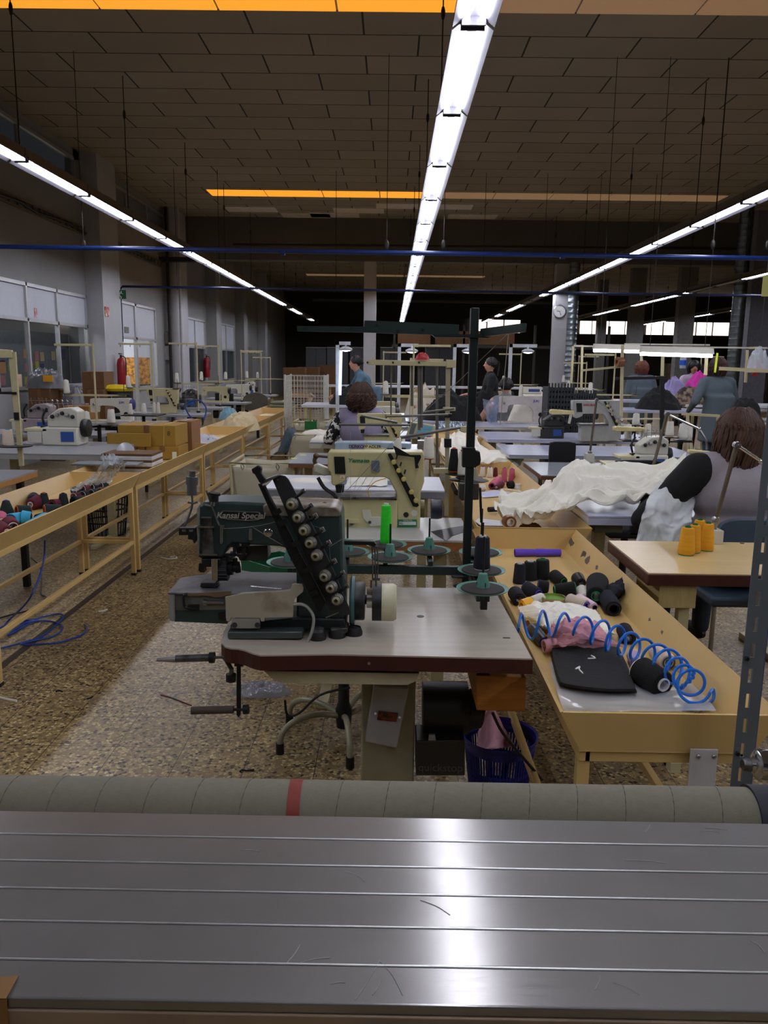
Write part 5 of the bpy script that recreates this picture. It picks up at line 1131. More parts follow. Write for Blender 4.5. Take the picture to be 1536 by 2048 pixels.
# things in the second right trough
def Z4(x, y): return (880 + x / 3.84, 850 + y / 3.84)
one('tape_roll', MB().lathe([(.013, 0), (.021, 0), (.021, .028), (.013, .028), (.013, 0)], P(*Z4(535, 742), z=TZ + .115) + V(-.012, 0, -.0), V(.25, -1, 0), 32), mat('brown_adhesive_tape', (120, 72, 36), .35), 'roll of brown adhesive tape on edge at the near end of the second right trough', 'tape roll') if False else None
tp_ = P(*Z4(535, 740), z=.68); tr1 = thing('tape_roll', 'roll of brown adhesive tape standing on edge in the second right trough', 'tape roll', (tp_.x, 4.0, TZ))
zc_ = P(*Z4(535, 740), Y=4.0).z; xc_ = P(*Z4(535, 740), Y=4.0).x; rr_ = wpx((xc_, 4.0, zc_), 12.5)
MB().lathe([(rr_ * .62, 0), (rr_, 0), (rr_, .045), (rr_ * .62, .045), (rr_ * .62, 0)], (xc_, 3.97, zc_), V(-.2, 1, 0), 32).build('tape', mat('brown_adhesive_tape', (120, 72, 36), .35), tr1)
MB().lathe([(rr_ * .5, -.001), (rr_ * .63, -.001), (rr_ * .63, .044), (rr_ * .5, .044), (rr_ * .5, -.001)], (xc_, 3.97, zc_), V(-.2, 1, 0), 32).build('core', mat('card_core', (190, 180, 170), .7), tr1)
def flat(pts, z, m, label, name, cat, h=.0012, **k): return one(name, MB().prism([P(*Z4(*p_), z=z) for p_ in pts], (0, 0, h)), m, label, cat, smooth=False, **k)
flat([(295, 720), (600, 755), (620, 790), (480, 780), (310, 775), (270, 745)], .662, mat('paper_white', (216, 216, 224), .6), 'printed white paper sheet lying at the near end of the second right trough', 'paper_sheet', 'paper', .004)
flat([(300, 735), (335, 735), (325, 752), (305, 750)], .667, mat('lime_marker', (214, 232, 30), .6), 'lime yellow stripe on the printed sheet in the second right trough', 'highlighter_mark', 'mark', .0006)
flat([(300, 520), (420, 500), (570, 525), (560, 540), (330, 558)], .659, mat('paper_lilac', (196, 196, 222), .6), 'thin white paper pattern lying in the middle of the second right trough', 'paper_sheet', 'paper')
flat([(495, 620), (520, 588), (650, 595), (600, 615)], .664, mat('paper_white2', (214, 216, 220), .6), 'folded white paper beside the white cloth in the second right trough', 'paper_sheet', 'paper', .004)
a = P(*Z4(372, 650), z=.68); b_ = P(*Z4(450, 645), z=.68); one('black_roll', MB().cyl(a, b_, .016), M_blkf, 'short black cloth roll in the second right trough', 'roll')
q_ = P(*Z4(700, 768), z=.70)
one('brown_cloth', heap(q_.x, q_.y + .03, .66, .075, .03, .05, 3), mat('brown_fabric', (104, 66, 38), .9), 'crumpled brown cloth strip beneath the white cloth edge', 'cloth', smooth='full')
def c4(x, yb, yt, w_, *a_, **k): q = Z4(x, yb); return cone(q[0], q[1], Z4(x, yt)[1], w_ / 3.84, TZ, *a_, **k)
G2 = 'upright cones in the second right trough'
c4(326, 400, 318, 46, M_whitey, M_corep, 'white thread cone with purple tip, left of the pair in the second right trough', G2)
c4(382, 405, 322, 48, M_whitey, M_corep, 'white thread cone with purple tip, right of the pair in the second right trough', G2)
c4(425, 400, 325, 38, M_maroon, M_corek, 'dark maroon thread cone beside the white pair', G2)
c4(492, 440, 325, 46, M_pinky, M_corep, 'pink thread cone with purple tip standing in the second right trough', G2)
c4(550, 435, 332, 54, M_pinky, M_corep, 'plain pink thread cone standing at the right of the group', G2)
def l4(ax_, ay, bx_, by, r, *a_, **k): p_ = Z4(ax_, ay); q_ = Z4(bx_, by); return lying(p_[0], p_[1], q_[0], q_[1], TZ, r / 3.84, *a_, **k)
l4(450, 420, 395, 470, 30, M_pinky, M_maroon, 'pink and maroon cone lying in front of the standing cones', None, rt=.9)
l4(480, 450, 430, 480, 22, M_maroon, M_corew, 'maroon thread cone with white core lying in the second right trough', None, rt=.8, hollow=False)
l4(560, 455, 520, 462, 30, M_blacky, M_corek, 'black thread cone lying beside the pink cones', None, rt=.9)
l4(345, 480, 305, 485, 26, M_whitey, M_corew, 'small white cone lying beside the papers in the second right trough', None, rt=.9)
c4(598, 492, 450, 64, M_corew, M_corew, 'short white spool standing in the second right trough', None)
l4(105, 460, 130, 525, 24, M_dkgreen, M_corer, 'dark green cone with red tip at left wall of the second right trough', None, rt=.8, hollow=False)
l4(300, 170, 320, 190, 20, M_whitey, M_corep, 'pale cone lying in the far white cloth beside the third right trough', None, rt=.9)
l4(350, 172, 348, 192, 20, M_navyy, M_corep, 'dark blue cone lying in the far white cloth', None, rt=.9)
q_ = P(*Z4(640, 535), z=.66); one('thin_white_strips', MB().tube([P(*Z4(480, 490), z=.664), P(*Z4(560, 500), z=.664), P(*Z4(640, 525), z=.668), P(*Z4(690, 530), z=.664)], .004, 6, k=5).tube([P(*Z4(600, 500), z=.668), P(*Z4(650, 540), z=.664), P(*Z4(610, 545), z=.664)], .005, 6, k=5), M_white, 'thin white cloth strips lying on the bottom of the second right trough', 'cloth strips')
# white cloth running down the middle of the troughs
def c3(rows): return [[P(*Z4(x, y), z=.66 + h) for x, y, h in r] for r in rows]
one('white_cloth', clothgrid(c3([[(10, 130, .05), (90, 90, .1), (200, 70, .12), (300, 100, .05)], [(0, 200, .05), (100, 170, .12), (220, 150, .13), (330, 200, .05)], [(0, 250, .04), (130, 220, .1), (300, 230, .12), (560, 240, .06)], [(60, 300, .02), (200, 290, .07), (370, 290, .1), (640, 280, .03)], [(100, 350, .01), (240, 330, .03), (380, 330, .04), (600, 330, .02)]]), 90, 90, .05, 4, 31), M_white, 'long crumpled white cloth filling the third right trough', 'cloth', thick=.002, smooth='full')
one('dark_motor_block', MB().trace([Z4(150, 450), Z4(300, 450), Z4(298, 575), Z4(165, 582), Z4(145, 560)], 4.3, .1), mat('dark_brown_block', (40, 36, 32), .6), 'dark metal block standing in the second right trough behind the green pole', 'machine block', bevel=.004)
# ------------------------------------------------------------------ generic workshop machines
def cover(label, f, Y, body, s, name='coverstitch_machine', logo=None, logom=None, th=.11, detail=True, base=.8):
    """arm machine with slanted tension rail; f maps drawing coordinates to the plane at Y"""
    t = thing(name, label, 'sewing machine', (f(600, 1280, Y).x, Y + th / 2, base))
    def tr(pts, dy, tt, m, nm, par=None, **k): return MB().prism([f(x, y, Y + dy) for x, y in pts], (0, tt, 0)).build(nm, m, par or t, **k)
    tr([(235, 630), (245, 612), (1050, 612), (1062, 640), (1060, 870), (1030, 960), (1025, 1270), (830, 1275), (820, 960), (760, 850), (720, 830), (400, 830), (385, 870), (290, 905), (268, 890), (265, 790), (237, 770)], 0, th, body, 'machine_body', bevel=.006 if detail else 0)
    tr([(350, 1020), (480, 1010), (690, 1010), (830, 1030), (830, 1285), (365, 1285), (370, 1060)], -.01, th + .02, body, 'bed', bevel=.004 if detail else 0)
    tr([(340, 1000), (820, 1000), (825, 1014), (345, 1018)], -.03, th + .05, M_wornst, 'bed_plate', smooth=False)
    tr([(300, 900), (375, 900), (370, 960), (310, 965)], .02, .05, M_blk, 'presser_assembly')
    mb = MB()
    for x in (320, 335, 350): mb.cyl(f(x, 960, Y + .04), f(x, 1005, Y + .04), .0015, n=6)
    mb.build('needles', M_steel, t)
    tr([(290, 655), (380, 655), (390, 800), (300, 800)], -.006, .008, M_darkm, 'thread_window', smooth=False)
    rl = tr([(745, 630), (775, 625), (1015, 1070), (1000, 1085), (965, 1080)], -.014, .005, M_darkm, 'tension_rail', smooth=False)
    u = (f(100, 0, Y) - f(0, 0, Y)).length / 100
    for x, y in ((800, 700), (843, 772), (885, 845), (950, 955), (990, 1028)):
        c_ = f(x, y, Y - .014); MB().lathe([(0, 0), (22 * u, 0), (23 * u, 12 * u), (14 * u, 30 * u), (0, 30 * u)], c_, (0, -1, 0), 16).build('tension_knob', mat('ivory_knob', (206, 188, 112), .4), t)
    for x, y in ((830, 640), (865, 700), (900, 765)): MB().cyl(f(x, y, Y - .016), f(x - 10, y + 35, Y - .016), 7 * u, n=8).build('thread_guide', M_blk, t)
    c_ = f(1060, 1100, Y + th / 2)
    MB().lathe([(0, 0), (78 * u, 0), (80 * u, 40 * u), (0, 42 * u)], c_ - V(40 * u, 0, 0), (1, 0, 0), 28).build('side_wheel', mat('brassy_wheel', (96, 84, 44), .4, .3), t)
    MB().lathe([(0, 0), (88 * u, 0), (90 * u, 60 * u), (84 * u, 95 * u), (0, 96 * u)], c_ + V(60 * u, 0, 0), (1, 0, 0), 30).build('hand_wheel', mat('wheel_blue_black', (34, 40, 52), .4), t)
    if detail:
        tr([(530, 1110), (600, 1110), (610, 1170), (700, 1170), (700, 1240), (600, 1250), (540, 1180)], -.016, .008, M_creamw, 'cover_plate', bevel=.001)
        tr([(370, 1185), (500, 1190), (500, 1225), (375, 1225)], -.02, .02, body, 'foot_block', bevel=.002)
        MB().cyl(f(905, 1140, Y - .004), f(905, 1140, Y + .01), 24 * u).trace([(0, 0)] * 0 or [(0, 0), (0, 0), (0, 0)], Y, .0) if False else MB().cyl(f(905, 1150, Y - .004), f(905, 1150, Y + .01), 24 * u).build('oil_window', M_blk, t)
        MB().cyl(f(975, 1135, Y - .003), f(975, 1135, Y + .01), 28 * u).build('cap_screw', M_creamw, t)
        for x, y in ((595, 1215), (720, 1240), (440, 1230)): MB().cyl(f(x, y, Y - .02), f(x, y, Y), 14 * u).build('chrome_screw', M_chrome, t)
        lb = tr([(835, 1190), (998, 1190), (998, 1255), (835, 1255)], -.003, .004, M_coreg, 'name_plate', smooth=False)
        tr([(845, 1210), (990, 1210), (990, 1237), (845, 1237)], -.0045, .002, mat('plate_white', (210, 214, 206), .5), 'plate_field', lb, smooth=False)
        text('plate_lettering', 'YAMATO', M_tag, lb, f(918, 1200, Y - .005), 20 * u)
        text('plate_lettering', 'VG', M_blk, lb, f(862, 1224, Y - .006), 26 * u)
        w_ = tr([(342, 812), (380, 812), (380, 852), (342, 852)], -.003, .004, M_corew, 'warning_label', smooth=False)
        tr([(361, 816), (377, 846), (345, 846)], -.005, .002, M_yell, 'warning_triangle', w_, smooth=False)
        tr([(612, 690), (665, 685), (680, 700), (680, 780), (665, 790), (612, 770)], -.02, .02, mat('blue_grey_tank', (96, 106, 116), .4), 'oil_tank', bevel=.003)
        MB().tube([f(735, 840, Y - .02), f(640, 870, Y - .03), f(580, 940, Y - .03), f(590, 1000, Y - .03)], 4 * u, 6, k=5).build('yellow_hose', M_yell, t)
        tr([(820, 640), (1030, 640), (1035, 660), (1005, 720), (1015, 750), (985, 755), (975, 660), (800, 565), (795, 560)], -.03, .01, M_blk, 'guard_lever', smooth=False)
        mb = MB()
        for a, b_ in (((430, 440), (432, 1180)), ((600, 420), (560, 560)), ((710, 400), (690, 560)), ((560, 640), (440, 1000)), ((640, 660), (480, 1010)), ((410, 700), (345, 1000)), ((700, 660), (430, 1020)), ((760, 620), (540, 980))): mb.tube([f(*a, Y - .04), f(*b_, Y - .03)], .0007, 4)
        mb.build('thread', mat('white_thread', (170, 170, 166), .8), t)
    if logo: text('logo_lettering', logo, logom, t, f(500, 688, Y - .003), 46 * u, shear=.15, sx=1.3, bold=.0006)
    return t
def pxmap(ox, oy, s): return lambda x, y, Y: P(ox + x * s, oy + y * s, Y=Y)
def flatbed(label, x, y, z, L=.5, m=None, wheel=None, logo=None, logom=None, flip=False, panel=False, name='lockstitch_machine', group=None):
    t = lthing(name, label, 'sewing machine', (x, y, z), PI if flip else 0, group); k = L / .5; m = m or M_creamw; th = .1
    def S(pts): return [V(a * k, -th / 2, b_ * k) for a, b_ in pts]
    MB().prism(cr_spline(S([(-.25, .13), (-.25, .26), (-.24, .285), (-.2, .29), (.2, .3), (.245, .29), (.25, .26), (.25, .02), (.13, .02), (.125, .13), (.09, .175), (.03, .2), (-.1, .205), (-.155, .19), (-.165, .12), (-.24, .12)]), 2, True), (0, th, 0)).build('arm_casting', m, t, local=True, bevel=.006 * k)
    MB().bx(-.25 * k, .25 * k, -.09 * k, .09 * k, 0, .022).build('bed', m, t, local=True, bevel=.003)
    MB().cyl((-.205 * k, 0, .12 * k), (-.205 * k, 0, .04), .006).build('needle_bar', M_steel, t, local=True)
    MB().cyl((-.185 * k, 0, .13 * k), (-.185 * k, 0, .03), .005).box((-.19 * k, -.01, .03), (.03, .04, .008)).build('presser_foot', M_steel, t, local=True)
    MB().lathe([(0, 0), (.06 * k, 0), (.068 * k, .01), (.066 * k, .04), (.03, .05), (0, .05)], V(.25 * k, 0, .22 * k), (1, 0, 0), 26).build('hand_wheel', wheel or M_blk, t, local=True)
    MB().lathe([(0, 0), (.016, 0), (.018, .01), (.01, .02), (0, .02)], V(-.2 * k, -th / 2, .22 * k), (0, -1, 0), 14).build('tension_knob', M_steel, t, local=True)
    MB().lathe([(0, 0), (.028, 0), (.028, .006), (0, .006)], V(.2 * k, -th / 2, .1 * k), (0, -1, 0), 20).build('stitch_dial', M_darkm, t, local=True)
    MB().cyl((.0, .02, .29 * k), (.0, .02, .34 * k), .005).tube([(-.15 * k, 0, .29 * k), (-.16 * k, 0, .34 * k), (-.2 * k, 0, .33 * k)], .003, 6).build('thread_post', M_steel, t, local=True)
    if panel:
        pn = MB().box((.1 * k, -.02, .36 * k), (.2 * k, .06, .075 * k), Matrix.Rotation(-.2, 3, 'X')).build('control_panel', M_creamw, t, local=True, bevel=.004)
        MB().box((.12 * k, -.052, .36 * k), (.12 * k, .004, .03 * k), Matrix.Rotation(-.2, 3, 'X')).build('panel_display', mat('display_blue', (30, 50, 110), .3), pn, local=True)
    if logo: text('logo_lettering', logo, logom, t, V(.15 * k, -th / 2 - .002, .245 * k), .036 * k, bold=.0008)
    return t
def overlock(label, x, y, z, s=1.0, m=None, rz=0, group=None, name='overlock_machine'):
    t = lthing(name, label, 'sewing machine', (x, y, z), rz, group); t.scale = (s, s, s); m = m or M_creamw
    MB().bx(-.14, .12, -.1, .1, 0, .13).build('base_casting', m, t, local=True, bevel=.012)
    MB().prism([V(-.1, -.08, .13), V(.12, -.08, .13), V(.12, -.08, .24), V(.07, -.08, .27), V(-.02, -.08, .26), V(-.1, -.08, .2)], (0, .14, 0)).build('upper_casting', m, t, local=True, bevel=.008)
    MB().bx(-.26, -.1, -.1, .08, .1, .12).build('cloth_plate', mat('cloth_plate_cream', (206, 196, 160), .4), t, local=True, bevel=.003)
    MB().bx(-.24, -.14, -.098, -.09, .02, .1).build('front_cover', M_creamw, t, local=True, bevel=.003)
    for i in range(5):
        MB().lathe([(0, 0), (.013, 0), (.015, .01), (.009, .022), (0, .022)], V(-.06 + i * .036, -.08, .225 - .012 * abs(i - 2)), (0, -1, 0.4), 14).build('tension_knob', M_steel if i % 2 else M_darkm, t, local=True)
    mb = MB()
    for i in range(5): mb.tube([(-.07 + i * .035, -.02, .26), (-.075 + i * .035, -.04, .32), (-.06 + i * .035, -.05, .31)], .003, 5)
    mb.bx(-.1, .1, -.03, -.022, .29, .295); mb.build('thread_guides', M_steel, t, local=True)
    MB().tube([(-.12, -.02, .26), (-.15, -.03, .2), (-.14, -.04, .14)], .008, 8, k=4).box((-.14, -.04, .13), (.03, .05, .012)).build('presser_foot', M_darkm, t, local=True)
    MB().lathe([(0, 0), (.06, 0), (.066, .012), (.062, .045), (.02, .05), (0, .05)], V(.12, 0, .12), (1, 0, 0), 26).build('hand_wheel', M_blk, t, local=True)
    MB().bx(.0, .09, -.105, -.098, .03, .1).build('number_panel', mat('panel_blue', (40, 80, 150), .4), t, local=True)
    return t
def tstand(label, x, y, z0, h, armL=.35, side=-1, n=2, yarn=None, m=None, discs=2, zt=.0, group=None, core=None, cross=.45, cl=None, crot=0):
    t = thing('thread_stand', label, 'thread stand', (x, y, z0), group); m = m or M_cream
    MB().cyl((x, y, z0), (x, y, z0 + h), .011, n=12).build('pole', m, t)
    MB().cyl((x, y, z0), (x, y, z0 + .025), .03).build('base_collar', M_darkm, t)
    MB().bx(x - .015, x + side * armL, y - .011, y + .011, z0 + h - .035, z0 + h - .01).build('guide_beam', m, t, bevel=.002)
    mb = MB()
    for i in range(3): xx = x + side * armL * (.35 + .3 * i); mb.cyl((xx, y, z0 + h - .035), (xx, y, z0 + h - .06), .004, n=6)
    mb.build('thread_eyelets', M_darkm, t)
    if discs:
        zc = z0 + h * cross
        MB().bx(x - armL * .8, x + armL * .8, y - .01, y + .01, zc - .02, zc).build('cone_bar', m, t)
        for i in range(discs):
            xx = x + armL * .75 * (-1 + 2 * i / max(1, discs - 1)); d_ = MB().lathe([(0, 0), (.05, 0), (.065, .004), (.063, .007), (0, .005)], (xx, y, zc), n=20).build('cone_disc', M_darkm, t)
            MB().cyl((xx, y, zc), (xx, y, zc + .12), .003, n=6).build('cone_pin', M_darkm, d_)
            if i < n: cone_at(V(xx, y, zc + .007), .15, .034, yarn or M_whitey, core or M_corew, cl[i] if cl else 'white thread cone on the %s' % label.split(',')[0][:60], 'cones on thread stands' if not cl else None, rt=.026)
    return t

# ------------------------------------------------------------------ second table: cream coverstitch machine
YY = 3.66
T2 = tbl(590, 944, 1076, 1031, 'sewing table with raw wood edge carrying the cream coverstitch machine', mat('speckled_laminate', (178, 176, 168), .3, var=.05), edge=mat('raw_chipboard_edge', (150, 92, 44), .7, var=.2, scale=30), th=.05)
F5 = pxmap(600, 760, 1 / 4.267)
cover('cream coverstitch machine with five ivory tension knobs behind the front machine', F5, YY, mat('yellow_cream_enamel', (200, 190, 142), .38, var=.05), 1, logo='Yamato', logom=M_coreg)
p_ = [P(a, b_, z=.8012) for a, b_ in ((862, 1063), (905, 1055), (925, 1052), (948, 1058), (905, 1072), (893, 1082), (875, 1072))]
one('black_tape_patch', MB().prism(p_, (0, 0, .001)), mat('dark_tape', (40, 40, 44), .35), 'torn black tape stuck across the right end of the second table', 'tape', smooth=False)
def arm2(a, b_, Y, r, m, label, plate=None, Yb=None):
    t = thing('guide_rod', label, 'rod', P(*a, Y=Y)); MB().cyl(P(*a, Y=Y), P(*b_, Y=Yb or Y), r).build('rod', m, t)
    if plate: MB().trace(plate, Yb or Y, .012).build('clamp_plate', M_cream, t, bevel=.002)
    return t
M_grod = mat('grey_rod', (112, 112, 106), .4, .4)
arm2((802, 875), (921, 855), 3.3, .0062, M_grod, 'grey rod slanting up to a cream clamp beside the green pole', [(920, 853), (948, 852), (953, 856), (953, 862), (925, 864), (920, 862)])
arm2((678, 849), (821, 850), 3.3, .0055, M_grod, 'straight grey rod above the blue-grey machine arm')
arm2((722, 831), (795, 845), 3.3, .0055, M_grod, 'short grey rod sloping down to the right behind the straight rod')
arm2((770, 833), (897, 829), 3.6, .005, M_grod, 'long thin grey rod reaching the cream pole', None)
arm2((845, 825), (908, 817), 3.7, .005, M_grod, 'thin grey rod with a cream clamp on the cream pole', [(886, 814), (911, 815), (911, 822), (886, 822)])
# cream stand at the back of table two
s0 = P(893, 1033, z=.8); Ys = s0.y
cs = thing('thread_stand', 'cream thread stand with wide top beam behind the coverstitch machine', 'thread stand', (s0.x, Ys, .8))
MB().trace([(889, 1032), (897, 1032), (901, 730), (892, 730)], Ys, .018).build('pole', mat('grey_cream_pole', (160, 154, 128), .4, var=.08), cs)
MB().trace([(735, 719), (902, 723), (902, 733), (735, 730)], Ys - .005, .022).trace([(893, 719), (912, 720), (912, 735), (893, 736)], Ys - .01, .03).build('top_beam', M_cream, cs, bevel=.002)
MB().trace([(889, 878), (903, 878), (903, 895), (889, 895)], Ys - .01, .04).build('pole_clamp', M_darkm, cs); MB().trace([(888, 835), (904, 836), (904, 828), (888, 828)], Ys - .01, .04).build('pole_clamp', M_darkm, cs)
for x in (735, 786, 838): MB().cyl(P(x, 725, Y=Ys - .006), P(x, 725, Y=Ys - .009), .005).build('beam_screw', M_chrome, cs)
for x, y0, y1 in ((874, 732, 946), (782, 730, 830), (824, 732, 812), (838, 732, 860), (843, 732, 855)):
    one('grey_rod', MB().cyl(P(x, y0 - 5, Y=Ys + .024), P(x, y1, Y=Ys + .024), .007 if x != 782 else .004), M_grod, {874: 'thick grey upright rod left of the cream pole', 782: 'thin grey upright rod under the cream beam, leftmost', 824: 'grey upright rod in the middle under the cream beam', 838: 'left of two close grey rods under the cream beam', 843: 'right of two close grey rods under the cream beam'}[x], 'rod')
bx_ = thing('thread_shelf', 'dark thread shelf with discs between cream pole and green pole', 'cone holder', P(925, 955, Y=Ys - .1))
MB().trace([(868, 938), (930, 938), (930, 947), (868, 947)], Ys - .1, .05).build('shelf_bar', M_cream, bx_)
for x, y in ((917, 950), (925, 962), (938, 958)):
    c_ = P(x, y, Y=Ys - .1); MB().lathe([(0, 0), (.05, 0), (.066, .005), (.064, .008), (0, .005)], c_, n=28).build('cone_disc', M_darkm, bx_)
def cst(px, yb, yt, w_, Y, yarn, core, label, **k):
    b_ = P(px, yb, Y=Y); return cone_at(b_, P(px, yt, Y=Y).z - b_.z, wpx(b_, w_) / 2, yarn, core, label, **k)
cst(907, 943, 895, 22, Ys - .1, M_blacky, M_coreo, 'tall black thread cone with orange tip beside the cream pole', rt=.017)
cst(923, 954, 900, 18, Ys - .12, M_whitey, M_corer, 'tall white thread cone with red tip just left of green pole', rt=.016)
cst(857, 918, 872, 23, 4.6, M_whitey, M_corer, 'big white thread cone with red tip right of the blue-grey machine', rt=.027)
cst(795, 905, 874, 17, 4.5, M_whitey, M_corer, 'white thread cone with red tip standing before the blue-grey arm', rt=.02)
hc = thing('cone_holder', 'empty pale cone holder with a dark pin right of green pole', 'cone holder', P(949, 960, Y=Ys - .2))
c_ = P(949, 958, Y=Ys - .2); MB().lathe([(0, 0), (.02, 0), (.012, .05), (0, .055)], c_, n=18).build('holder_cone', mat('grey_cream_holder', (150, 144, 124), .5), hc); MB().cyl(c_, P(952, 903, Y=Ys - .2), .0035, n=8).build('pin', M_darkm, hc)
for i, (x, y, w_) in enumerate(((955, 965, 0),)): MB().lathe([(0, 0), (.055, 0), (.068, .004), (.066, .007), (0, .004)], c_ - V(0, 0, .012), n=28).build('cone_disc', M_darkm, hc)
# clamp lamp
lm = thing('clamp_lamp', 'small cream lamp on a jointed bracket left of the coverstitch machine', 'lamp', P(645, 940, Y=3.75))
MB().trace([(627, 930), (634, 928), (658, 938), (661, 950), (648, 952), (628, 944)], 3.72, .05).build('lamp_head', mat('lamp_head_grey', (186, 186, 166), .4), lm, bevel=.006)
MB().ball(P(632, 912, Y=3.75), .014, 12, 8).tube([P(632, 912, Y=3.75), P(629, 922, Y=3.75), P(634, 932, Y=3.75)], .01, 8, k=3).cyl(P(634, 912, Y=3.75), P(656, 914, Y=3.75), .006).build('joint', mat('rusty_joint', (96, 74, 52), .4, .6), lm)
MB().tube([P(636, 955, Y=3.7), P(648, 975, Y=3.7), P(668, 990, Y=3.7), P(672, 1000, Y=3.7)], .009, 8, k=3).build('thread_carrier', M_blk, lm)
# green bin and small things under table two
one('green_bin', MB().lathe([(0, 0), (.13, 0), (.16, .4), (.152, .4), (.125, .01), (0, .01)], (P(540, 1130, Y=3.6).x + .02, 3.62, .25), n=4), mat('green_bin', (18, 92, 58), .5), 'green plastic bin behind the dark green machine', 'bin')

# ------------------------------------------------------------------ white table with blue-grey machine
M_wt = mat('white_laminate', (214, 216, 224), .3, var=.03)
T3 = tbl(528, 890, 976, 949, 'white laminate sewing table in the middle with grey front edge', M_wt, edge=mat('grey_edge', (120, 122, 128), .5), th=.05)
w0 = P(672, 903, Y=5.1); w1 = P(820, 885, Y=5.1)
dk = thing('lockstitch_machine', 'pale blue-grey sewing machine whose long arm shows behind the coverstitch machine', 'sewing machine', ((w0.x + w1.x) / 2, 5.1, .8))
MB().prism(cr_spline([V(w0.x, 5.05, 1.0), V(w0.x, 5.05, w1.z - .02), V(w0.x + .03, 5.05, w1.z), V(w1.x - .03, 5.05, w1.z), V(w1.x, 5.05, w1.z - .03), V(w1.x, 5.05, .83), V(w1.x - .12, 5.05, .83), V(w1.x - .13, 5.05, 1.02), V(w0.x + .1, 5.05, 1.04), V(w0.x + .08, 5.05, .96), V(w0.x + .01, 5.05, .96)], 2, True), (0, .12, 0)).build('arm_casting', mat('pale_blue_enamel', (160, 178, 192), .35, var=.04), dk, bevel=.005)
MB().bx(w0.x, w1.x, 5.0, 5.2, .8, .825).build('bed', mat('pale_blue_enamel', (160, 178, 192)), dk, bevel=.003)
text('logo_lettering', 'DÜRKOPP ADLER', M_blk, dk, P(730, 893.5, Y=5.045), .026, bold=.0006)
text('logo_lettering', 'MADE IN GERMANY', M_blk, dk, P(717, 898, Y=5.045), .009)
MB().trace([(774, 897), (798, 895), (812, 896), (812, 902), (790, 905), (774, 903)], 5.04, .01).build('side_slot', M_blk, dk)
MB().cyl((w1.x, 5.1, w1.z - .06), (w1.x + .07, 5.1, w1.z - .06), .05).build('hand_wheel', M_steel, dk)
mbx = MB().bx(P(835, 884, Y=5.1).x, P(848, 884, Y=5.1).x, 5.05, 5.12, .95, P(841, 880, Y=5.1).z); mbx.build('solenoid', M_steel, dk)
def hp_(cx, cy, z, rx, ry, h, sd, label, m=None, nm='white_cloth', **k): 
    c_ = P(cx, cy, z=z); return one(nm, heap(c_.x, c_.y, z, rx, ry, h, sd, **k), m or M_white, label, 'cloth', smooth='full')
hp_(620, 962, .8, .14, .08, .02, 3, 'thin white fluffy cloth lying at the left of the white table')
one('white_cloth', clothgrid([[P(690, 976, Y=4.9), P(730, 974, Y=4.9), P(775, 974, Y=4.9)], [P(700, 955, Y=5.0), P(735, 950, Y=5.0), P(775, 958, Y=5.0)], [P(712, 955, Y=5.1), P(740, 952, Y=5.1), P(775, 956, Y=5.1)]], 40, 40, .012, 3, 5), M_white, 'white folded cloth seen through the coverstitch machine arm', 'cloth', smooth='full', thick=.002)
# control panel
cpn = thing('control_panel', 'cream keypad panel with blue buttons behind the grey rods', 'control panel', P(842, 878, Y=5.6))
q4 = [P(x, y, Y=5.6) for x, y in ((822, 843), (872, 852), (864, 876), (812, 872))]
MB().prism(q4, (0, .04, 0)).build('panel_case', M_cream, cpn, bevel=.004)
def lerp4(u, v): return q4[0].lerp(q4[1], u).lerp(q4[3].lerp(q4[2], u), v)
MB().prism([lerp4(.05, .1) , lerp4(.25, .1), lerp4(.25, .85), lerp4(.08, .85)], (0, -.004, 0)).build('panel_display', mat('lcd_grey', (90, 100, 98), .3), cpn, smooth=False)
mb = MB()
for i in range(3):
    for j in range(3): mb.prism([lerp4(.34 + i * .2, .1 + j * .28), lerp4(.5 + i * .2, .1 + j * .28), lerp4(.5 + i * .2, .32 + j * .28), lerp4(.34 + i * .2, .32 + j * .28)], (0, -.005, 0))
MB().cyl(V((q4[2].x + q4[3].x) / 2, 5.62, q4[2].z + .01), V((q4[2].x + q4[3].x) / 2, 5.45, .8), .01).build('panel_stem', M_darkm, cpn)
mb.build('keypad', mat('key_blue', (90, 170, 206), .5), cpn, smooth=False)
# grey table left and next rows
T4 = tbl(576, 660, 926, 905, 'grey sewing table with yellow notes left of the blue-grey machine', mat('grey_laminate', (140, 146, 156), .3), edge=mat('brown_edge2', (120, 76, 46), .6))
for i, (x, y) in enumerate(((588, 917), (606, 910))):
    c_ = P(x, y, z=.801); one('sticky_note', MB().box((c_.x, c_.y, .8015), (.05, .07, .001)), mat('note_pale_yellow', (222, 226, 130), .7), ['pale yellow note at the front left of the grey table', 'pale yellow note farther back on the grey table'][i], 'note', smooth=False)
T5 = tbl(618, 700, 884, 862, 'pale table edge left of the woman with curly hair', mat('pale_grey_top', (180, 184, 190), .3), th=.06, edge=M_creamw)
hp_(652, 880, .8, .16, .1, .05, 8, 'white folded cloth on the table left of the curly-haired woman')
hp_(640, 868, .8, .2, .08, .05, 9, 'white cloth end lying behind on the left table')
# second cream machine, farther
cover('cream coverstitch machine in front of the curly-haired woman', pxmap(716 - 235 * .118, 828 - 612 * .109, .109), 6.72, mat('yellow_cream_enamel', (200, 190, 142)), 1, logo='Yamato', logom=M_coreg, detail=False, base=.8)
tbl(705, 850, 912, 901, 'sewing table under the farther cream coverstitch machine', M_wt)
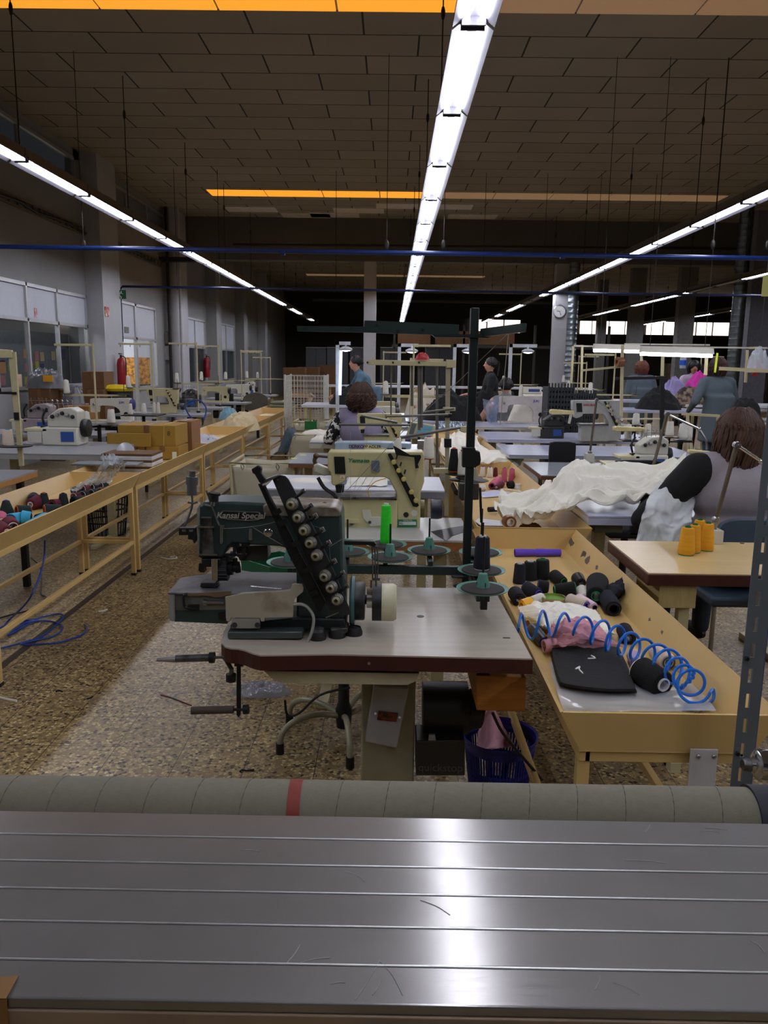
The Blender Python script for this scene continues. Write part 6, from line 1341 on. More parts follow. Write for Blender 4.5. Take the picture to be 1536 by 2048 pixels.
# woman with curly hair
M_spot = mat('black_white_print', (14, 14, 16), .85, col2=(214, 210, 204), scale=26, mix=(.52, .55))
wy = 7.55; wx = P(722, 830, Y=wy).x
person('woman seen from behind with curly dark hair and lilac vest over spotted blouse', (wx, wy, 0), rad(-4), M_spot, mat('lilac_vest', (146, 138, 164), .85, var=.04), sit=True, seat=.5, lean=.02, wide=1.12, hair='curly', hairm=mat('dark_curly_hair', (62, 36, 22), .65, var=.4, scale=40), elbows=[(-.3, -.02, .84), (.3, .05, .88)], hands=[(-.24, .28, .86), (.2, .32, .88)], voxel=.012)
ch_ = thing('work_chair', 'dark work chair under the curly-haired woman', 'chair', (wx, wy, 0))
MB().bx(wx - .2, wx + .2, wy - .2, wy + .2, .43, .48).build('seat', M_blk, ch_, bevel=.02)
MB().bx(wx - .18, wx + .18, wy - .25, wy - .22, .55, .75).build('backrest', M_blk, ch_, bevel=.02)
MB().cyl((wx, wy, .43), (wx, wy, .05), .03).build('column', M_darkm, ch_)
for i in range(5): a = i * 2 * PI / 5; MB().tube([(wx, wy, .1), (wx + .28 * math.cos(a), wy + .28 * math.sin(a), .03)], .016, 8).build('leg', M_darkm, ch_)

# ------------------------------------------------------------------ canvas carts
M_canv = mat('cream_canvas', (196, 190, 166), .85, var=.05, scale=5, bump=.05, bscale=60)
def cart(label, x0, x1, y0, y1, zt, h, canv=None, tag_=None):
    t = thing('canvas_cart', label, 'cart', ((x0 + x1) / 2, (y0 + y1) / 2, 0)); zb = zt - h
    MB().tube([(x0, y0, zt), (x1, y0, zt), (x1, y1, zt), (x0, y1, zt)], .012, 8, closed=True).build('rim_frame', M_cream, t)
    for z_ in (zb,): MB().tube([(x0 + .03, y0 + .03, .12), (x1 - .03, y0 + .03, .12), (x1 - .03, y1 - .03, .12), (x0 + .03, y1 - .03, .12)], .012, 8, closed=True).build('base_frame', M_cream, t)
    for x, y in ((x0, y0), (x1, y0), (x0, y1), (x1, y1)):
        MB().cyl((x, y, zt), (x + (.03 if x == x0 else -.03), y + (.03 if y == y0 else -.03), .12), .011).build('post', M_cream, t)
        MB().cyl((x - .01, y, .045), (x + .015, y, .045), .045).build('caster', M_blk, t)
    def at(u, v):
        a = u * 4; k = int(a) % 4; f = a - int(a); cs_ = [(x0, y0), (x1, y0), (x1, y1), (x0, y1)]; p, q = cs_[k], cs_[(k + 1) % 4]
        x = p[0] + (q[0] - p[0]) * f; y = p[1] + (q[1] - p[1]) * f; s_ = .97 - .22 * v; cx, cy = (x0 + x1) / 2, (y0 + y1) / 2
        wv = .02 * math.sin(u * 40) * (1 - v) + .015 * noise.noise(Vector((u * 12, v * 3, x0)))
        return V(cx + (x - cx) * (s_ + wv), cy + (y - cy) * (s_ + wv), zt - .02 - h * v + .02 * math.sin(f * PI) * -1 * (1 - v))
    MB().grid(at, 80, 14).bx((x0 + x1) / 2 - (x1 - x0) * .36, (x0 + x1) / 2 + (x1 - x0) * .36, (y0 + y1) / 2 - (y1 - y0) * .36, (y0 + y1) / 2 + (y1 - y0) * .36, zb - .02, zb - .012).build('canvas_bag', canv or M_canv, t, thick=.003)
    for x in (x0 + (x1 - x0) * .2, x0 + (x1 - x0) * .75):
        MB().tube([(x - .01, y0 - .013, zt + .01), (x + .012, y0 - .014, zt - .02), (x, y0 - .013, zt - .05), (x - .012, y0 - .014, zt - .02)], .003, 5, closed=True).build('ring', M_darkm, t)
    if tag_: MB().bx(x0 + (x1 - x0) * .35, x0 + (x1 - x0) * .7, y0 - .018, y0 - .012, zt - .09, zt + .02).build('green_label', mat('label_green', (16, 110, 50), .6), t)
    return t
a = P(460, 927, z=.78); b_ = P(588, 927, Y=a.y); c_ = P(490, 910, z=.78)
cart('canvas laundry cart with cream frame beside the white table', a.x, b_.x, a.y, c_.y, .78, .55)
a = P(575, 870, z=.72); b_ = P(650, 870, Y=a.y); cart('canvas cart with blue cloth hanging on it, left of the grey table', a.x, b_.x, a.y, a.y + .6, .72, .5)
a = P(585, 845, z=.75); b_ = P(655, 845, Y=a.y); cart('canvas cart with a green label near the wire cage', a.x, b_.x, a.y, a.y + .7, .75, .5, tag_=1)
a = P(566, 868, Y=8.2)
one('blue_grey_cloth', clothgrid([[P(578, 860, Y=8.2), P(570, 866, Y=8.2), P(556, 905, Y=8.2)], [P(588, 858, Y=8.3), P(580, 868, Y=8.1), P(565, 906, Y=8.1)], [P(594, 862, Y=8.4), P(586, 875, Y=8.1), P(577, 907, Y=8.1)]], 30, 30, .02, 3, 5), mat('steel_blue_cloth', (70, 84, 96), .9), 'steel blue cloth hanging over the side of the canvas cart', 'cloth', thick=.003, smooth='full')
# ------------------------------------------------------------------ left wall fittings
PN = [('green', (120, 170, 90)), ('blue', (30, 100, 150)), ('yellow', (206, 196, 60)), ('pink', (206, 130, 130)), ('orange', (214, 150, 80)), ('purple', (84, 70, 120)), ('cream', (220, 190, 140))]
random.seed(5); nn = 0
wb = MB().bx(WL - .5, WL - .48, 9.6, 14.86, .9, 2.0)
one('whiteboard', wb, mat('board_grey', (120, 122, 122), .5), 'grey planning board behind the office glass, covered with notes', 'board', smooth=False)
for bay, (y0, y1) in enumerate(((10.9, 11.8), (12.0, 12.85), (13.0, 13.9), (14.1, 14.7))):
    for i in range((8, 10, 9, 3)[bay]):
        c_, rgb = PN[(i * 3 + bay * 2 + (i // 4)) % 7]; s_ = random.choice((.13, .15, .19)); y = y0 + .05 + (i % 4) * .21 + random.uniform(-.02, .02); z = 1.62 - (i // 4) * .2 + random.uniform(-.03, .03)
        one('sticky_note', MB().box((WL - .474, y, z), (.002, s_, s_)), mat('note_' + c_, rgb, .7), '%s note, %s in the %s row, %s glass bay of office' % (c_, ORD[i % 4], ('top', 'middle', 'bottom')[i // 4], ('nearest', 'second', 'third', 'farthest')[bay]), 'note', smooth=False)
one('sticky_note', MB().box((WL + .005, 11.75, 1.23), (.003, .16, .2)), mat('note_peach', (226, 190, 160), .7), 'large peach note stuck on the outside of the office glass', 'note', smooth=False)
one('warning_sticker', MB().box((WL + .004, 12.45, 2.24), (.003, .09, .14)), mat('sticker_pale', (190, 120, 120), .7, col2=(220, 215, 215), scale=20), 'small red and white sticker on the upper white office panel', 'sticker', smooth=False)
# exit sign, extinguishers, boxes
e_ = P(245, 589, X=WL + .35); sg = thing('exit_sign', 'green exit sign with running figure and arrow above the office door', 'sign', e_)
MB().bx(WL + .02, WL + .42, e_.y - .01, e_.y + .01, e_.z - .08, e_.z + .08).build('sign_board', mat('exit_green', (14, 84, 50), .4), sg, smooth=False)
M_sw = mat('sign_white', (214, 226, 214), .5); yy = e_.y - .013; xm_ = WL + .3
r_ = MB().cyl((xm_ + .03, yy, e_.z + .05), (xm_ + .03, yy + .003, e_.z + .05), .013)
for a, b_ in (((.02, .03), (-.01, -.01)), ((-.01, -.01), (.03, -.05)), ((-.01, -.01), (-.05, -.035)), ((.03, -.05), (.02, -.075)), ((.02, .03), (.06, .01)), ((.02, .03), (-.03, .03))): r_.tube([(xm_ + a[0], yy, e_.z + a[1]), (xm_ + b_[0], yy, e_.z + b_[1])], .007, 6)
r_.build('running_figure', M_sw, sg)
MB().prism([V(WL + .1, yy, e_.z + .05), V(WL + .13, yy, e_.z + .05), V(WL + .13, yy, e_.z), V(WL + .16, yy, e_.z), V(WL + .115, yy, e_.z - .05), V(WL + .07, yy, e_.z), V(WL + .1, yy, e_.z)], (0, .003, 0)).build('arrow', M_sw, sg, smooth=False)
def exting(x, y, z, lab, s=1):
    t = thing('fire_extinguisher', lab, 'fire extinguisher', (x, y, z))
    MB().lathe([(0, 0), (.075 * s, 0), (.08 * s, .03), (.08 * s, .42 * s), (.06 * s, .49 * s), (.025, .52 * s), (0, .52 * s)], (x, y, z), n=20).build('cylinder', mat('extinguisher_red', (150, 18, 24), .35), t)
    MB().cyl((x, y, z + .5 * s), (x, y, z + .57 * s), .02).box((x, y - .03, z + .59 * s), (.03, .12, .02)).build('valve', M_blk, t)
    MB().tube([(x, y, z + .55 * s), (x + .1, y - .05, z + .5 * s), (x + .1, y - .05, z + .2)], .01, 6, k=4).build('hose', M_blk, t)
e_ = P(248, 772, X=WL + .42); exting(e_.x, e_.y - .1, e_.z, 'red fire extinguisher hanging on the big column left of the office door')
e_ = P(421, 755, X=WL + .2); exting(WL + .1, e_.y, e_.z, 'dark red fire extinguisher farther along the left wall', 1.1)
def wbox(px, py0, py1, w_, m, label, name, cat, X=WL + .03, d=.06):
    a = P(px, py1, X=X); b_ = P(px, py0, Y=a.y); return one(name, MB().bx(X - .03, X + d, a.y - w_ / 2, a.y + w_ / 2, a.z, b_.z), m, label, cat, bevel=.004)
one('fire_sign', MB().bx(WL + .3, WL + .315, 14.6, 14.8, P(234, 636, X=WL + .3).z, P(234, 618, X=WL + .3).z), mat('fire_sign_red', (170, 60, 36), .5, col2=(220, 200, 180), scale=9), 'small red and white fire point sign on the big column', 'sign')
wbox(337, 666, 688, .5, mat('cabinet_grey', (110, 104, 94), .5), 'grey electrical box on the wall beside the white pipe', 'electrical_box', 'electrical box')
wbox(338, 692, 720, .45, M_col, 'white electrical panel below the grey box', 'electrical_box', 'electrical box')
wbox(345, 605, 627, .25, M_blk, 'black box fixed high beside the white pipe', 'black_box', 'box')
e_ = P(352, 700, Y=19.6); one('white_pipe', MB().cyl((e_.x, 19.6, 0), (e_.x, 19.6, CZ), .13, n=18), M_col, 'thick white vertical pipe against the left wall column', 'pipe')
for i, px in enumerate((364, 341)): e_ = P(px, 700, Y=19.4); one('drain_pipe', MB().cyl((e_.x, 19.4, 0), (e_.x, 19.4, CZ), .035), M_col if i == 0 else M_rod, ['thin pale pipe right of the thick white pipe', 'thin dark pipe left of the thick white pipe'][i], 'pipe')
one('duct_bracket', MB().bx(WL, P(395, 520, Y=19.3).x, 19.2, 19.4, P(360, 524, Y=19.3).z, P(360, 515, Y=19.3).z), M_rod, 'dark horizontal bracket high beside the white pipe', 'bracket', bevel=.01)

# ------------------------------------------------------------------ cardboard
M_ky = mat('yellow_cardboard', (158, 122, 44), .8, var=.06, scale=3); M_kb = mat('brown_cardboard', (146, 104, 66), .85, var=.06, scale=3); M_kd = mat('dark_cardboard', (104, 72, 42), .85, var=.08)
M_tape = mat('packing_tape', (120, 84, 44), .35)
def carton(x0, x1, y0, y1, z0, z1, m, label, open_=False, group=None, tape=True, rz=0):
    t = thing('cardboard_box', label, 'box', ((x0 + x1) / 2, (y0 + y1) / 2, z0), group, rz=0); th = .006
    if open_:
        mb = MB().bx(x0, x1, y0, y0 + th, z0, z1).bx(x0, x1, y1 - th, y1, z0, z1).bx(x0, x0 + th, y0, y1, z0, z1).bx(x1 - th, x1, y0, y1, z0, z1).bx(x0, x1, y0, y1, z0, z0 + th); mb.build('carton_body', m, t, smooth=False)
        f = min(.5 * (y1 - y0), .16)
        MB().hexa([V(x0, y0 - .004, z1), V(x1, y0 - .004, z1), V(x1, y0, z1), V(x0, y0, z1)], [V(x0, y0 - f * .7, z1 - f * .55), V(x1, y0 - f * .7, z1 - f * .55), V(x1, y0 - f * .7 + .004, z1 - f * .55), V(x0, y0 - f * .7 + .004, z1 - f * .55)]).build('front_flap', m, t, smooth=False)
        MB().hexa([V(x1, y0, z1), V(x1, y1, z1), V(x1 - .004, y1, z1), V(x1 - .004, y0, z1)], [V(x1 + f * .6, y0, z1 - f * .5), V(x1 + f * .6, y1, z1 - f * .5), V(x1 + f * .6 - .004, y1, z1 - f * .5), V(x1 + f * .6 - .004, y0, z1 - f * .5)]).build('side_flap', m, t, smooth=False)
    else:
        MB().bx(x0, x1, y0, y1, z0, z1).build('carton_body', m, t, bevel=.004)
        if tape: MB().bx((x0 + x1) / 2 - .025, (x0 + x1) / 2 + .025, y0 - .0015, y1 + .0015, z0 + (z1 - z0) * .6, z1 + .0015).build('packing_tape', M_tape, t, smooth=False)
    return t
def pcart(xl, xr, yb, yt, z, d, m, label, **k): a = pbox(xl, xr, yb, yt, z, d); return carton(*a, m, label, **k)
# boxes on trough two
def ycart(xl, xr, yt, Y, z0, d, m, label, **k): return carton(P(xl, yt, Y=Y).x, P(xr, yt, Y=Y).x, Y, Y + d, z0, P(xl, yt, Y=Y).z, m, label, **k), P(xl, yt, Y=Y), P(xr, yt, Y=Y)
b1, a0, a1 = ycart(292, 357, 893, 7.3, .66, .35, M_ky, 'low yellowish carton at the right end of the boxes on the trough')
MB().bx(a1.x - .06, a1.x - .02, 7.298, 7.3, a1.z - .12, a1.z - .05).build('shipping_label', M_sw, b1, smooth=False)
b2, c0, c1 = ycart(235, 350, 850, 7.32, a0.z, .45, M_ky, 'large yellowish carton with glyph mark, stacked on the lower one')
text('carton_mark', '8', mat('mark_ink', (60, 50, 20), .7), b2, V(c1.x - .06, 7.318, c1.z - .08), .06)
MB().tube([(c1.x - .11, 7.318, a0.z), (c1.x - .1, 7.317, c1.z + .001), (c1.x - .1, 7.77, c1.z + .002)], .003, 5).build('strap', mat('pale_strap', (200, 180, 110), .5), b2)
ycart(235, 290, 893, 7.32, .66, .35, M_ky, 'yellowish carton hidden under the left half of the large one', tape=False)
ycart(213, 300, 866, 7.26, a0.z, .02, M_ky, 'yellow cardboard flap standing in front of the stacked carton', tape=False)
ycart(345, 383, 842, 7.8, .66, .35, M_kb, 'tall plain brown carton right of the yellowish cartons')
w_ = pbox(203, 305, 945, 908, .68, .3); fb = thing('file_box', 'white and brown striped shallow box full of cards on the trough', 'box', ((w_[0] + w_[1]) / 2, w_[2], .68))
M_wb = mat('white_card', (206, 204, 200), .6)
for i in range(3):
    z_ = .68 + i * (w_[5] - .68) / 3; MB().bx(w_[0], w_[1], w_[2], w_[3], z_, z_ + (w_[5] - .68) / 3 * .62).build('white_layer', M_wb, fb, bevel=.003); MB().bx(w_[0] + .004, w_[1] - .004, w_[2] + .004, w_[3], z_ + (w_[5] - .68) / 3 * .62, z_ + (w_[5] - .68) / 3).build('brown_layer', M_kd, fb)
c_ = P(252, 903, z=.82); one('clear_dish', MB().lathe([(0, 0), (.07, 0), (.068, .03), (0, .035)], c_, V(0, -1, .5), 24), M_film, 'round clear plastic dish leaning on the striped box', 'dish')
one('grey_board', MB().bx(P(165, 950, Y=w_[2]).x, P(290, 950, Y=w_[2]).x, w_[2] - .22, w_[2] - .02, .76, .775), mat('lid_grey', (112, 116, 120), .4), 'flat grey board lying at the near end of the striped box', 'board', bevel=.004)
def q1(x, y): return (x / 3.413, 800 + y / 3.413)
fr = [[P(*q1(x, y), z=zz) for x, y, zz in r] for r in ([(700, 400, .95), (780, 400, .97), (860, 440, .95)], [(690, 470, .88), (770, 470, .92), (850, 470, .88)], [(600, 560, .74), (700, 540, .8), (790, 520, .78)], [(480, 640, .69), (600, 600, .74), (760, 590, .72)])]
one('clear_plastic_bag', clothgrid(fr, 50, 50, .035, 5, 12), M_film, 'crumpled clear plastic bag lying between the cones and boxes', 'plastic bag', smooth='full')
# cones in trough one
L1 = 'dark cones in the nearest left trough'
def s1(x, yb, yt, w_, *a_, **k): q = q1(x, yb); return cone(q[0], q[1], q1(x, yt)[1], w_ * 1.2 / 3.413, .6545, *a_, **k)
def d1(ax_, ay, bx_, by, r, *a_, **k): p_ = q1(ax_, ay); q_ = q1(bx_, by); return lying(p_[0], p_[1], q_[0], q_[1], .6545, r * 1.35 / 3.413, *a_, **k)
s1(48, 790, 682, 84, M_dkgreen, M_corep, 'dark green cone with purple tip standing at the left frame edge', L1, rt=.02)
s1(306, 745, 630, 66, M_dkgreen, M_coreo, 'dark green cone with orange tip standing in the left trough', L1, rt=.02)
s1(437, 750, 634, 66, M_dkgreen, M_corek, 'dark green cone standing, right one of the pair in the left trough', L1, rt=.022)
d1(270, 690, 205, 715, 34, M_maroon, M_corew, 'maroon cone with white core lying behind the standing green cones', L1, rt=.8, hollow=False)
d1(110, 760, 210, 755, 30, M_dkgreen, M_coreo, 'dark cone with orange end lying at left in the near trough', L1, rt=.85)
d1(300, 760, 430, 757, 36, M_dkgreen, M_coreo, 'dark green cone with orange ring end lying at the outer wall', L1, rt=.85)
d1(350, 720, 400, 710, 30, M_maroon, M_corek, 'dark maroon cone lying between the two standing cones', L1, rt=.9)
d1(500, 700, 600, 690, 32, M_dkgreen, M_corek, 'dark green cone lying right of the standing pair', L1, rt=.9)
d1(340, 800, 240, 820, 30, M_dkgreen, M_corek, 'dark green cone lying between two cyan cones', L1, rt=.9)
d1(230, 690, 230, 660, 28, M_navyy, M_corek, 'dark cone lying farthest back at the inner trough wall', L1, rt=.9)
d1(145, 800, 215, 805, 34, M_cyan, M_corek, 'cyan cone with dark open end lying behind the other cyan ones', L1, rt=.9)
d1(70, 820, 145, 800, 32, M_cyan, M_corek, 'cyan cone lying leftmost in the near trough', L1, rt=.85)
d1(320, 810, 190, 875, 34, M_cyan, M_corep, 'cyan cone lying nearest the camera with its pinkish end forward', L1, rt=.9)
d1(60, 845, 90, 870, 40, M_maroon, M_corew, 'wine red cone with clear open end in the left trough', L1, rt=.85)
d1(0, 870, 50, 900, 34, M_maroon, M_corew, 'wine red cone with white core, nearest at the left edge', L1, rt=.8, hollow=False)
d1(0, 800, 15, 840, 34, M_pinky, M_corew, 'pink-red wrapped cone at the left frame edge', L1, rt=.85)
for i in range(9):
    x = 500 + (i % 5) * 60; y = 660 - (i // 5) * 40 - (i % 5) * 12
    d1(x, y, x + 45, y - 10, 20, [M_maroon, M_navyy, M_dkgreen][i % 3], M_corew, ['maroon', 'navy', 'dark green'][i % 3] + ' small spool under the clear bag, %s from the left, %s row' % (ORD[i % 5], ['front', 'back'][i // 5]), 'small spools under the clear bag', rt=.85)
# floor hoses, basket, scraps
def fl(pts, r=.006, k=6, m=None, z=.008): return MB().tube([P(x, y, z=z + (h[0] if h else 0)) for x, y, *h in pts], r, 7, k=k)
hz = lambda x, y: (x / 3.84, 1050 + y / 3.84)
one('blue_air_hose', MB().tube([P(*hz(345, 120), Y=4.6), P(*hz(330, 300), Y=4.5), P(*hz(230, 560), Y=4.3)] + [P(*hz(x, y), z=.01) for x, y in ((60, 740), (-40, 860), (-20, 800), (150, 740), (300, 735), (230, 755), (60, 850), (180, 760), (350, 700), (470, 685), (470, 730), (330, 850), (150, 910), (-60, 950), (-30, 850), (100, 770), (300, 735), (430, 750), (480, 790), (420, 850), (250, 890), (160, 915), (300, 915), (430, 905), (560, 870), (650, 830), (665, 790), (650, 765))], .0055, 8, k=7), mat('blue_floor_hose', (20, 60, 140), .35), 'blue air hose dropping from the left trough and coiled on the floor', 'hose')
one('black_cable', fl([hz(*p_) for p_ in ((240, 250), (310, 330), (315, 520), (350, 555), (260, 640), (80, 690), (-60, 730))], .005), M_blk, 'black cable on the floor under the left trough', 'cable')
M_scr = mat('scrap_white', (214, 208, 196), .8); sc_m = mat('scrap_dark', (24, 26, 44), .8)
def scrap(pts, m, label, r=.006): one('fabric_scrap', fl(pts, r, 5, z=r * .8), m, label, 'scrap', group=None)
scrap([(322, 1115), (330, 1117), (340, 1118), (353, 1116), (350, 1113), (340, 1114)], M_scr, 'white scrap of fabric on the aisle floor left of the machine')
scrap([(197, 1223), (206, 1222), (214, 1219)], M_scr, 'small white scrap on the aisle floor in the middle')
scrap([(0, 1395), (12, 1398), (22, 1400), (33, 1402)], M_scr, 'white scrap on the floor at the left frame edge')
scrap([(322, 1390), (335, 1393), (350, 1398), (383, 1411)], mat('scrap_blue_red', (20, 60, 90), .8, col2=(120, 30, 30), scale=6), 'thin blue and red scrap lying by the lower grey roller', .003)
scrap([(480, 1543), (484, 1540), (495, 1541), (508, 1539)], sc_m, 'dark blue scrap on the floor just behind the cardboard tube', .0035)
scrap([(112, 1383), (118, 1381), (124, 1383)], sc_m, 'small black scrap on the left of the aisle floor', .004)
scrap([(174, 1398), (180, 1396), (185, 1393)], sc_m, 'second black scrap on the aisle floor', .004)
one('plastic_scraps', heap(P(520, 1385, z=0).x, P(520, 1385, z=0).y, 0, .14, .07, .05, 4, amp=.7, f=4), mat('clear_scrap', (170, 170, 176), .2, .2, alpha=.7), 'crumpled clear plastic and lint lying under the front table', 'scrap', smooth='full')
def basket(c_, r0, r1, h, m, label, n_s=30):
    t = thing('plastic_basket', label, 'basket', c_)
    mb = MB(); c_ = Vector(c_)
    for i in range(n_s): a_ = 2 * PI * i / n_s; d_ = V(math.cos(a_), math.sin(a_), 0); mb.cyl(c_ + d_ * r0, c_ + d_ * r1 + V(0, 0, h), .006, n=5)
    for z_ in (.0, .33, .66): rr = r0 + (r1 - r0) * z_; mb.lathe([(rr - .004, h * z_), (rr + .005, h * z_), (rr + .006, h * z_ + .015), (rr - .004, h * z_ + .015)], c_, n=30)
    mb.lathe([(0, .004), (r0, .004), (r0, .01)], c_, n=30).build('basket_slats', m, t)
    MB().lathe([(r1 - .005, h - .02), (r1 + .01, h), (r1 - .0, h + .006), (r1 - .008, h - .01)], c_, n=30).build('basket_rim', m, t); return t
c_ = P(197, 1085, z=0); basket((c_.x - .05, c_.y + .35, 0), .16, .2, .36, M_blk, 'black slotted basket on the floor beneath the left trough')
# can-shaped piece on the front machine
mb = MB().cyl(kp(245, 345, KY + .03), kp(245, 265, KY + .03), .0135).cyl(kp(245, 265, KY + .03), kp(248, 205, KY + .03), .0165).cyl(kp(248, 205, KY + .03), kp(250, 160, KY + .03), .0085)
mb.build('oiler_cup', M_wornst, km)
MB().tube([kp(215, 400, KY + .03), kp(250, 410, KY + .03), kp(290, 400, KY + .03)], .003, 6).tube([kp(245, 345, KY + .03), kp(245, 440, KY + .03), kp(190, 585, KY + .03)], .003, 6, k=3).build('oiler_rod', M_wornst, km)

# ------------------------------------------------------------------ left work stations
M_gt = mat('grey_table_top', (150, 152, 156), .3, var=.04); M_oe = mat('orange_wood_edge', (176, 124, 62), .5)
a = P(75, 940, z=.8)
nt = thing('sewing_table', 'grey table with orange wood edge at the left frame edge', 'table', (a.x - .6, a.y - .35, 0))
MB().bx(a.x - 1.2, a.x, a.y - .75, a.y, .79, .8).build('top', M_gt, nt); MB().bx(a.x - 1.2, a.x - .001, a.y - .751, a.y - .001, .752, .79).build('edge_band', M_oe, nt, bevel=.003)
for x in (a.x - .08, a.x - 1.1):
    for y in (a.y - .68, a.y - .1): MB().bx(x - .02, x + .02, y - .02, y + .02, 0, .752).build('leg', M_darkm, nt)
NT = (a.x, a.y)
T6 = tbl(-60, 204, 905, 880, 'long grey table with bright aluminium edge carrying the overlock machine', M_gt, edge=M_alu, th=.05)
c_ = P(130, 890, z=.8); ov = overlock('pale overlock machine with blue panel on the aluminium-edged table at left', c_.x, c_.y + .05, .8, 1.25, M_creamw)
c_ = P(28, 893, z=.95)
ls = thing('thread_stand', 'worn cream thread stand with leaning pole at the far left', 'thread stand', (NT[0] - .12, NT[1] - .1, .8)); Yl = NT[1] - .1
MB().trace([(38, 932), (46, 932), (30, 704), (16, 704)], Yl, .02).build('pole', M_cream, ls); MB().trace([(-10, 698), (22, 700), (24, 716), (-10, 716)], Yl - .01, .03).build('top_beam', M_cream, ls, bevel=.003)
MB().trace([(-10, 784), (32, 784), (32, 789), (-10, 788)], Yl - .01, .02).build('cross_rod', M_darkm, ls); MB().trace([(27, 825), (36, 825), (37, 840), (28, 840)], Yl - .015, .04).build('pole_clamp', M_darkm, ls)
MB().lathe([(0, 0), (.11, 0), (.12, .008), (0, .008)], P(30, 893, Y=Yl), n=28).build('cone_disc', M_darkm, ls)
cst(17, 892, 858, 23, Yl, M_creamy, M_cyan, 'pinkish cream cone with blue tip on the leaning left stand', rt=.03)
fr_ = P(8, 700, X=WL + .3)
# boxes and sacks along the office wall
def bxy(xl, xr, yb, yt, Y, d, m, label, **k):
    x0 = P(xl, yb, Y=Y).x; x1 = P(xr, yb, Y=Y).x; z0 = max(0, P(xl, yb, Y=Y).z); return carton(x0, x1, Y, Y + d, z0, P(xl, yt, Y=Y).z, m, label, **k)
gz = 'cartons stacked by the office wall'
bxy(62, 105, 868, 776, 11.6, .5, M_kd, 'tall dark brown carton at the left of the office wall stack', group=gz)
bxy(90, 130, 868, 828, 11.2, .45, M_kb, 'low brown carton in front of the office wall stack', group=gz)
bxy(128, 180, 850, 812, 11.2, .45, mat('ochre_cardboard', (150, 104, 44), .8), 'ochre carton with tape in the middle of the wall stack', group=gz)
bxy(107, 136, 826, 780, 11.9, .4, M_kb, 'brown carton with dark cross marks behind the ochre one', group=gz)
bxy(150, 208, 806, 779, 12.2, .5, M_kd, 'wide dark carton under the topmost one', group=gz)
bxy(165, 209, 778, 743, 12.3, .45, M_kd, 'topmost dark brown carton beside the yellow-lidded bin', group=gz)
bxy(180, 212, 850, 806, 11.6, .4, M_kd, 'dark carton with open flap at the foot of the stack', group=gz)
bxy(46, 80, 880, 862, 9.6, .4, M_kb, 'small low brown carton near the aluminium-edged table', group=gz)
def sack(px, py, Y, rx, ry, h, m, label, sd):
    a = P(px, py, Y=Y); return one('plastic_sack', heap(a.x, Y, max(a.z, 0), rx, ry, h, sd, amp=.35, f=2.6, p=3), m, label, 'sack', smooth='full')
M_sack = mat('grey_translucent_sack', (110, 112, 118), .25, .1, alpha=.85)
sack(92, 776, 11.8, .3, .2, .3, M_sack, 'grey plastic sack with yellow label on the tall carton', 3)
sack(68, 868, 10.4, .2, .2, .25, mat('dark_sack', (48, 50, 54), .25, .1), 'dark plastic sack on the floor by the white wall', 5)
sack(148, 815, 11.6, .18, .15, .35, M_sack, 'clear crumpled sack between the cartons', 6)
c_ = P(96, 757, Y=11.55); one('yellow_label', MB().box(c_, (.14, .01, .09)), M_yell, 'bright yellow label on the grey plastic sack', 'label')
c_ = P(232, 830, Y=12.5); bn = thing('black_bin', 'black rubbish bin with bright yellow lid beside the cartons', 'bin', (c_.x, 12.6, 0))
zt_ = P(232, 782, Y=12.5).z; MB().lathe([(0, 0), (.18, 0), (.24, zt_), (0, zt_)], (c_.x, 12.6, 0), n=24).build('bin_body', M_blk, bn); MB().lathe([(0, 0), (.25, 0), (.27, .04), (.2, .09), (0, .1)], (c_.x, 12.6, zt_), n=24).build('lid', mat('bin_yellow', (216, 186, 24), .5), bn)
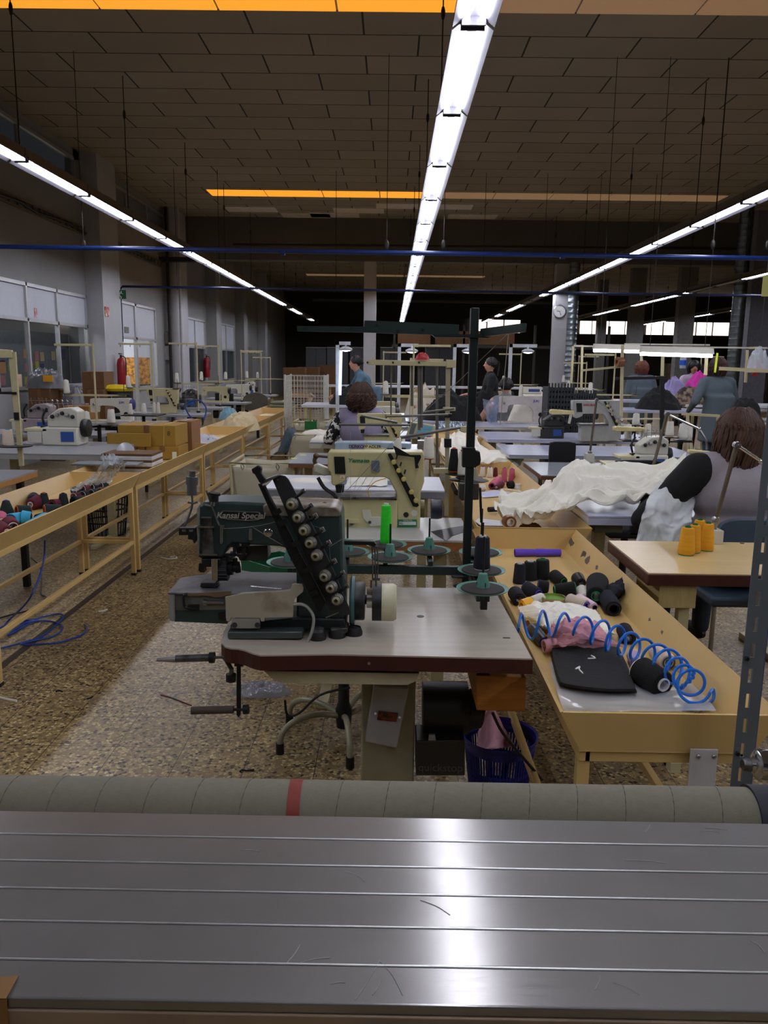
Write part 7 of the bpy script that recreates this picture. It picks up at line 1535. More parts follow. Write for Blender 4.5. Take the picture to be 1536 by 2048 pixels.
# stations marching away: table, machine, thread stand
random.seed(3)
def station(x, y, w_, d_, kind, lab, mm=None, stand=1, sside=-1, h=1.0, logo=None, top=None, yarn=None, chair=False, core=None, flip=False, wheel=None, panel=False):
    t = thing('sewing_table', 'sewing table %s' % lab, 'table', (x, y, 0)); z = .78
    MB().bx(x - w_ / 2, x + w_ / 2, y - d_ / 2, y + d_ / 2, z - .035, z).build('top', top or M_gt, t, bevel=.004)
    for sx in (-1, 1):
        xx = x + sx * (w_ / 2 - .12); f_ = MB().bx(xx - .03, xx + .03, y - .03, y + .03, .035, z - .035).build('leg', M_cream, t); MB().bx(xx - .025, xx + .025, y - d_ / 2 + .03, y + d_ / 2 - .03, 0, .035).build('foot_bar', M_cream, f_)
    MB().cyl((x - .05, y + .05, .55), (x + .2, y + .05, .55), .09).build('motor', M_darkm, t)
    if kind == 'flat': flatbed('pale lockstitch machine %s' % lab, x, y, z, .5, mm, logo=logo, logom=mat('logo_blue', (30, 50, 150), .5), flip=flip, wheel=wheel, panel=panel)
    elif kind == 'over': overlock('overlock machine %s' % lab, x, y, z, 1.15, mm, rz=PI if flip else 0)
    elif kind == 'cover': cover('coverstitch machine %s' % lab, lambda a, b_, Y: V(x + (a - 640) * .00055, Y, z + (1285 - b_) * .00055), y - .05, mm or M_creamw, 1, detail=False, base=z)
    if stand: tstand('cream thread stand %s' % lab, x + sside * -.0 + w_ * .36, y + d_ * .4, z, h, .42, sside, min(2, stand), yarn, group=None, cl=['white cone on stand %s' % lab] * 2, cross=.42, core=core)
    if chair:
        cc_ = thing('work_chair', 'padded work chair %s' % lab, 'chair', (x - .1, y - .75, 0)); X, Y_ = x - .1, y - .75
        MB().bx(X - .2, X + .2, Y_ - .2, Y_ + .2, .43, .48).build('seat', M_blk, cc_, bevel=.02); MB().bx(X - .19, X + .19, Y_ - .24, Y_ - .21, .6, .92).build('backrest', M_blk, cc_, bevel=.03)
        MB().bx(X - .02, X + .02, Y_ - .23, Y_ - .21, .45, .62).build('back_post', M_darkm, cc_); MB().cyl((X, Y_, .43), (X, Y_, .06), .025).build('column', M_darkm, cc_)
        for i in range(5): an = i * 2 * PI / 5 + .3; MB().tube([(X, Y_, .09), (X + .27 * math.cos(an), Y_ + .27 * math.sin(an), .025)], .015, 6).build('leg', M_darkm, cc_)
station(-3.75, 8.6, 1.4, .6, 'over', 'with grey machine just behind the aluminium-edged table', mat('grey_pink_enamel', (150, 140, 142), .4), 1, -1, .95)
station(-3.55, 10.2, 1.3, .6, 'flat', 'with white machine and blue hand wheel, left of the stacked cartons', M_creamw, 1, -1, 1.0, logo='JUKI', wheel=mat('blue_wheel', (24, 34, 120), .4))
station(-3.4, 12.0, 1.3, .6, 'cover', 'near the big column on the left side', M_cream, 1, -1, 1.05)
station(-3.45, 13.8, 1.3, .6, 'over', 'opposite the office door on the left side', M_wornst, 1, -1, 1.05)
station(-3.4, 15.6, 1.3, .6, 'flat', 'in the middle of the left side row', M_cream, 1, 1, 1.0, chair=False)
station(-3.3, 17.4, 1.3, .6, 'flat', 'before the far windows of the left wall', M_creamw, 1, -1, 1.0, chair=True)
station(-3.4, 19.4, 1.3, .6, 'over', 'far along the left wall, last of that side', M_creamw, 1, -1, .9)
LC = 'white cones on the left tables'
for x, yb, yt, w_, Y, lab in ((173, 848, 822, 17, 8.1, 'white cone standing left of the pair behind the left overlock machine'), (223, 846, 817, 17, 8.1, 'white cone with red tip right of the pair behind the left overlock machine'), (261, 829, 806, 10, 9.3, 'slim white cone with red tip beside the white lockstitch machine'), (288, 827, 806, 11, 9.4, 'white cone in the middle of the row beside the white machine'), (309, 826, 804, 8, 9.5, 'thin white cone next to the pair beside the white machine'), (317, 827, 804, 8, 9.5, 'thin white cone touching the blue-wheeled machine')):
    cst(x, yb, yt, w_, Y, M_whitey, M_corer if x in (223, 261) else M_corew, lab, group=LC)
lr = thing('cone_rack', 'round dark rack carrying white cones behind the left overlock machine', 'cone holder', P(200, 850, Y=8.15))
a = P(173, 849, Y=8.1); b_ = P(223, 847, Y=8.1)
for q_ in (a, b_): MB().lathe([(0, -.01), (.13, -.01), (.14, -.003), (.13, -.002), (0, -.002)], q_, n=28).build('cone_disc', M_wornst, lr)
MB().cyl((a + b_) / 2 - V(0, 0, .01), V((a.x + b_.x) / 2, 8.1, 0), .02).bx(a.x, b_.x, 8.09, 8.11, a.z - .03, a.z - .01).build('rack_post', M_darkm, lr)
tb9 = P(287, 828, Y=9.45); MB().bx(P(255, 828, Y=9.45).x, P(325, 828, Y=9.45).x, 9.2, 9.6, tb9.z - .012, tb9.z).cyl(tb9, V(tb9.x, 9.45, 0), .02).build('rack_shelf', M_darkm, lr)
mk = thing('overlock_motor', 'dark overlock motor head with chrome loopers on the aluminium-edged table', 'machine part', P(115, 862, Y=c_.y)) if False else None
# stuff on far troughs
def onz(px, py, z=.66): return P(px, py, z=z)
def hp2(px, py, rx, ry, h, sd, m, label, z=.66, nm='fabric_bundle', cat='cloth', **k): c_ = onz(px, py, z); return one(nm, heap(c_.x, c_.y + ry * .5, z, rx, ry, h, sd, **k), m, label, cat, smooth='full')
hp2(475, 862, .24, .5, .24, 5, mat('ecru_cotton', (206, 190, 150), .85, bump=.1, bscale=60), 'big ecru and white cloth bundle lying on the fourth left trough', p=3, amp=.3)
hp2(455, 838, .15, .2, .18, 7, mat('light_blue_fabric', (120, 160, 176), .85), 'light blue fabric behind the ecru bundle on the trough', z=.72)
hp2(404, 888, .2, .25, .1, 9, mat('white_blue_fabric', (186, 190, 200), .85, col2=(40, 70, 110), scale=7, mix=(.6, .66)), 'small white and blue cloth heap on the third left trough')
one('blue_coil_hose', MB().tube([onz(392 + i * .9, 860, .7) + V(.05 * math.cos(i * .9), .03 * math.sin(i * .9), .03 * math.sin(i * .9)) for i in range(34)], .006, 6, k=3).tube([P(400, 852, Y=9.9), P(378, 830, Y=10), P(372, 810, Y=10.1), P(395, 800, Y=10.1), P(412, 815, Y=10.1), P(408, 840, Y=10)], .009, 6, k=6), MATS['blue_floor_hose'], 'blue coiled hose rising in a loop above the left troughs', 'hose')
for i in range(3):
    c_ = onz(565, 822 - i * 6, .66 + i * .05); one('folded_fabric', MB().box((c_.x, c_.y + .1, .69 + i * .055), (.42, .5, .05)), mat('olive_fabric', (116, 116, 92), .9), ['lowest', 'middle', 'topmost'][i] + ' of the folded olive fabrics on the far left trough', 'cloth', bevel=.02)
c_ = onz(580, 800, .9); carton(c_.x - .28, c_.x + .2, 15.6, 15.95, .9, P(580, 786, Y=15.6).z, M_kb, 'open brown carton standing on the far left trough', open_=True)
one('carton_support', MB().bx(c_.x - .2, c_.x + .15, 15.6, 15.9, .66, .9), M_kd, 'dark box under the open carton on the far trough', 'box')
# brown chair far left
cx_ = P(515, 810, Y=16.4); cq = thing('office_chair', 'grey-brown rounded office chair far behind the left troughs', 'chair', (cx_.x, 16.4, 0))
MB().lathe([(0, .44), (.24, .44), (.26, .47), (.22, .52), (0, .52)], (cx_.x, 16.4, 0), n=24).build('seat', mat('mustard_seat', (150, 116, 60), .7), cq)
MB().prism(cr_spline([V(cx_.x - .22, 16.15, .6), V(cx_.x - .24, 16.15, .85), V(cx_.x, 16.15, .95), V(cx_.x + .24, 16.15, .85), V(cx_.x + .22, 16.15, .6)], 4), (0, .06, 0)).build('backrest', mat('taupe_fabric', (92, 88, 78), .8), cq)
MB().cyl((cx_.x, 16.4, .44), (cx_.x, 16.4, .02), .03).bx(cx_.x - .02, cx_.x + .02, 16.17, 16.2, .45, .65).build('column', M_darkm, cq)
# wire cage
yc = 13.2; x0 = P(570, 800, Y=yc).x; x1 = P(648, 800, Y=yc).x; zc1 = P(610, 752, Y=yc).z
cg = thing('wire_cage_trolley', 'white wire mesh cage trolley standing behind the left troughs', 'trolley', ((x0 + x1) / 2, yc + .4, 0))
def mesh_side(a, b_):
    mb = MB(); n_ = 12
    for i in range(n_ + 1): p_ = a.lerp(b_, i / n_); mb.cyl(V(p_.x, p_.y, .15), V(p_.x, p_.y, zc1), .004, n=4)
    for i in range(15): z_ = .15 + (zc1 - .15) * i / 14; mb.cyl(V(a.x, a.y, z_), V(b_.x, b_.y, z_), .004, n=4)
    return mb
cn = [V(x0, yc, 0), V(x1, yc, 0), V(x1, yc + .8, 0), V(x0, yc + .8, 0)]; M_wire = mat('white_wire', (196, 196, 186), .5)
for i in range(4): mesh_side(cn[i], cn[(i + 1) % 4]).build('mesh_panel', M_wire, cg); MB().cyl(cn[i] + V(0, 0, .08), cn[i] + V(0, 0, zc1 + .02), .018).build('corner_post', M_wire, cg); MB().cyl(cn[i] + V(-.01, 0, .045), cn[i] + V(.015, 0, .045), .045).build('caster', M_blk, cg)
hp_c = one('fabric_offcuts', heap((x0 + x1) / 2, yc + .4, .16, .27, .34, .5, 4, amp=.4, f=5, p=4), mat('mixed_offcuts', (190, 180, 150), .9, col2=(40, 36, 34), scale=14, mix=(.5, .56)), 'heap of cream and black fabric offcuts inside the wire cage', 'cloth', smooth='full')
# ------------------------------------------------------------------ right side work rows
M_brn = mat('brown_wood_edge', (96, 58, 34), .5)
R1t = tbl(1082, 1245, 950, 924, 'glossy grey table with brown edge behind the white cloth at right', M_gl, edge=M_brn, xend=2.6)
R2t = tbl(1018, 1232, 909, 889, 'glossy blue-grey table, second behind the white cloth', M_blu, edge=M_gl, xend=2.7)
R3t = tbl(975, 1125, 878, 863, 'lilac-grey table just in front of the white machine', M_blu, edge=M_blu, xend=2.8)
R4t = tbl(940, 1080, 853, 843, 'pale table carrying the white sewing machine at centre right', M_blu, edge=M_creamw, xend=2.6)
def atz(px, py, z=.8): return P(px, py, z=z)
c_ = atz(1045, 848); flatbed('white computer sewing machine with gold label at centre right', c_.x, c_.y + .12, .8, wpx(c_, 92), mat('warm_white_enamel', (200, 192, 186), .35), logo='JUKI', logom=mat('logo_blue', (30, 50, 150), .5), panel=True)
cone_at(V(c_.x - .02, c_.y + .12, 1.14), .16, .03, M_whitey, M_corew, 'white thread cone standing on top of the white computer machine', rt=.024)
a = P(981, 845, Y=c_.y - .1); one('clear_blue_bag', clothgrid([[P(965, 797, Y=c_.y), P(980, 800, Y=c_.y - .1), P(998, 795, Y=c_.y)], [P(968, 820, Y=c_.y), P(982, 822, Y=c_.y - .12), P(996, 818, Y=c_.y)], [P(974, 843, Y=c_.y), P(982, 846, Y=c_.y - .08), P(992, 843, Y=c_.y)]], 24, 24, .03, 3, 4, up=(0, -1, 0)), mat('bluish_film', (150, 168, 196), .15, alpha=.6), 'bluish clear plastic bag hanging left of the white machine', 'plastic bag', smooth='full')
a = atz(900, 858); one('silver_film', heap(a.x, a.y, .8, .22, .14, .1, 6, amp=.8, f=4), mat('silver_film', (150, 166, 180), .2, .7), 'crumpled silver plastic wrapping left of the green pole', 'plastic bag', smooth='full')
cover('grey coverstitch machine with red and green lettering at right', pxmap(1117.6, 727, .121), P(1190, 882, z=.8).y, mat('grey_white_enamel', (170, 170, 164), .4), 1, detail=False, logo='SIRUBA', logom=M_corer, base=.8)
# arm stands with lamps
M_arm_y1 = atz(1182, 924).y
arm(1180, 905, 1193, 800, 1243, 842, .8, M_arm_y1, .035, 'tall chrome arm stand with square base on the glossy table', r=.009)
arm(1300, 958, 1334, 828, 1398, 858, .8, 4.75, .03, 'leaning bronze arm stand rising from the white cloth with lamp head', lamp=(1398, 903, 44), r=.009)
def lampb(xl, xr, y, Y, label): 
    t = thing('bar_lamp', label, 'lamp', P(xl, y, Y=Y)); MB().trace([(xl, y - 4), (xl + 4, y - 6), (xr, y - 3), (xr, y + 4), (xl + 3, y + 4), (xl, y + 2)], Y, .07).build('lamp_head_shell', mat('yellowed_lamp_head', (214, 196, 140)), t, bevel=.005)
    MB().cyl(P(xr - 6, y + 3, Y=Y + .04), P(xr - 10, y + 22, Y=Y + .04), .012).build('lamp_bracket', M_creamw, t); return t
lampb(1101, 1148, 825, 7.3, 'yellowed bar lamp in front of the lettered coverstitch machine'); lampb(1229, 1292, 859, 6.4, 'yellowed bar lamp above the cream overlock machine')
a = P(1108, 878, z=.8); overlock('dark overlock machine on the lilac-grey table right of the white computer machine', a.x, a.y + .15, .8, .95, mat('dark_machine_grey', (58, 58, 58), .45, .3))
# chairs
def chairpx(xl, xr, yt, Y, m, label, zs=.46):
    x0 = P(xl, yt, Y=Y).x; x1 = P(xr, yt, Y=Y).x; zt = P((xl + xr) / 2, yt, Y=Y).z; t = thing('work_chair', label, 'chair', ((x0 + x1) / 2, Y + .2, 0)); h = zt - zs - .1; w_ = x1 - x0
    MB().prism(cr_spline([V(x0 + .01, Y, zt - h), V(x0, Y, zt - .05), V(x0 + w_ * .12, Y, zt - .005), V((x0 + x1) / 2, Y, zt), V(x1 - w_ * .12, Y, zt - .005), V(x1, Y, zt - .05), V(x1 - .01, Y, zt - h)], 5), (0, .04, 0)).build('backrest', m, t, bevel=.008)
    MB().bx(x0, x1, Y + .03, Y + .43, zs - .03, zs + .03).build('seat', m, t, bevel=.02); MB().bx((x0 + x1) / 2 - .02, (x0 + x1) / 2 + .02, Y + .03, Y + .06, zs, zt - h + .02).build('back_post', M_darkm, t)
    MB().cyl(((x0 + x1) / 2, Y + .23, zs - .03), ((x0 + x1) / 2, Y + .23, .05), .025).build('column', M_darkm, t)
    for i in range(5): an = i * 2 * PI / 5; MB().tube([((x0 + x1) / 2, Y + .23, .08), ((x0 + x1) / 2 + .26 * math.cos(an), Y + .23 + .26 * math.sin(an), .025)], .015, 6).build('leg', M_darkm, t)
chairpx(1100, 1153, 884, 6.4, mat('black_fabric_chair', (14, 14, 18), .85), 'black padded work chair at the glossy blue-grey table')
chairpx(1230, 1332, 921, 5.15, mat('black_fabric_chair', (14, 14, 18)), 'black padded work chair right behind the large white cloth')
# overlock and cream box
c_ = P(1296, 935, z=.82); overlock('cream overlock machine behind the black chair at right', c_.x, 5.9, .8, .95, M_creamw)
a = P(1245, 926, Y=5.6); one('cream_tray_box', MB().hexa([V(a.x - .08, 5.6, .8), V(a.x + .08, 5.6, .8), V(a.x + .08, 5.75, .8), V(a.x - .08, 5.75, .8)], [V(a.x - .11, 5.55, .87), V(a.x + .11, 5.55, .87), V(a.x + .11, 5.8, .88), V(a.x - .11, 5.8, .88)]), mat('cream_box', (206, 198, 160), .5), 'cream tapered box with white papers left of the overlock machine', 'box', bevel=.004)
# cones right
cr5 = 'white cones on the right thread stands'
for x, yb, yt, w_, Y, lab in ((1271.5, 848, 826, 15, 6.7, 'white thread cone standing highest above the yellowed bar lamp'), (1256, 877, 848, 14, 6.5, 'white thread cone left of the bar lamp, partly hidden'), (1295, 873, 847, 14, 6.5, 'white thread cone right of the yellowed bar lamp'), (1339, 872, 841, 16, 6.2, 'white thread cone with red tip beside the bronze arm stand'), (1365, 878, 846, 20, 6.2, 'larger white thread cone right of the bronze arm stand'), (1378, 875, 850, 13, 6.4, 'white thread cone half hidden behind the larger one')):
    cst(x, yb, yt, w_, Y, M_whitey, M_corer if x == 1339 else M_corew, lab, group=cr5, rt=wpx(P(x, yb, Y=Y), w_) * .38)
sr = thing('cone_rack', 'dark rack of discs holding white cones at right', 'cone holder', P(1310, 878, Y=6.3))
MB().bx(P(1245, 880, Y=6.35).x, P(1385, 880, Y=6.35).x, 6.33, 6.37, P(1310, 884, Y=6.35).z, P(1310, 881, Y=6.35).z).cyl(V(P(1320, 880, Y=6.35).x, 6.35, .0), V(P(1320, 880, Y=6.35).x, 6.35, P(1310, 882, Y=6.35).z), .02).build('rack_bar', M_darkm, sr)
for x, yb, Y in ((1256, 878, 6.5), (1295, 874, 6.5), (1339, 873, 6.2), (1365, 879, 6.2), (1271, 849, 6.7)): a = P(x, yb, Y=Y); MB().lathe([(0, -.008), (.07, -.008), (.07, -.002), (0, -.002)], a, n=20).cyl(a - V(0, 0, .008), V(a.x, a.y, P(1310, 883, Y=6.35).z), .008).build('cone_disc', M_darkm, sr)
# beige frames and beams, traced then given thickness
def frame(polys, Y, m, label, name='support_stand', cat='stand', th=.03, foot=None, grp=None):
    xs = [p_[0] for q in polys for p_ in q]; b_ = P(sum(xs) / len(xs), max(p_[1] for q in polys for p_ in q), Y=Y); t = thing(name, label, cat, b_, grp)
    for i, q in enumerate(polys): MB().trace(q, Y + i * .001, th).build('post' if i == 0 else 'beam', m, t, smooth=False)
    return t
def bar(x0, y0, x1, y1, w_):
    d = V(x1 - x0, y1 - y0, 0).normalized(); n_ = V(-d.y, d.x, 0) * w_ / 2
    return [(x0 + n_.x, y0 + n_.y), (x1 + n_.x, y1 + n_.y), (x1 - n_.x, y1 - n_.y), (x0 - n_.x, y0 - n_.y)]
frame([bar(1246, 690, 1243, 832, 5), bar(1163, 741, 1248, 733, 4), bar(1243, 838, 1320, 838, 3)], 7.6, M_cream, 'cream post with slim beam and roll of brown tape at right')
a = P(1240, 724, Y=7.55); one('brown_tape_roll', MB().lathe([(.02, 0), (.045, 0), (.045, .06), (.02, .06), (.02, 0)], a - V(.03, 0, 0), (1, .2, 0), 20), mat('brown_adhesive_tape', (120, 72, 36)), 'roll of brown tape hung on the cream post', 'tape roll')
frame([bar(1325, 752, 1325, 900, 8), bar(1233, 757, 1332, 755, 6)], 7.9, M_blk, 'black post and rail crossing in front of the grey-smocked woman')
frame([bar(1165, 690, 1163, 778, 4), bar(1148, 691, 1165, 692, 3), bar(1147, 692, 1142, 785, 4)], 10.2, M_cream, 'narrow cream double post at the left end of the bar lights')
frame([bar(1327, 702, 1325, 752, 5), bar(1283, 704, 1284, 722, 4)], 9.6, M_cream, 'short cream post hanging under the bar lights')
frame([bar(1415, 700, 1412, 750, 5), bar(1440, 737, 1536, 742, 7)], 8.8, M_cream, 'cream post with wide beam in front of the standing woman')
frame([bar(1376, 832, 1388, 925, 4), bar(1365, 828, 1440, 832, 5), bar(1437, 832, 1437, 870, 4)], 7.2, M_cream, 'cream work stand with narrow top right of the cones')
frame([bar(1496, 700, 1492, 765, 4), bar(1500, 696, 1524, 695, 4)], 9.4, M_cream, 'curved cream hook post at the right edge')
one('yellow_tape_measure', MB().trace(bar(1435, 706, 1430, 745, 4), 8.75, .004), mat('lime_yellow', (206, 220, 60), .5), 'yellow tape measure hanging beside the standing woman', 'tape measure', smooth=False)
# local bar lights above the right tables
def barlight(xl, xr, y, Y, label):
    t = thing('bar_light', label, 'ceiling light', P(xl, y, Y=Y)); a = P(xl, y, Y=Y); b_ = P(xr, y + (xr - xl) * .03, Y=Y)
    MB().hexa([a + V(0, -.06, .02), b_ + V(0, -.06, .02), b_ + V(0, .06, .02), a + V(0, .06, .02)], [a + V(0, -.03, .08), b_ + V(0, -.03, .08), b_ + V(0, .03, .08), a + V(0, .03, .08)]).build('housing', M_creamw, t)
    MB().cyl(a, b_, .017, n=10).build('tube', emis('bar_light_tube', (240, 243, 255), 14), t)
barlight(1187, 1278, 701, 9.9, 'lit bar light over the right tables, the left one'); barlight(1281, 1424, 708, 8.6, 'long lit bar light over the right tables, nearer the camera')
for x_, y_ in ((1200, 10.0), (1300, 10.0), (1410, 10.0), (1520, 10.0)): a = P(x_, 692, Y=y_); one('hanging_rod', MB().cyl(a, V(a.x, y_, CZ), .004, n=5), M_rod, 'thin wire holding the bar light rails, %s from the left' % ORD[(x_ - 1200) // 100], 'rod', 'wires holding the bar light rails')
frame([bar(1150, 692, 1540, 696, 3), bar(1250, 688, 1420, 690, 3), bar(1282, 706, 1425, 704, 3)], 10.0, M_creamw, 'thin pale rails carrying the bar lights')
# people at right and far
M_smk = mat('blue_grey_smock', (84, 96, 104), .85, var=.05, bump=.05); M_hd = mat('dark_hair', (24, 18, 16), .5, var=.3, scale=30); M_hr = mat('reddish_hair', (110, 60, 40), .5, var=.3, scale=30)
def pers(px, ytop, Y, lab, top, sit=False, rz=0, H=1.63, **k):
    ht = P(px, ytop, Y=Y).z; x = P(px, ytop, Y=Y).x
    return person(lab, (x, Y, 0), rad(rz), top, sit=sit, seat=k.pop('seat', .5), scale=1.0 if sit else ht / 1.705, voxel=.022, **k)
pers(1288, 722, 14.0, 'woman with reddish hair and blue-grey smock seen from behind at right', M_smk, hair='bob', hairm=M_hr, smock=True, elbows=[(-.27, .03, 1.12), (.27, .05, 1.12)], hands=[(-.2, .3, 1.1), (.2, .3, 1.1)], wide=1.1)
pers(1446, 716, 10.4, 'standing woman with dark red hair in blue-grey smock, back turned, at right', M_smk, hair='bob', hairm=mat('dark_red_hair', (60, 28, 24), .5, var=.3), smock=True, elbows=[(-.34, .02, 1.14), (.3, .1, 1.14)], hands=[(-.3, .22, 1.0), (.2, .35, 1.1)], wide=1.15, rz=12, trousers=mat('blue_jeans', (50, 66, 96), .9))
pers(744, 713, 12.6, 'woman in blue-grey coat leaning left at a lit table in the middle', mat('teal_grey_coat', (78, 104, 122), .85), hair='short', hairm=M_hd, smock=True, rz=100, lean=.25, elbows=[(-.24, .3, 1.2), (.24, .3, 1.2)], hands=[(-.14, .58, 1.08), (.14, .6, 1.08)])
pers(986, 716, 12.9, 'dark-haired woman in black jacket looking down at her work, standing', mat('black_jacket', (18, 20, 26), .85), hair='tail', hairm=M_hd, rz=95, lean=.04, elbows=[(-.22, .1, 1.12), (.22, .1, 1.12)], hands=[(-.12, .4, 1.12), (.12, .42, 1.1)])
pers(1015, 755, 11.3, 'dark-haired woman with grey vest sitting with her back to the camera', M_skin, sit=True, hair='short', hairm=M_hd, over=mat('grey_vest', (120, 120, 126), .85), elbows=[(-.36, .02, .78), (.28, .1, .86)], hands=[(-.42, .28, .84), (.2, .35, .88)])
pers(1385, 722, 14.6, 'person in white top facing the camera behind the magenta cloth', mat('white_lilac_top', (206, 190, 212), .8), hair='bob', hairm=M_hd, rz=170, lean=.2, elbows=[(-.26, .2, 1.1), (.26, .2, 1.1)], hands=[(-.2, .4, .95), (.2, .4, .95)])
c_ = P(1366, 725, Y=14.2); wbt = thing('water_bottle', 'clear bottle with blue label in front of the facing person', 'bottle', c_ - V(0, 0, .1))
MB().lathe([(0, -.1), (.05, -.1), (.055, -.05), (.055, .08), (.02, .13), (.02, .16), (0, .16)], c_, n=18).build('bottle_body', M_film, wbt); MB().lathe([(.056, -.05), (.057, -.05), (.057, .04), (.056, .04)], c_, n=18).build('blue_label', mat('label_blue', (30, 90, 190), .5), wbt)
# tables for them
def rt(x0, x1, y0, y1, label, m=None, z=.8, skirt=False):
    t = thing('work_table', label, 'table', ((x0 + x1) / 2, (y0 + y1) / 2, 0)); MB().bx(x0, x1, y0, y1, z - .04, z).build('top', m or M_blu, t, bevel=.004)
    for x in (x0 + .06, x1 - .06):
        for y in (y0 + .05, y1 - .05): MB().bx(x - .02, x + .02, y - .02, y + .02, 0, z - .04).build('leg', M_cream, t)
    return t
def rtp(xl, xr, yf, yb, label, z=.8, **k): a = P(xl, yf, z=z); return rt(a.x, P(xr, yf, Y=a.y).x, a.y, P(xl, yb, z=z).y, label, z=z, **k)
rt(2.6, 4.75, 11.8, 12.6, 'pale blue table farther right behind the lettered machine', z=.93); rt(P(1205, 793, Y=13.2).x, P(1300, 793, Y=13.2).x, 13.1, 13.6, 'pale table in front of the reddish-haired woman', z=1.02)
rt(4.85, 6.7, 13.3, 14.25, 'pale table under the magenta heap, between the two women at right', M_wt, z=.95); rt(-1.8, 5.6, 22, 23.2, 'very long white cutting table across the middle', M_wt, z=.95)
rt(-1.35, -.4, 12.1, 12.9, 'table with dark cloth which the coated woman leans over', M_wt, z=.93); rt(.0, 1.25, 11.7, 12.5, 'table between the gantries holding the white and tan heap', z=.8); rt(.2, 1.2, 10.75, 11.45, 'low table buried under the large black garment pile')
# cloth heaps
M_bkc = mat('black_cloth', (14, 14, 18), .9, var=.3)
def hx(px, yt, Y, z, rx, ry, sd, m, label, nm='fabric_heap', **k): c_ = P(px, yt, Y=Y); return one(nm, heap(c_.x, Y, z, rx, ry, max(.06, c_.z - z), sd, **k), m, label, 'cloth', smooth='full')
hx(1320, 771, 12.2, .93, .34, .3, 3, M_bkc, 'peaked black cloth heap in front of the smocked woman', p=1.6)
hx(1186, 778, 12.2, .93, .36, .3, 5, M_bkc, 'low black cloth heap left of the cream post'); hx(905, 779, 11.15, .8, .42, .33, 7, M_bkc, 'large black garment pile left of the seated grey-vested woman', p=1.8)
hx(1492, 795, 9.1, .78, .22, .2, 8, M_bkc, 'black cloth pile at the right edge behind the standing woman', p=4, amp=.12); hx(850, 764, 12.1, .8, .3, .3, 9, mat('white_tan_cloth', (206, 196, 176), .85, col2=(150, 120, 80), scale=5, mix=(.55, .6)), 'white and tan cloth heap in the middle behind the cream beam')
hx(1075, 772, 10.9, .78, .4, .25, 12, M_white, 'white plastic-covered heap right of the seated woman'); hx(1400, 740, 13.7, .95, .32, .3, 14, mat('magenta_fabric', (206, 36, 160), .6, bump=.1), 'bright magenta cloth heap in front of the facing person', p=1.7)
hx(1350, 751, 13.7, .95, .24, .25, 15, mat('lilac_fabric', (150, 140, 186), .8), 'folded lilac cloth pile left of the magenta heap'); hx(1412, 724, 14.0, .95, .24, .2, 16, M_bkc, 'black shiny cloth behind the magenta heap', p=1.6)
hx(1380, 770, 13.45, .95, .3, .12, 17, mat('patterned_scraps', (150, 130, 110), .85, col2=(60, 50, 50), scale=12), 'beige patterned cloth scraps below the magenta heap'); hx(700, 768, 12.4, .93, .32, .25, 18, M_bkc, 'dark folded cloth under the leaning woman'); hx(975, 772, 12.2, .8, .22, .2, 20, M_bkc, 'small dark cloth pile in front of the standing dark-haired woman')
# dark crates
for i, (xl, xr, yt) in enumerate(((1096, 1146, 766), (1150, 1190, 780))):
    a = P(xl, 820, Y=9.6); b_ = P(xr, 820, Y=9.6); zt = P(xl, yt, Y=9.6).z; t = thing('plastic_crate', ['black slotted crates stacked beside the grey duct', 'lower black crate right of the grey duct'][i], 'crate', ((a.x + b_.x) / 2, 9.8, 0)); mb = MB()
    n_ = 8
    for k in range(int(zt / .06)): mb.bx(a.x, b_.x, 9.6, 9.62, k * .06, k * .06 + .035)
    for k in range(n_ + 1): x = a.x + (b_.x - a.x) * k / n_; mb.bx(x - .008, x + .008, 9.595, 9.61, 0, zt)
    mb.bx(a.x, b_.x, 9.64, 10.0, 0, zt - .05); mb.build('crate_body', mat('crate_black', (26, 30, 34), .5), t, smooth=False)
# gantries with small lamps over the middle tables
def gantry(px, yt, w_, Y, yb, label, lit=True, side=1):
    t = thing('lamp_gantry', label, 'lamp stand', P(px, yb, Y=Y)); x = P(px, yt, Y=Y); m = mat('white_steel', (200, 204, 210), .4); zt = x.z; zb = .0; W = wpx(x, w_)
    MB().bx(x.x - .025, x.x + .025, Y - .02, Y + .02, zb, zt).build('post', m, t); MB().bx(x.x - .025, x.x + W * side, Y - .02, Y + .02, zt - .05, zt).build('arm_beam', m, t)
    MB().lathe([(0, 0), (.09, 0), (.1, .03), (.04, .06), (0, .06)], (x.x + W * .65 * side, Y - .03, zt - .13), n=18).cyl((x.x + W * .65 * side, Y - .03, zt - .07), (x.x + W * .65 * side, Y, zt - .02), .015).build('lamp_shade', m, t)
    MB().lathe([(0, 0), (.07, 0), (0, -.015)], (x.x + W * .65 * side, Y - .03, zt - .131), n=14).build('bulb', emis('work_lamp', (240, 246, 255), 10 if lit else .6), t)
gantry(675, 683, 26, 12.0, 800, 'white gantry with lit lamp over the leaning woman'); gantry(799, 687, 38, 12.6, 785, 'white lamp gantry behind the cream beam, unlit', False); gantry(910, 688, 40, 13.0, 780, 'cream lamp gantry just left of the green pole'); gantry(1022, 688, 52, 12.8, 770, 'pale gantry with two posts right of the green pole', False)
one('white_strip_light', MB().cyl(P(682, 700, Y=11.95), P(680, 790, Y=11.95), .02), emis('strip_bluewhite', (200, 220, 255), 1.6), 'upright bluish white strip beside the leaning woman', 'lamp')
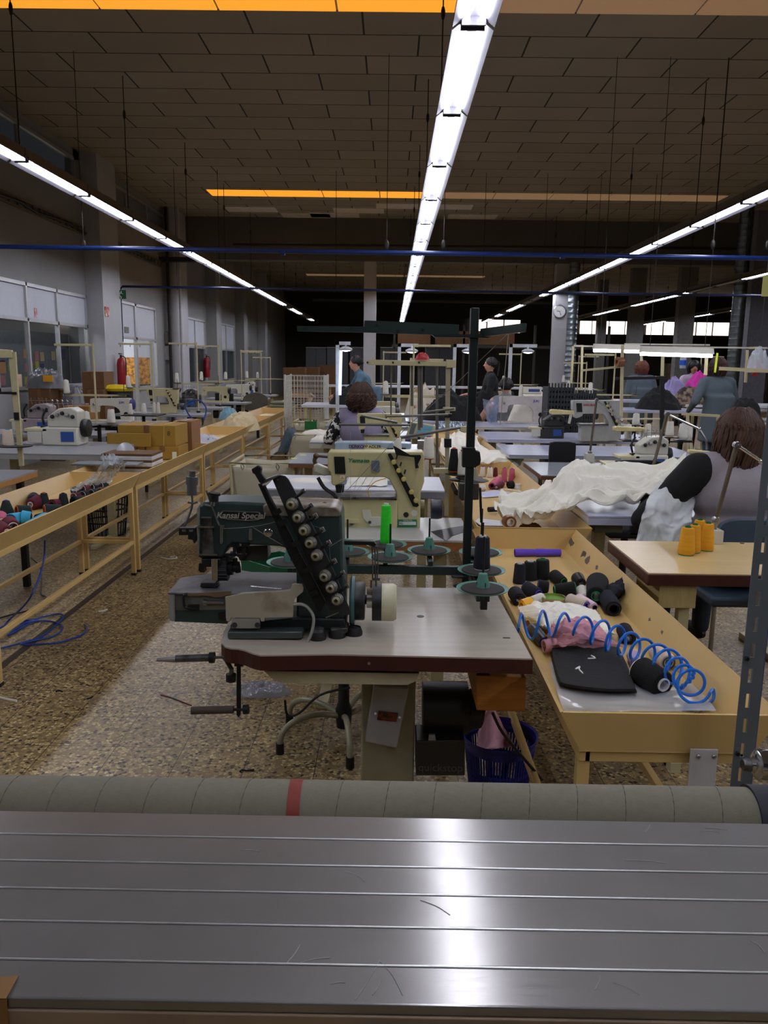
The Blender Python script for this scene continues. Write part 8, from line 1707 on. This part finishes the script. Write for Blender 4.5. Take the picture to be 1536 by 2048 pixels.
# stations in the middle and right background
random.seed(8)
for x, y, kd, lab, sd in ((-.2, 9.05, 'flat', 'in front of the gantry, just beyond the curly-haired woman', 1), (-.2, 10.3, 'flat', 'in the middle behind the cream beam', 1), (2.6, 10.9, 'over', 'beside the seated grey-vested woman', -1), (3.1, 14.6, 'cover', 'near the white column with the clock', -1), (4.6, 9.0, 'flat', 'in front of the standing smocked woman', -1), (5.9, 11.4, 'over', 'behind the bar lights on the left', 1), (6.2, 12.6, 'flat', 'behind the bar lights on the right', 1), (5.4, 15.2, 'cover', 'far right below the windows', 1), (2.0, 15.2, 'flat', 'far behind the standing dark-haired woman', -1), (-.6, 14.8, 'over', 'far behind the leaning woman', 1), (3.6, 17.4, 'flat', 'far away beside the clock column', 1), (7.6, 15.5, 'over', 'far right by the grey pillar', -1)):
    station(x, y, 1.25, .6, kd, lab, random.choice((M_creamw, M_cream)), 1, sd, random.choice((.85, 1.0, .95)))
a = P(845, 712, Y=Ys); one('red_lump', heap(a.x, Ys + .01, P(845, 720, Y=Ys).z, .035, .02, .035, 3), M_corer, 'small red object lying on the wide cream beam', 'cap', smooth='full')
# far back: cabinets, shelves with goods, hanging cable
for i, (xl, xr) in enumerate(((612, 652), (654, 696), (700, 745), (760, 800), (850, 905))):
    Y = 32; a = P(xl, 760, Y=Y).x; b_ = P(xr, 760, Y=Y).x; t = thing('grey_cabinet', 'tall dark grey cabinet at the far end, %s from the left' % ORD[i], 'cabinet', ((a + b_) / 2, Y, 0), 'dark cabinets along the far end')
    MB().bx(a, b_, Y, Y + .5, 0, P(xl, 696, Y=Y).z).build('cabinet_body', mat('cabinet_dark', (64, 66, 70), .6), t); MB().bx(a, b_, Y - .05, Y + .5, P(xl, 696, Y=Y).z, P(xl, 694, Y=Y).z).build('cabinet_top', M_colg, t)
    MB().bx((a + b_) / 2 - .01, (a + b_) / 2 + .01, Y - .006, Y, .1, P(xl, 698, Y=Y).z).build('door_gap', M_blk, t)
for i, (px, Y, w_, h) in enumerate(((616, 27, .7, .35), (655, 27.8, .6, .5), (588, 26, .7, .3), (828, 30, 1.2, .4), (910, 30, 1.4, .5), (985, 30, 1.6, .5))):
    a = P(px, 745 if i < 3 else 690, Y=Y); z0 = 0 if i < 3 else a.z
    carton(a.x - w_ / 2, a.x + w_ / 2, Y, Y + .6, z0 if i >= 3 else 0, a.z + h if i >= 3 else a.z + h * .5, M_kd, ['wide', 'tall', 'low', 'long', 'large', 'wider'][i] + ' brown carton %s' % (['on the floor far behind the wire cage', 'right behind the wire cage far away', 'far away left of the cage', 'on the far shelf above the middle', 'on the far shelf left of green pole', 'on the far shelf right of green pole'][i]), tape=False)
sh = thing('storage_rack', 'long dark shelf rack across the far end of the hall', 'shelf', (3, 30.3, 0)); zs_ = P(900, 690, Y=30.3).z
MB().bx(0, 8, 29.9, 30.8, zs_ - .1, zs_).build('shelf', M_dark, sh)
for x in (.05, 2.6, 5.2, 7.9): MB().bx(x, x + .08, 30, 30.1, 0, 3.0).build('post', M_dark, sh)
for i, x in enumerate((10.5, 12.6, 14.6)): one('stored_rack', MB().bx(x, x + 1.6, 31, 31.8, 0, 1.7), mat('stored_brown', (84, 66, 50), .8, col2=(40, 36, 34), scale=3), 'dark loaded rack under the far right windows, %s from the left' % ORD[i], 'rack')
one('plastic_wrap_head', heap(P(1515, 745, Y=9.2).x, 9.2, P(1515, 745, Y=9.2).z, .13, .1, .3, 4, amp=.4), M_film, 'clear plastic wrap hanging over a red machine part at right edge', 'plastic bag', smooth='full')
a = P(1516, 735, Y=9.25); one('red_machine_part', MB().box(a, (.06, .05, .2), Matrix.Rotation(.4, 3, 'Y')), M_corer, 'red machine part inside the clear wrap at the right edge', 'machine part', bevel=.01)
# worn details on the front machine and extra wires
one('blue_rag', heap(P(1230, 1540, z=.05).x, 2.35, 0, .05, .04, .1, 3), M_bask, 'dark blue plastic piece on the floor under the near right trough', 'plastic piece', smooth='full')
one('bracket_cable', MB().tube([P(570, 1400, Y=2.9), P(575, 1430, Y=2.9), P(600, 1425, Y=2.9), P(640, 1390, Y=2.9), P(700, 1375, Y=2.9)], .005, 7, k=5), M_blk, 'black cable looping under the front table beside the stool', 'cable')
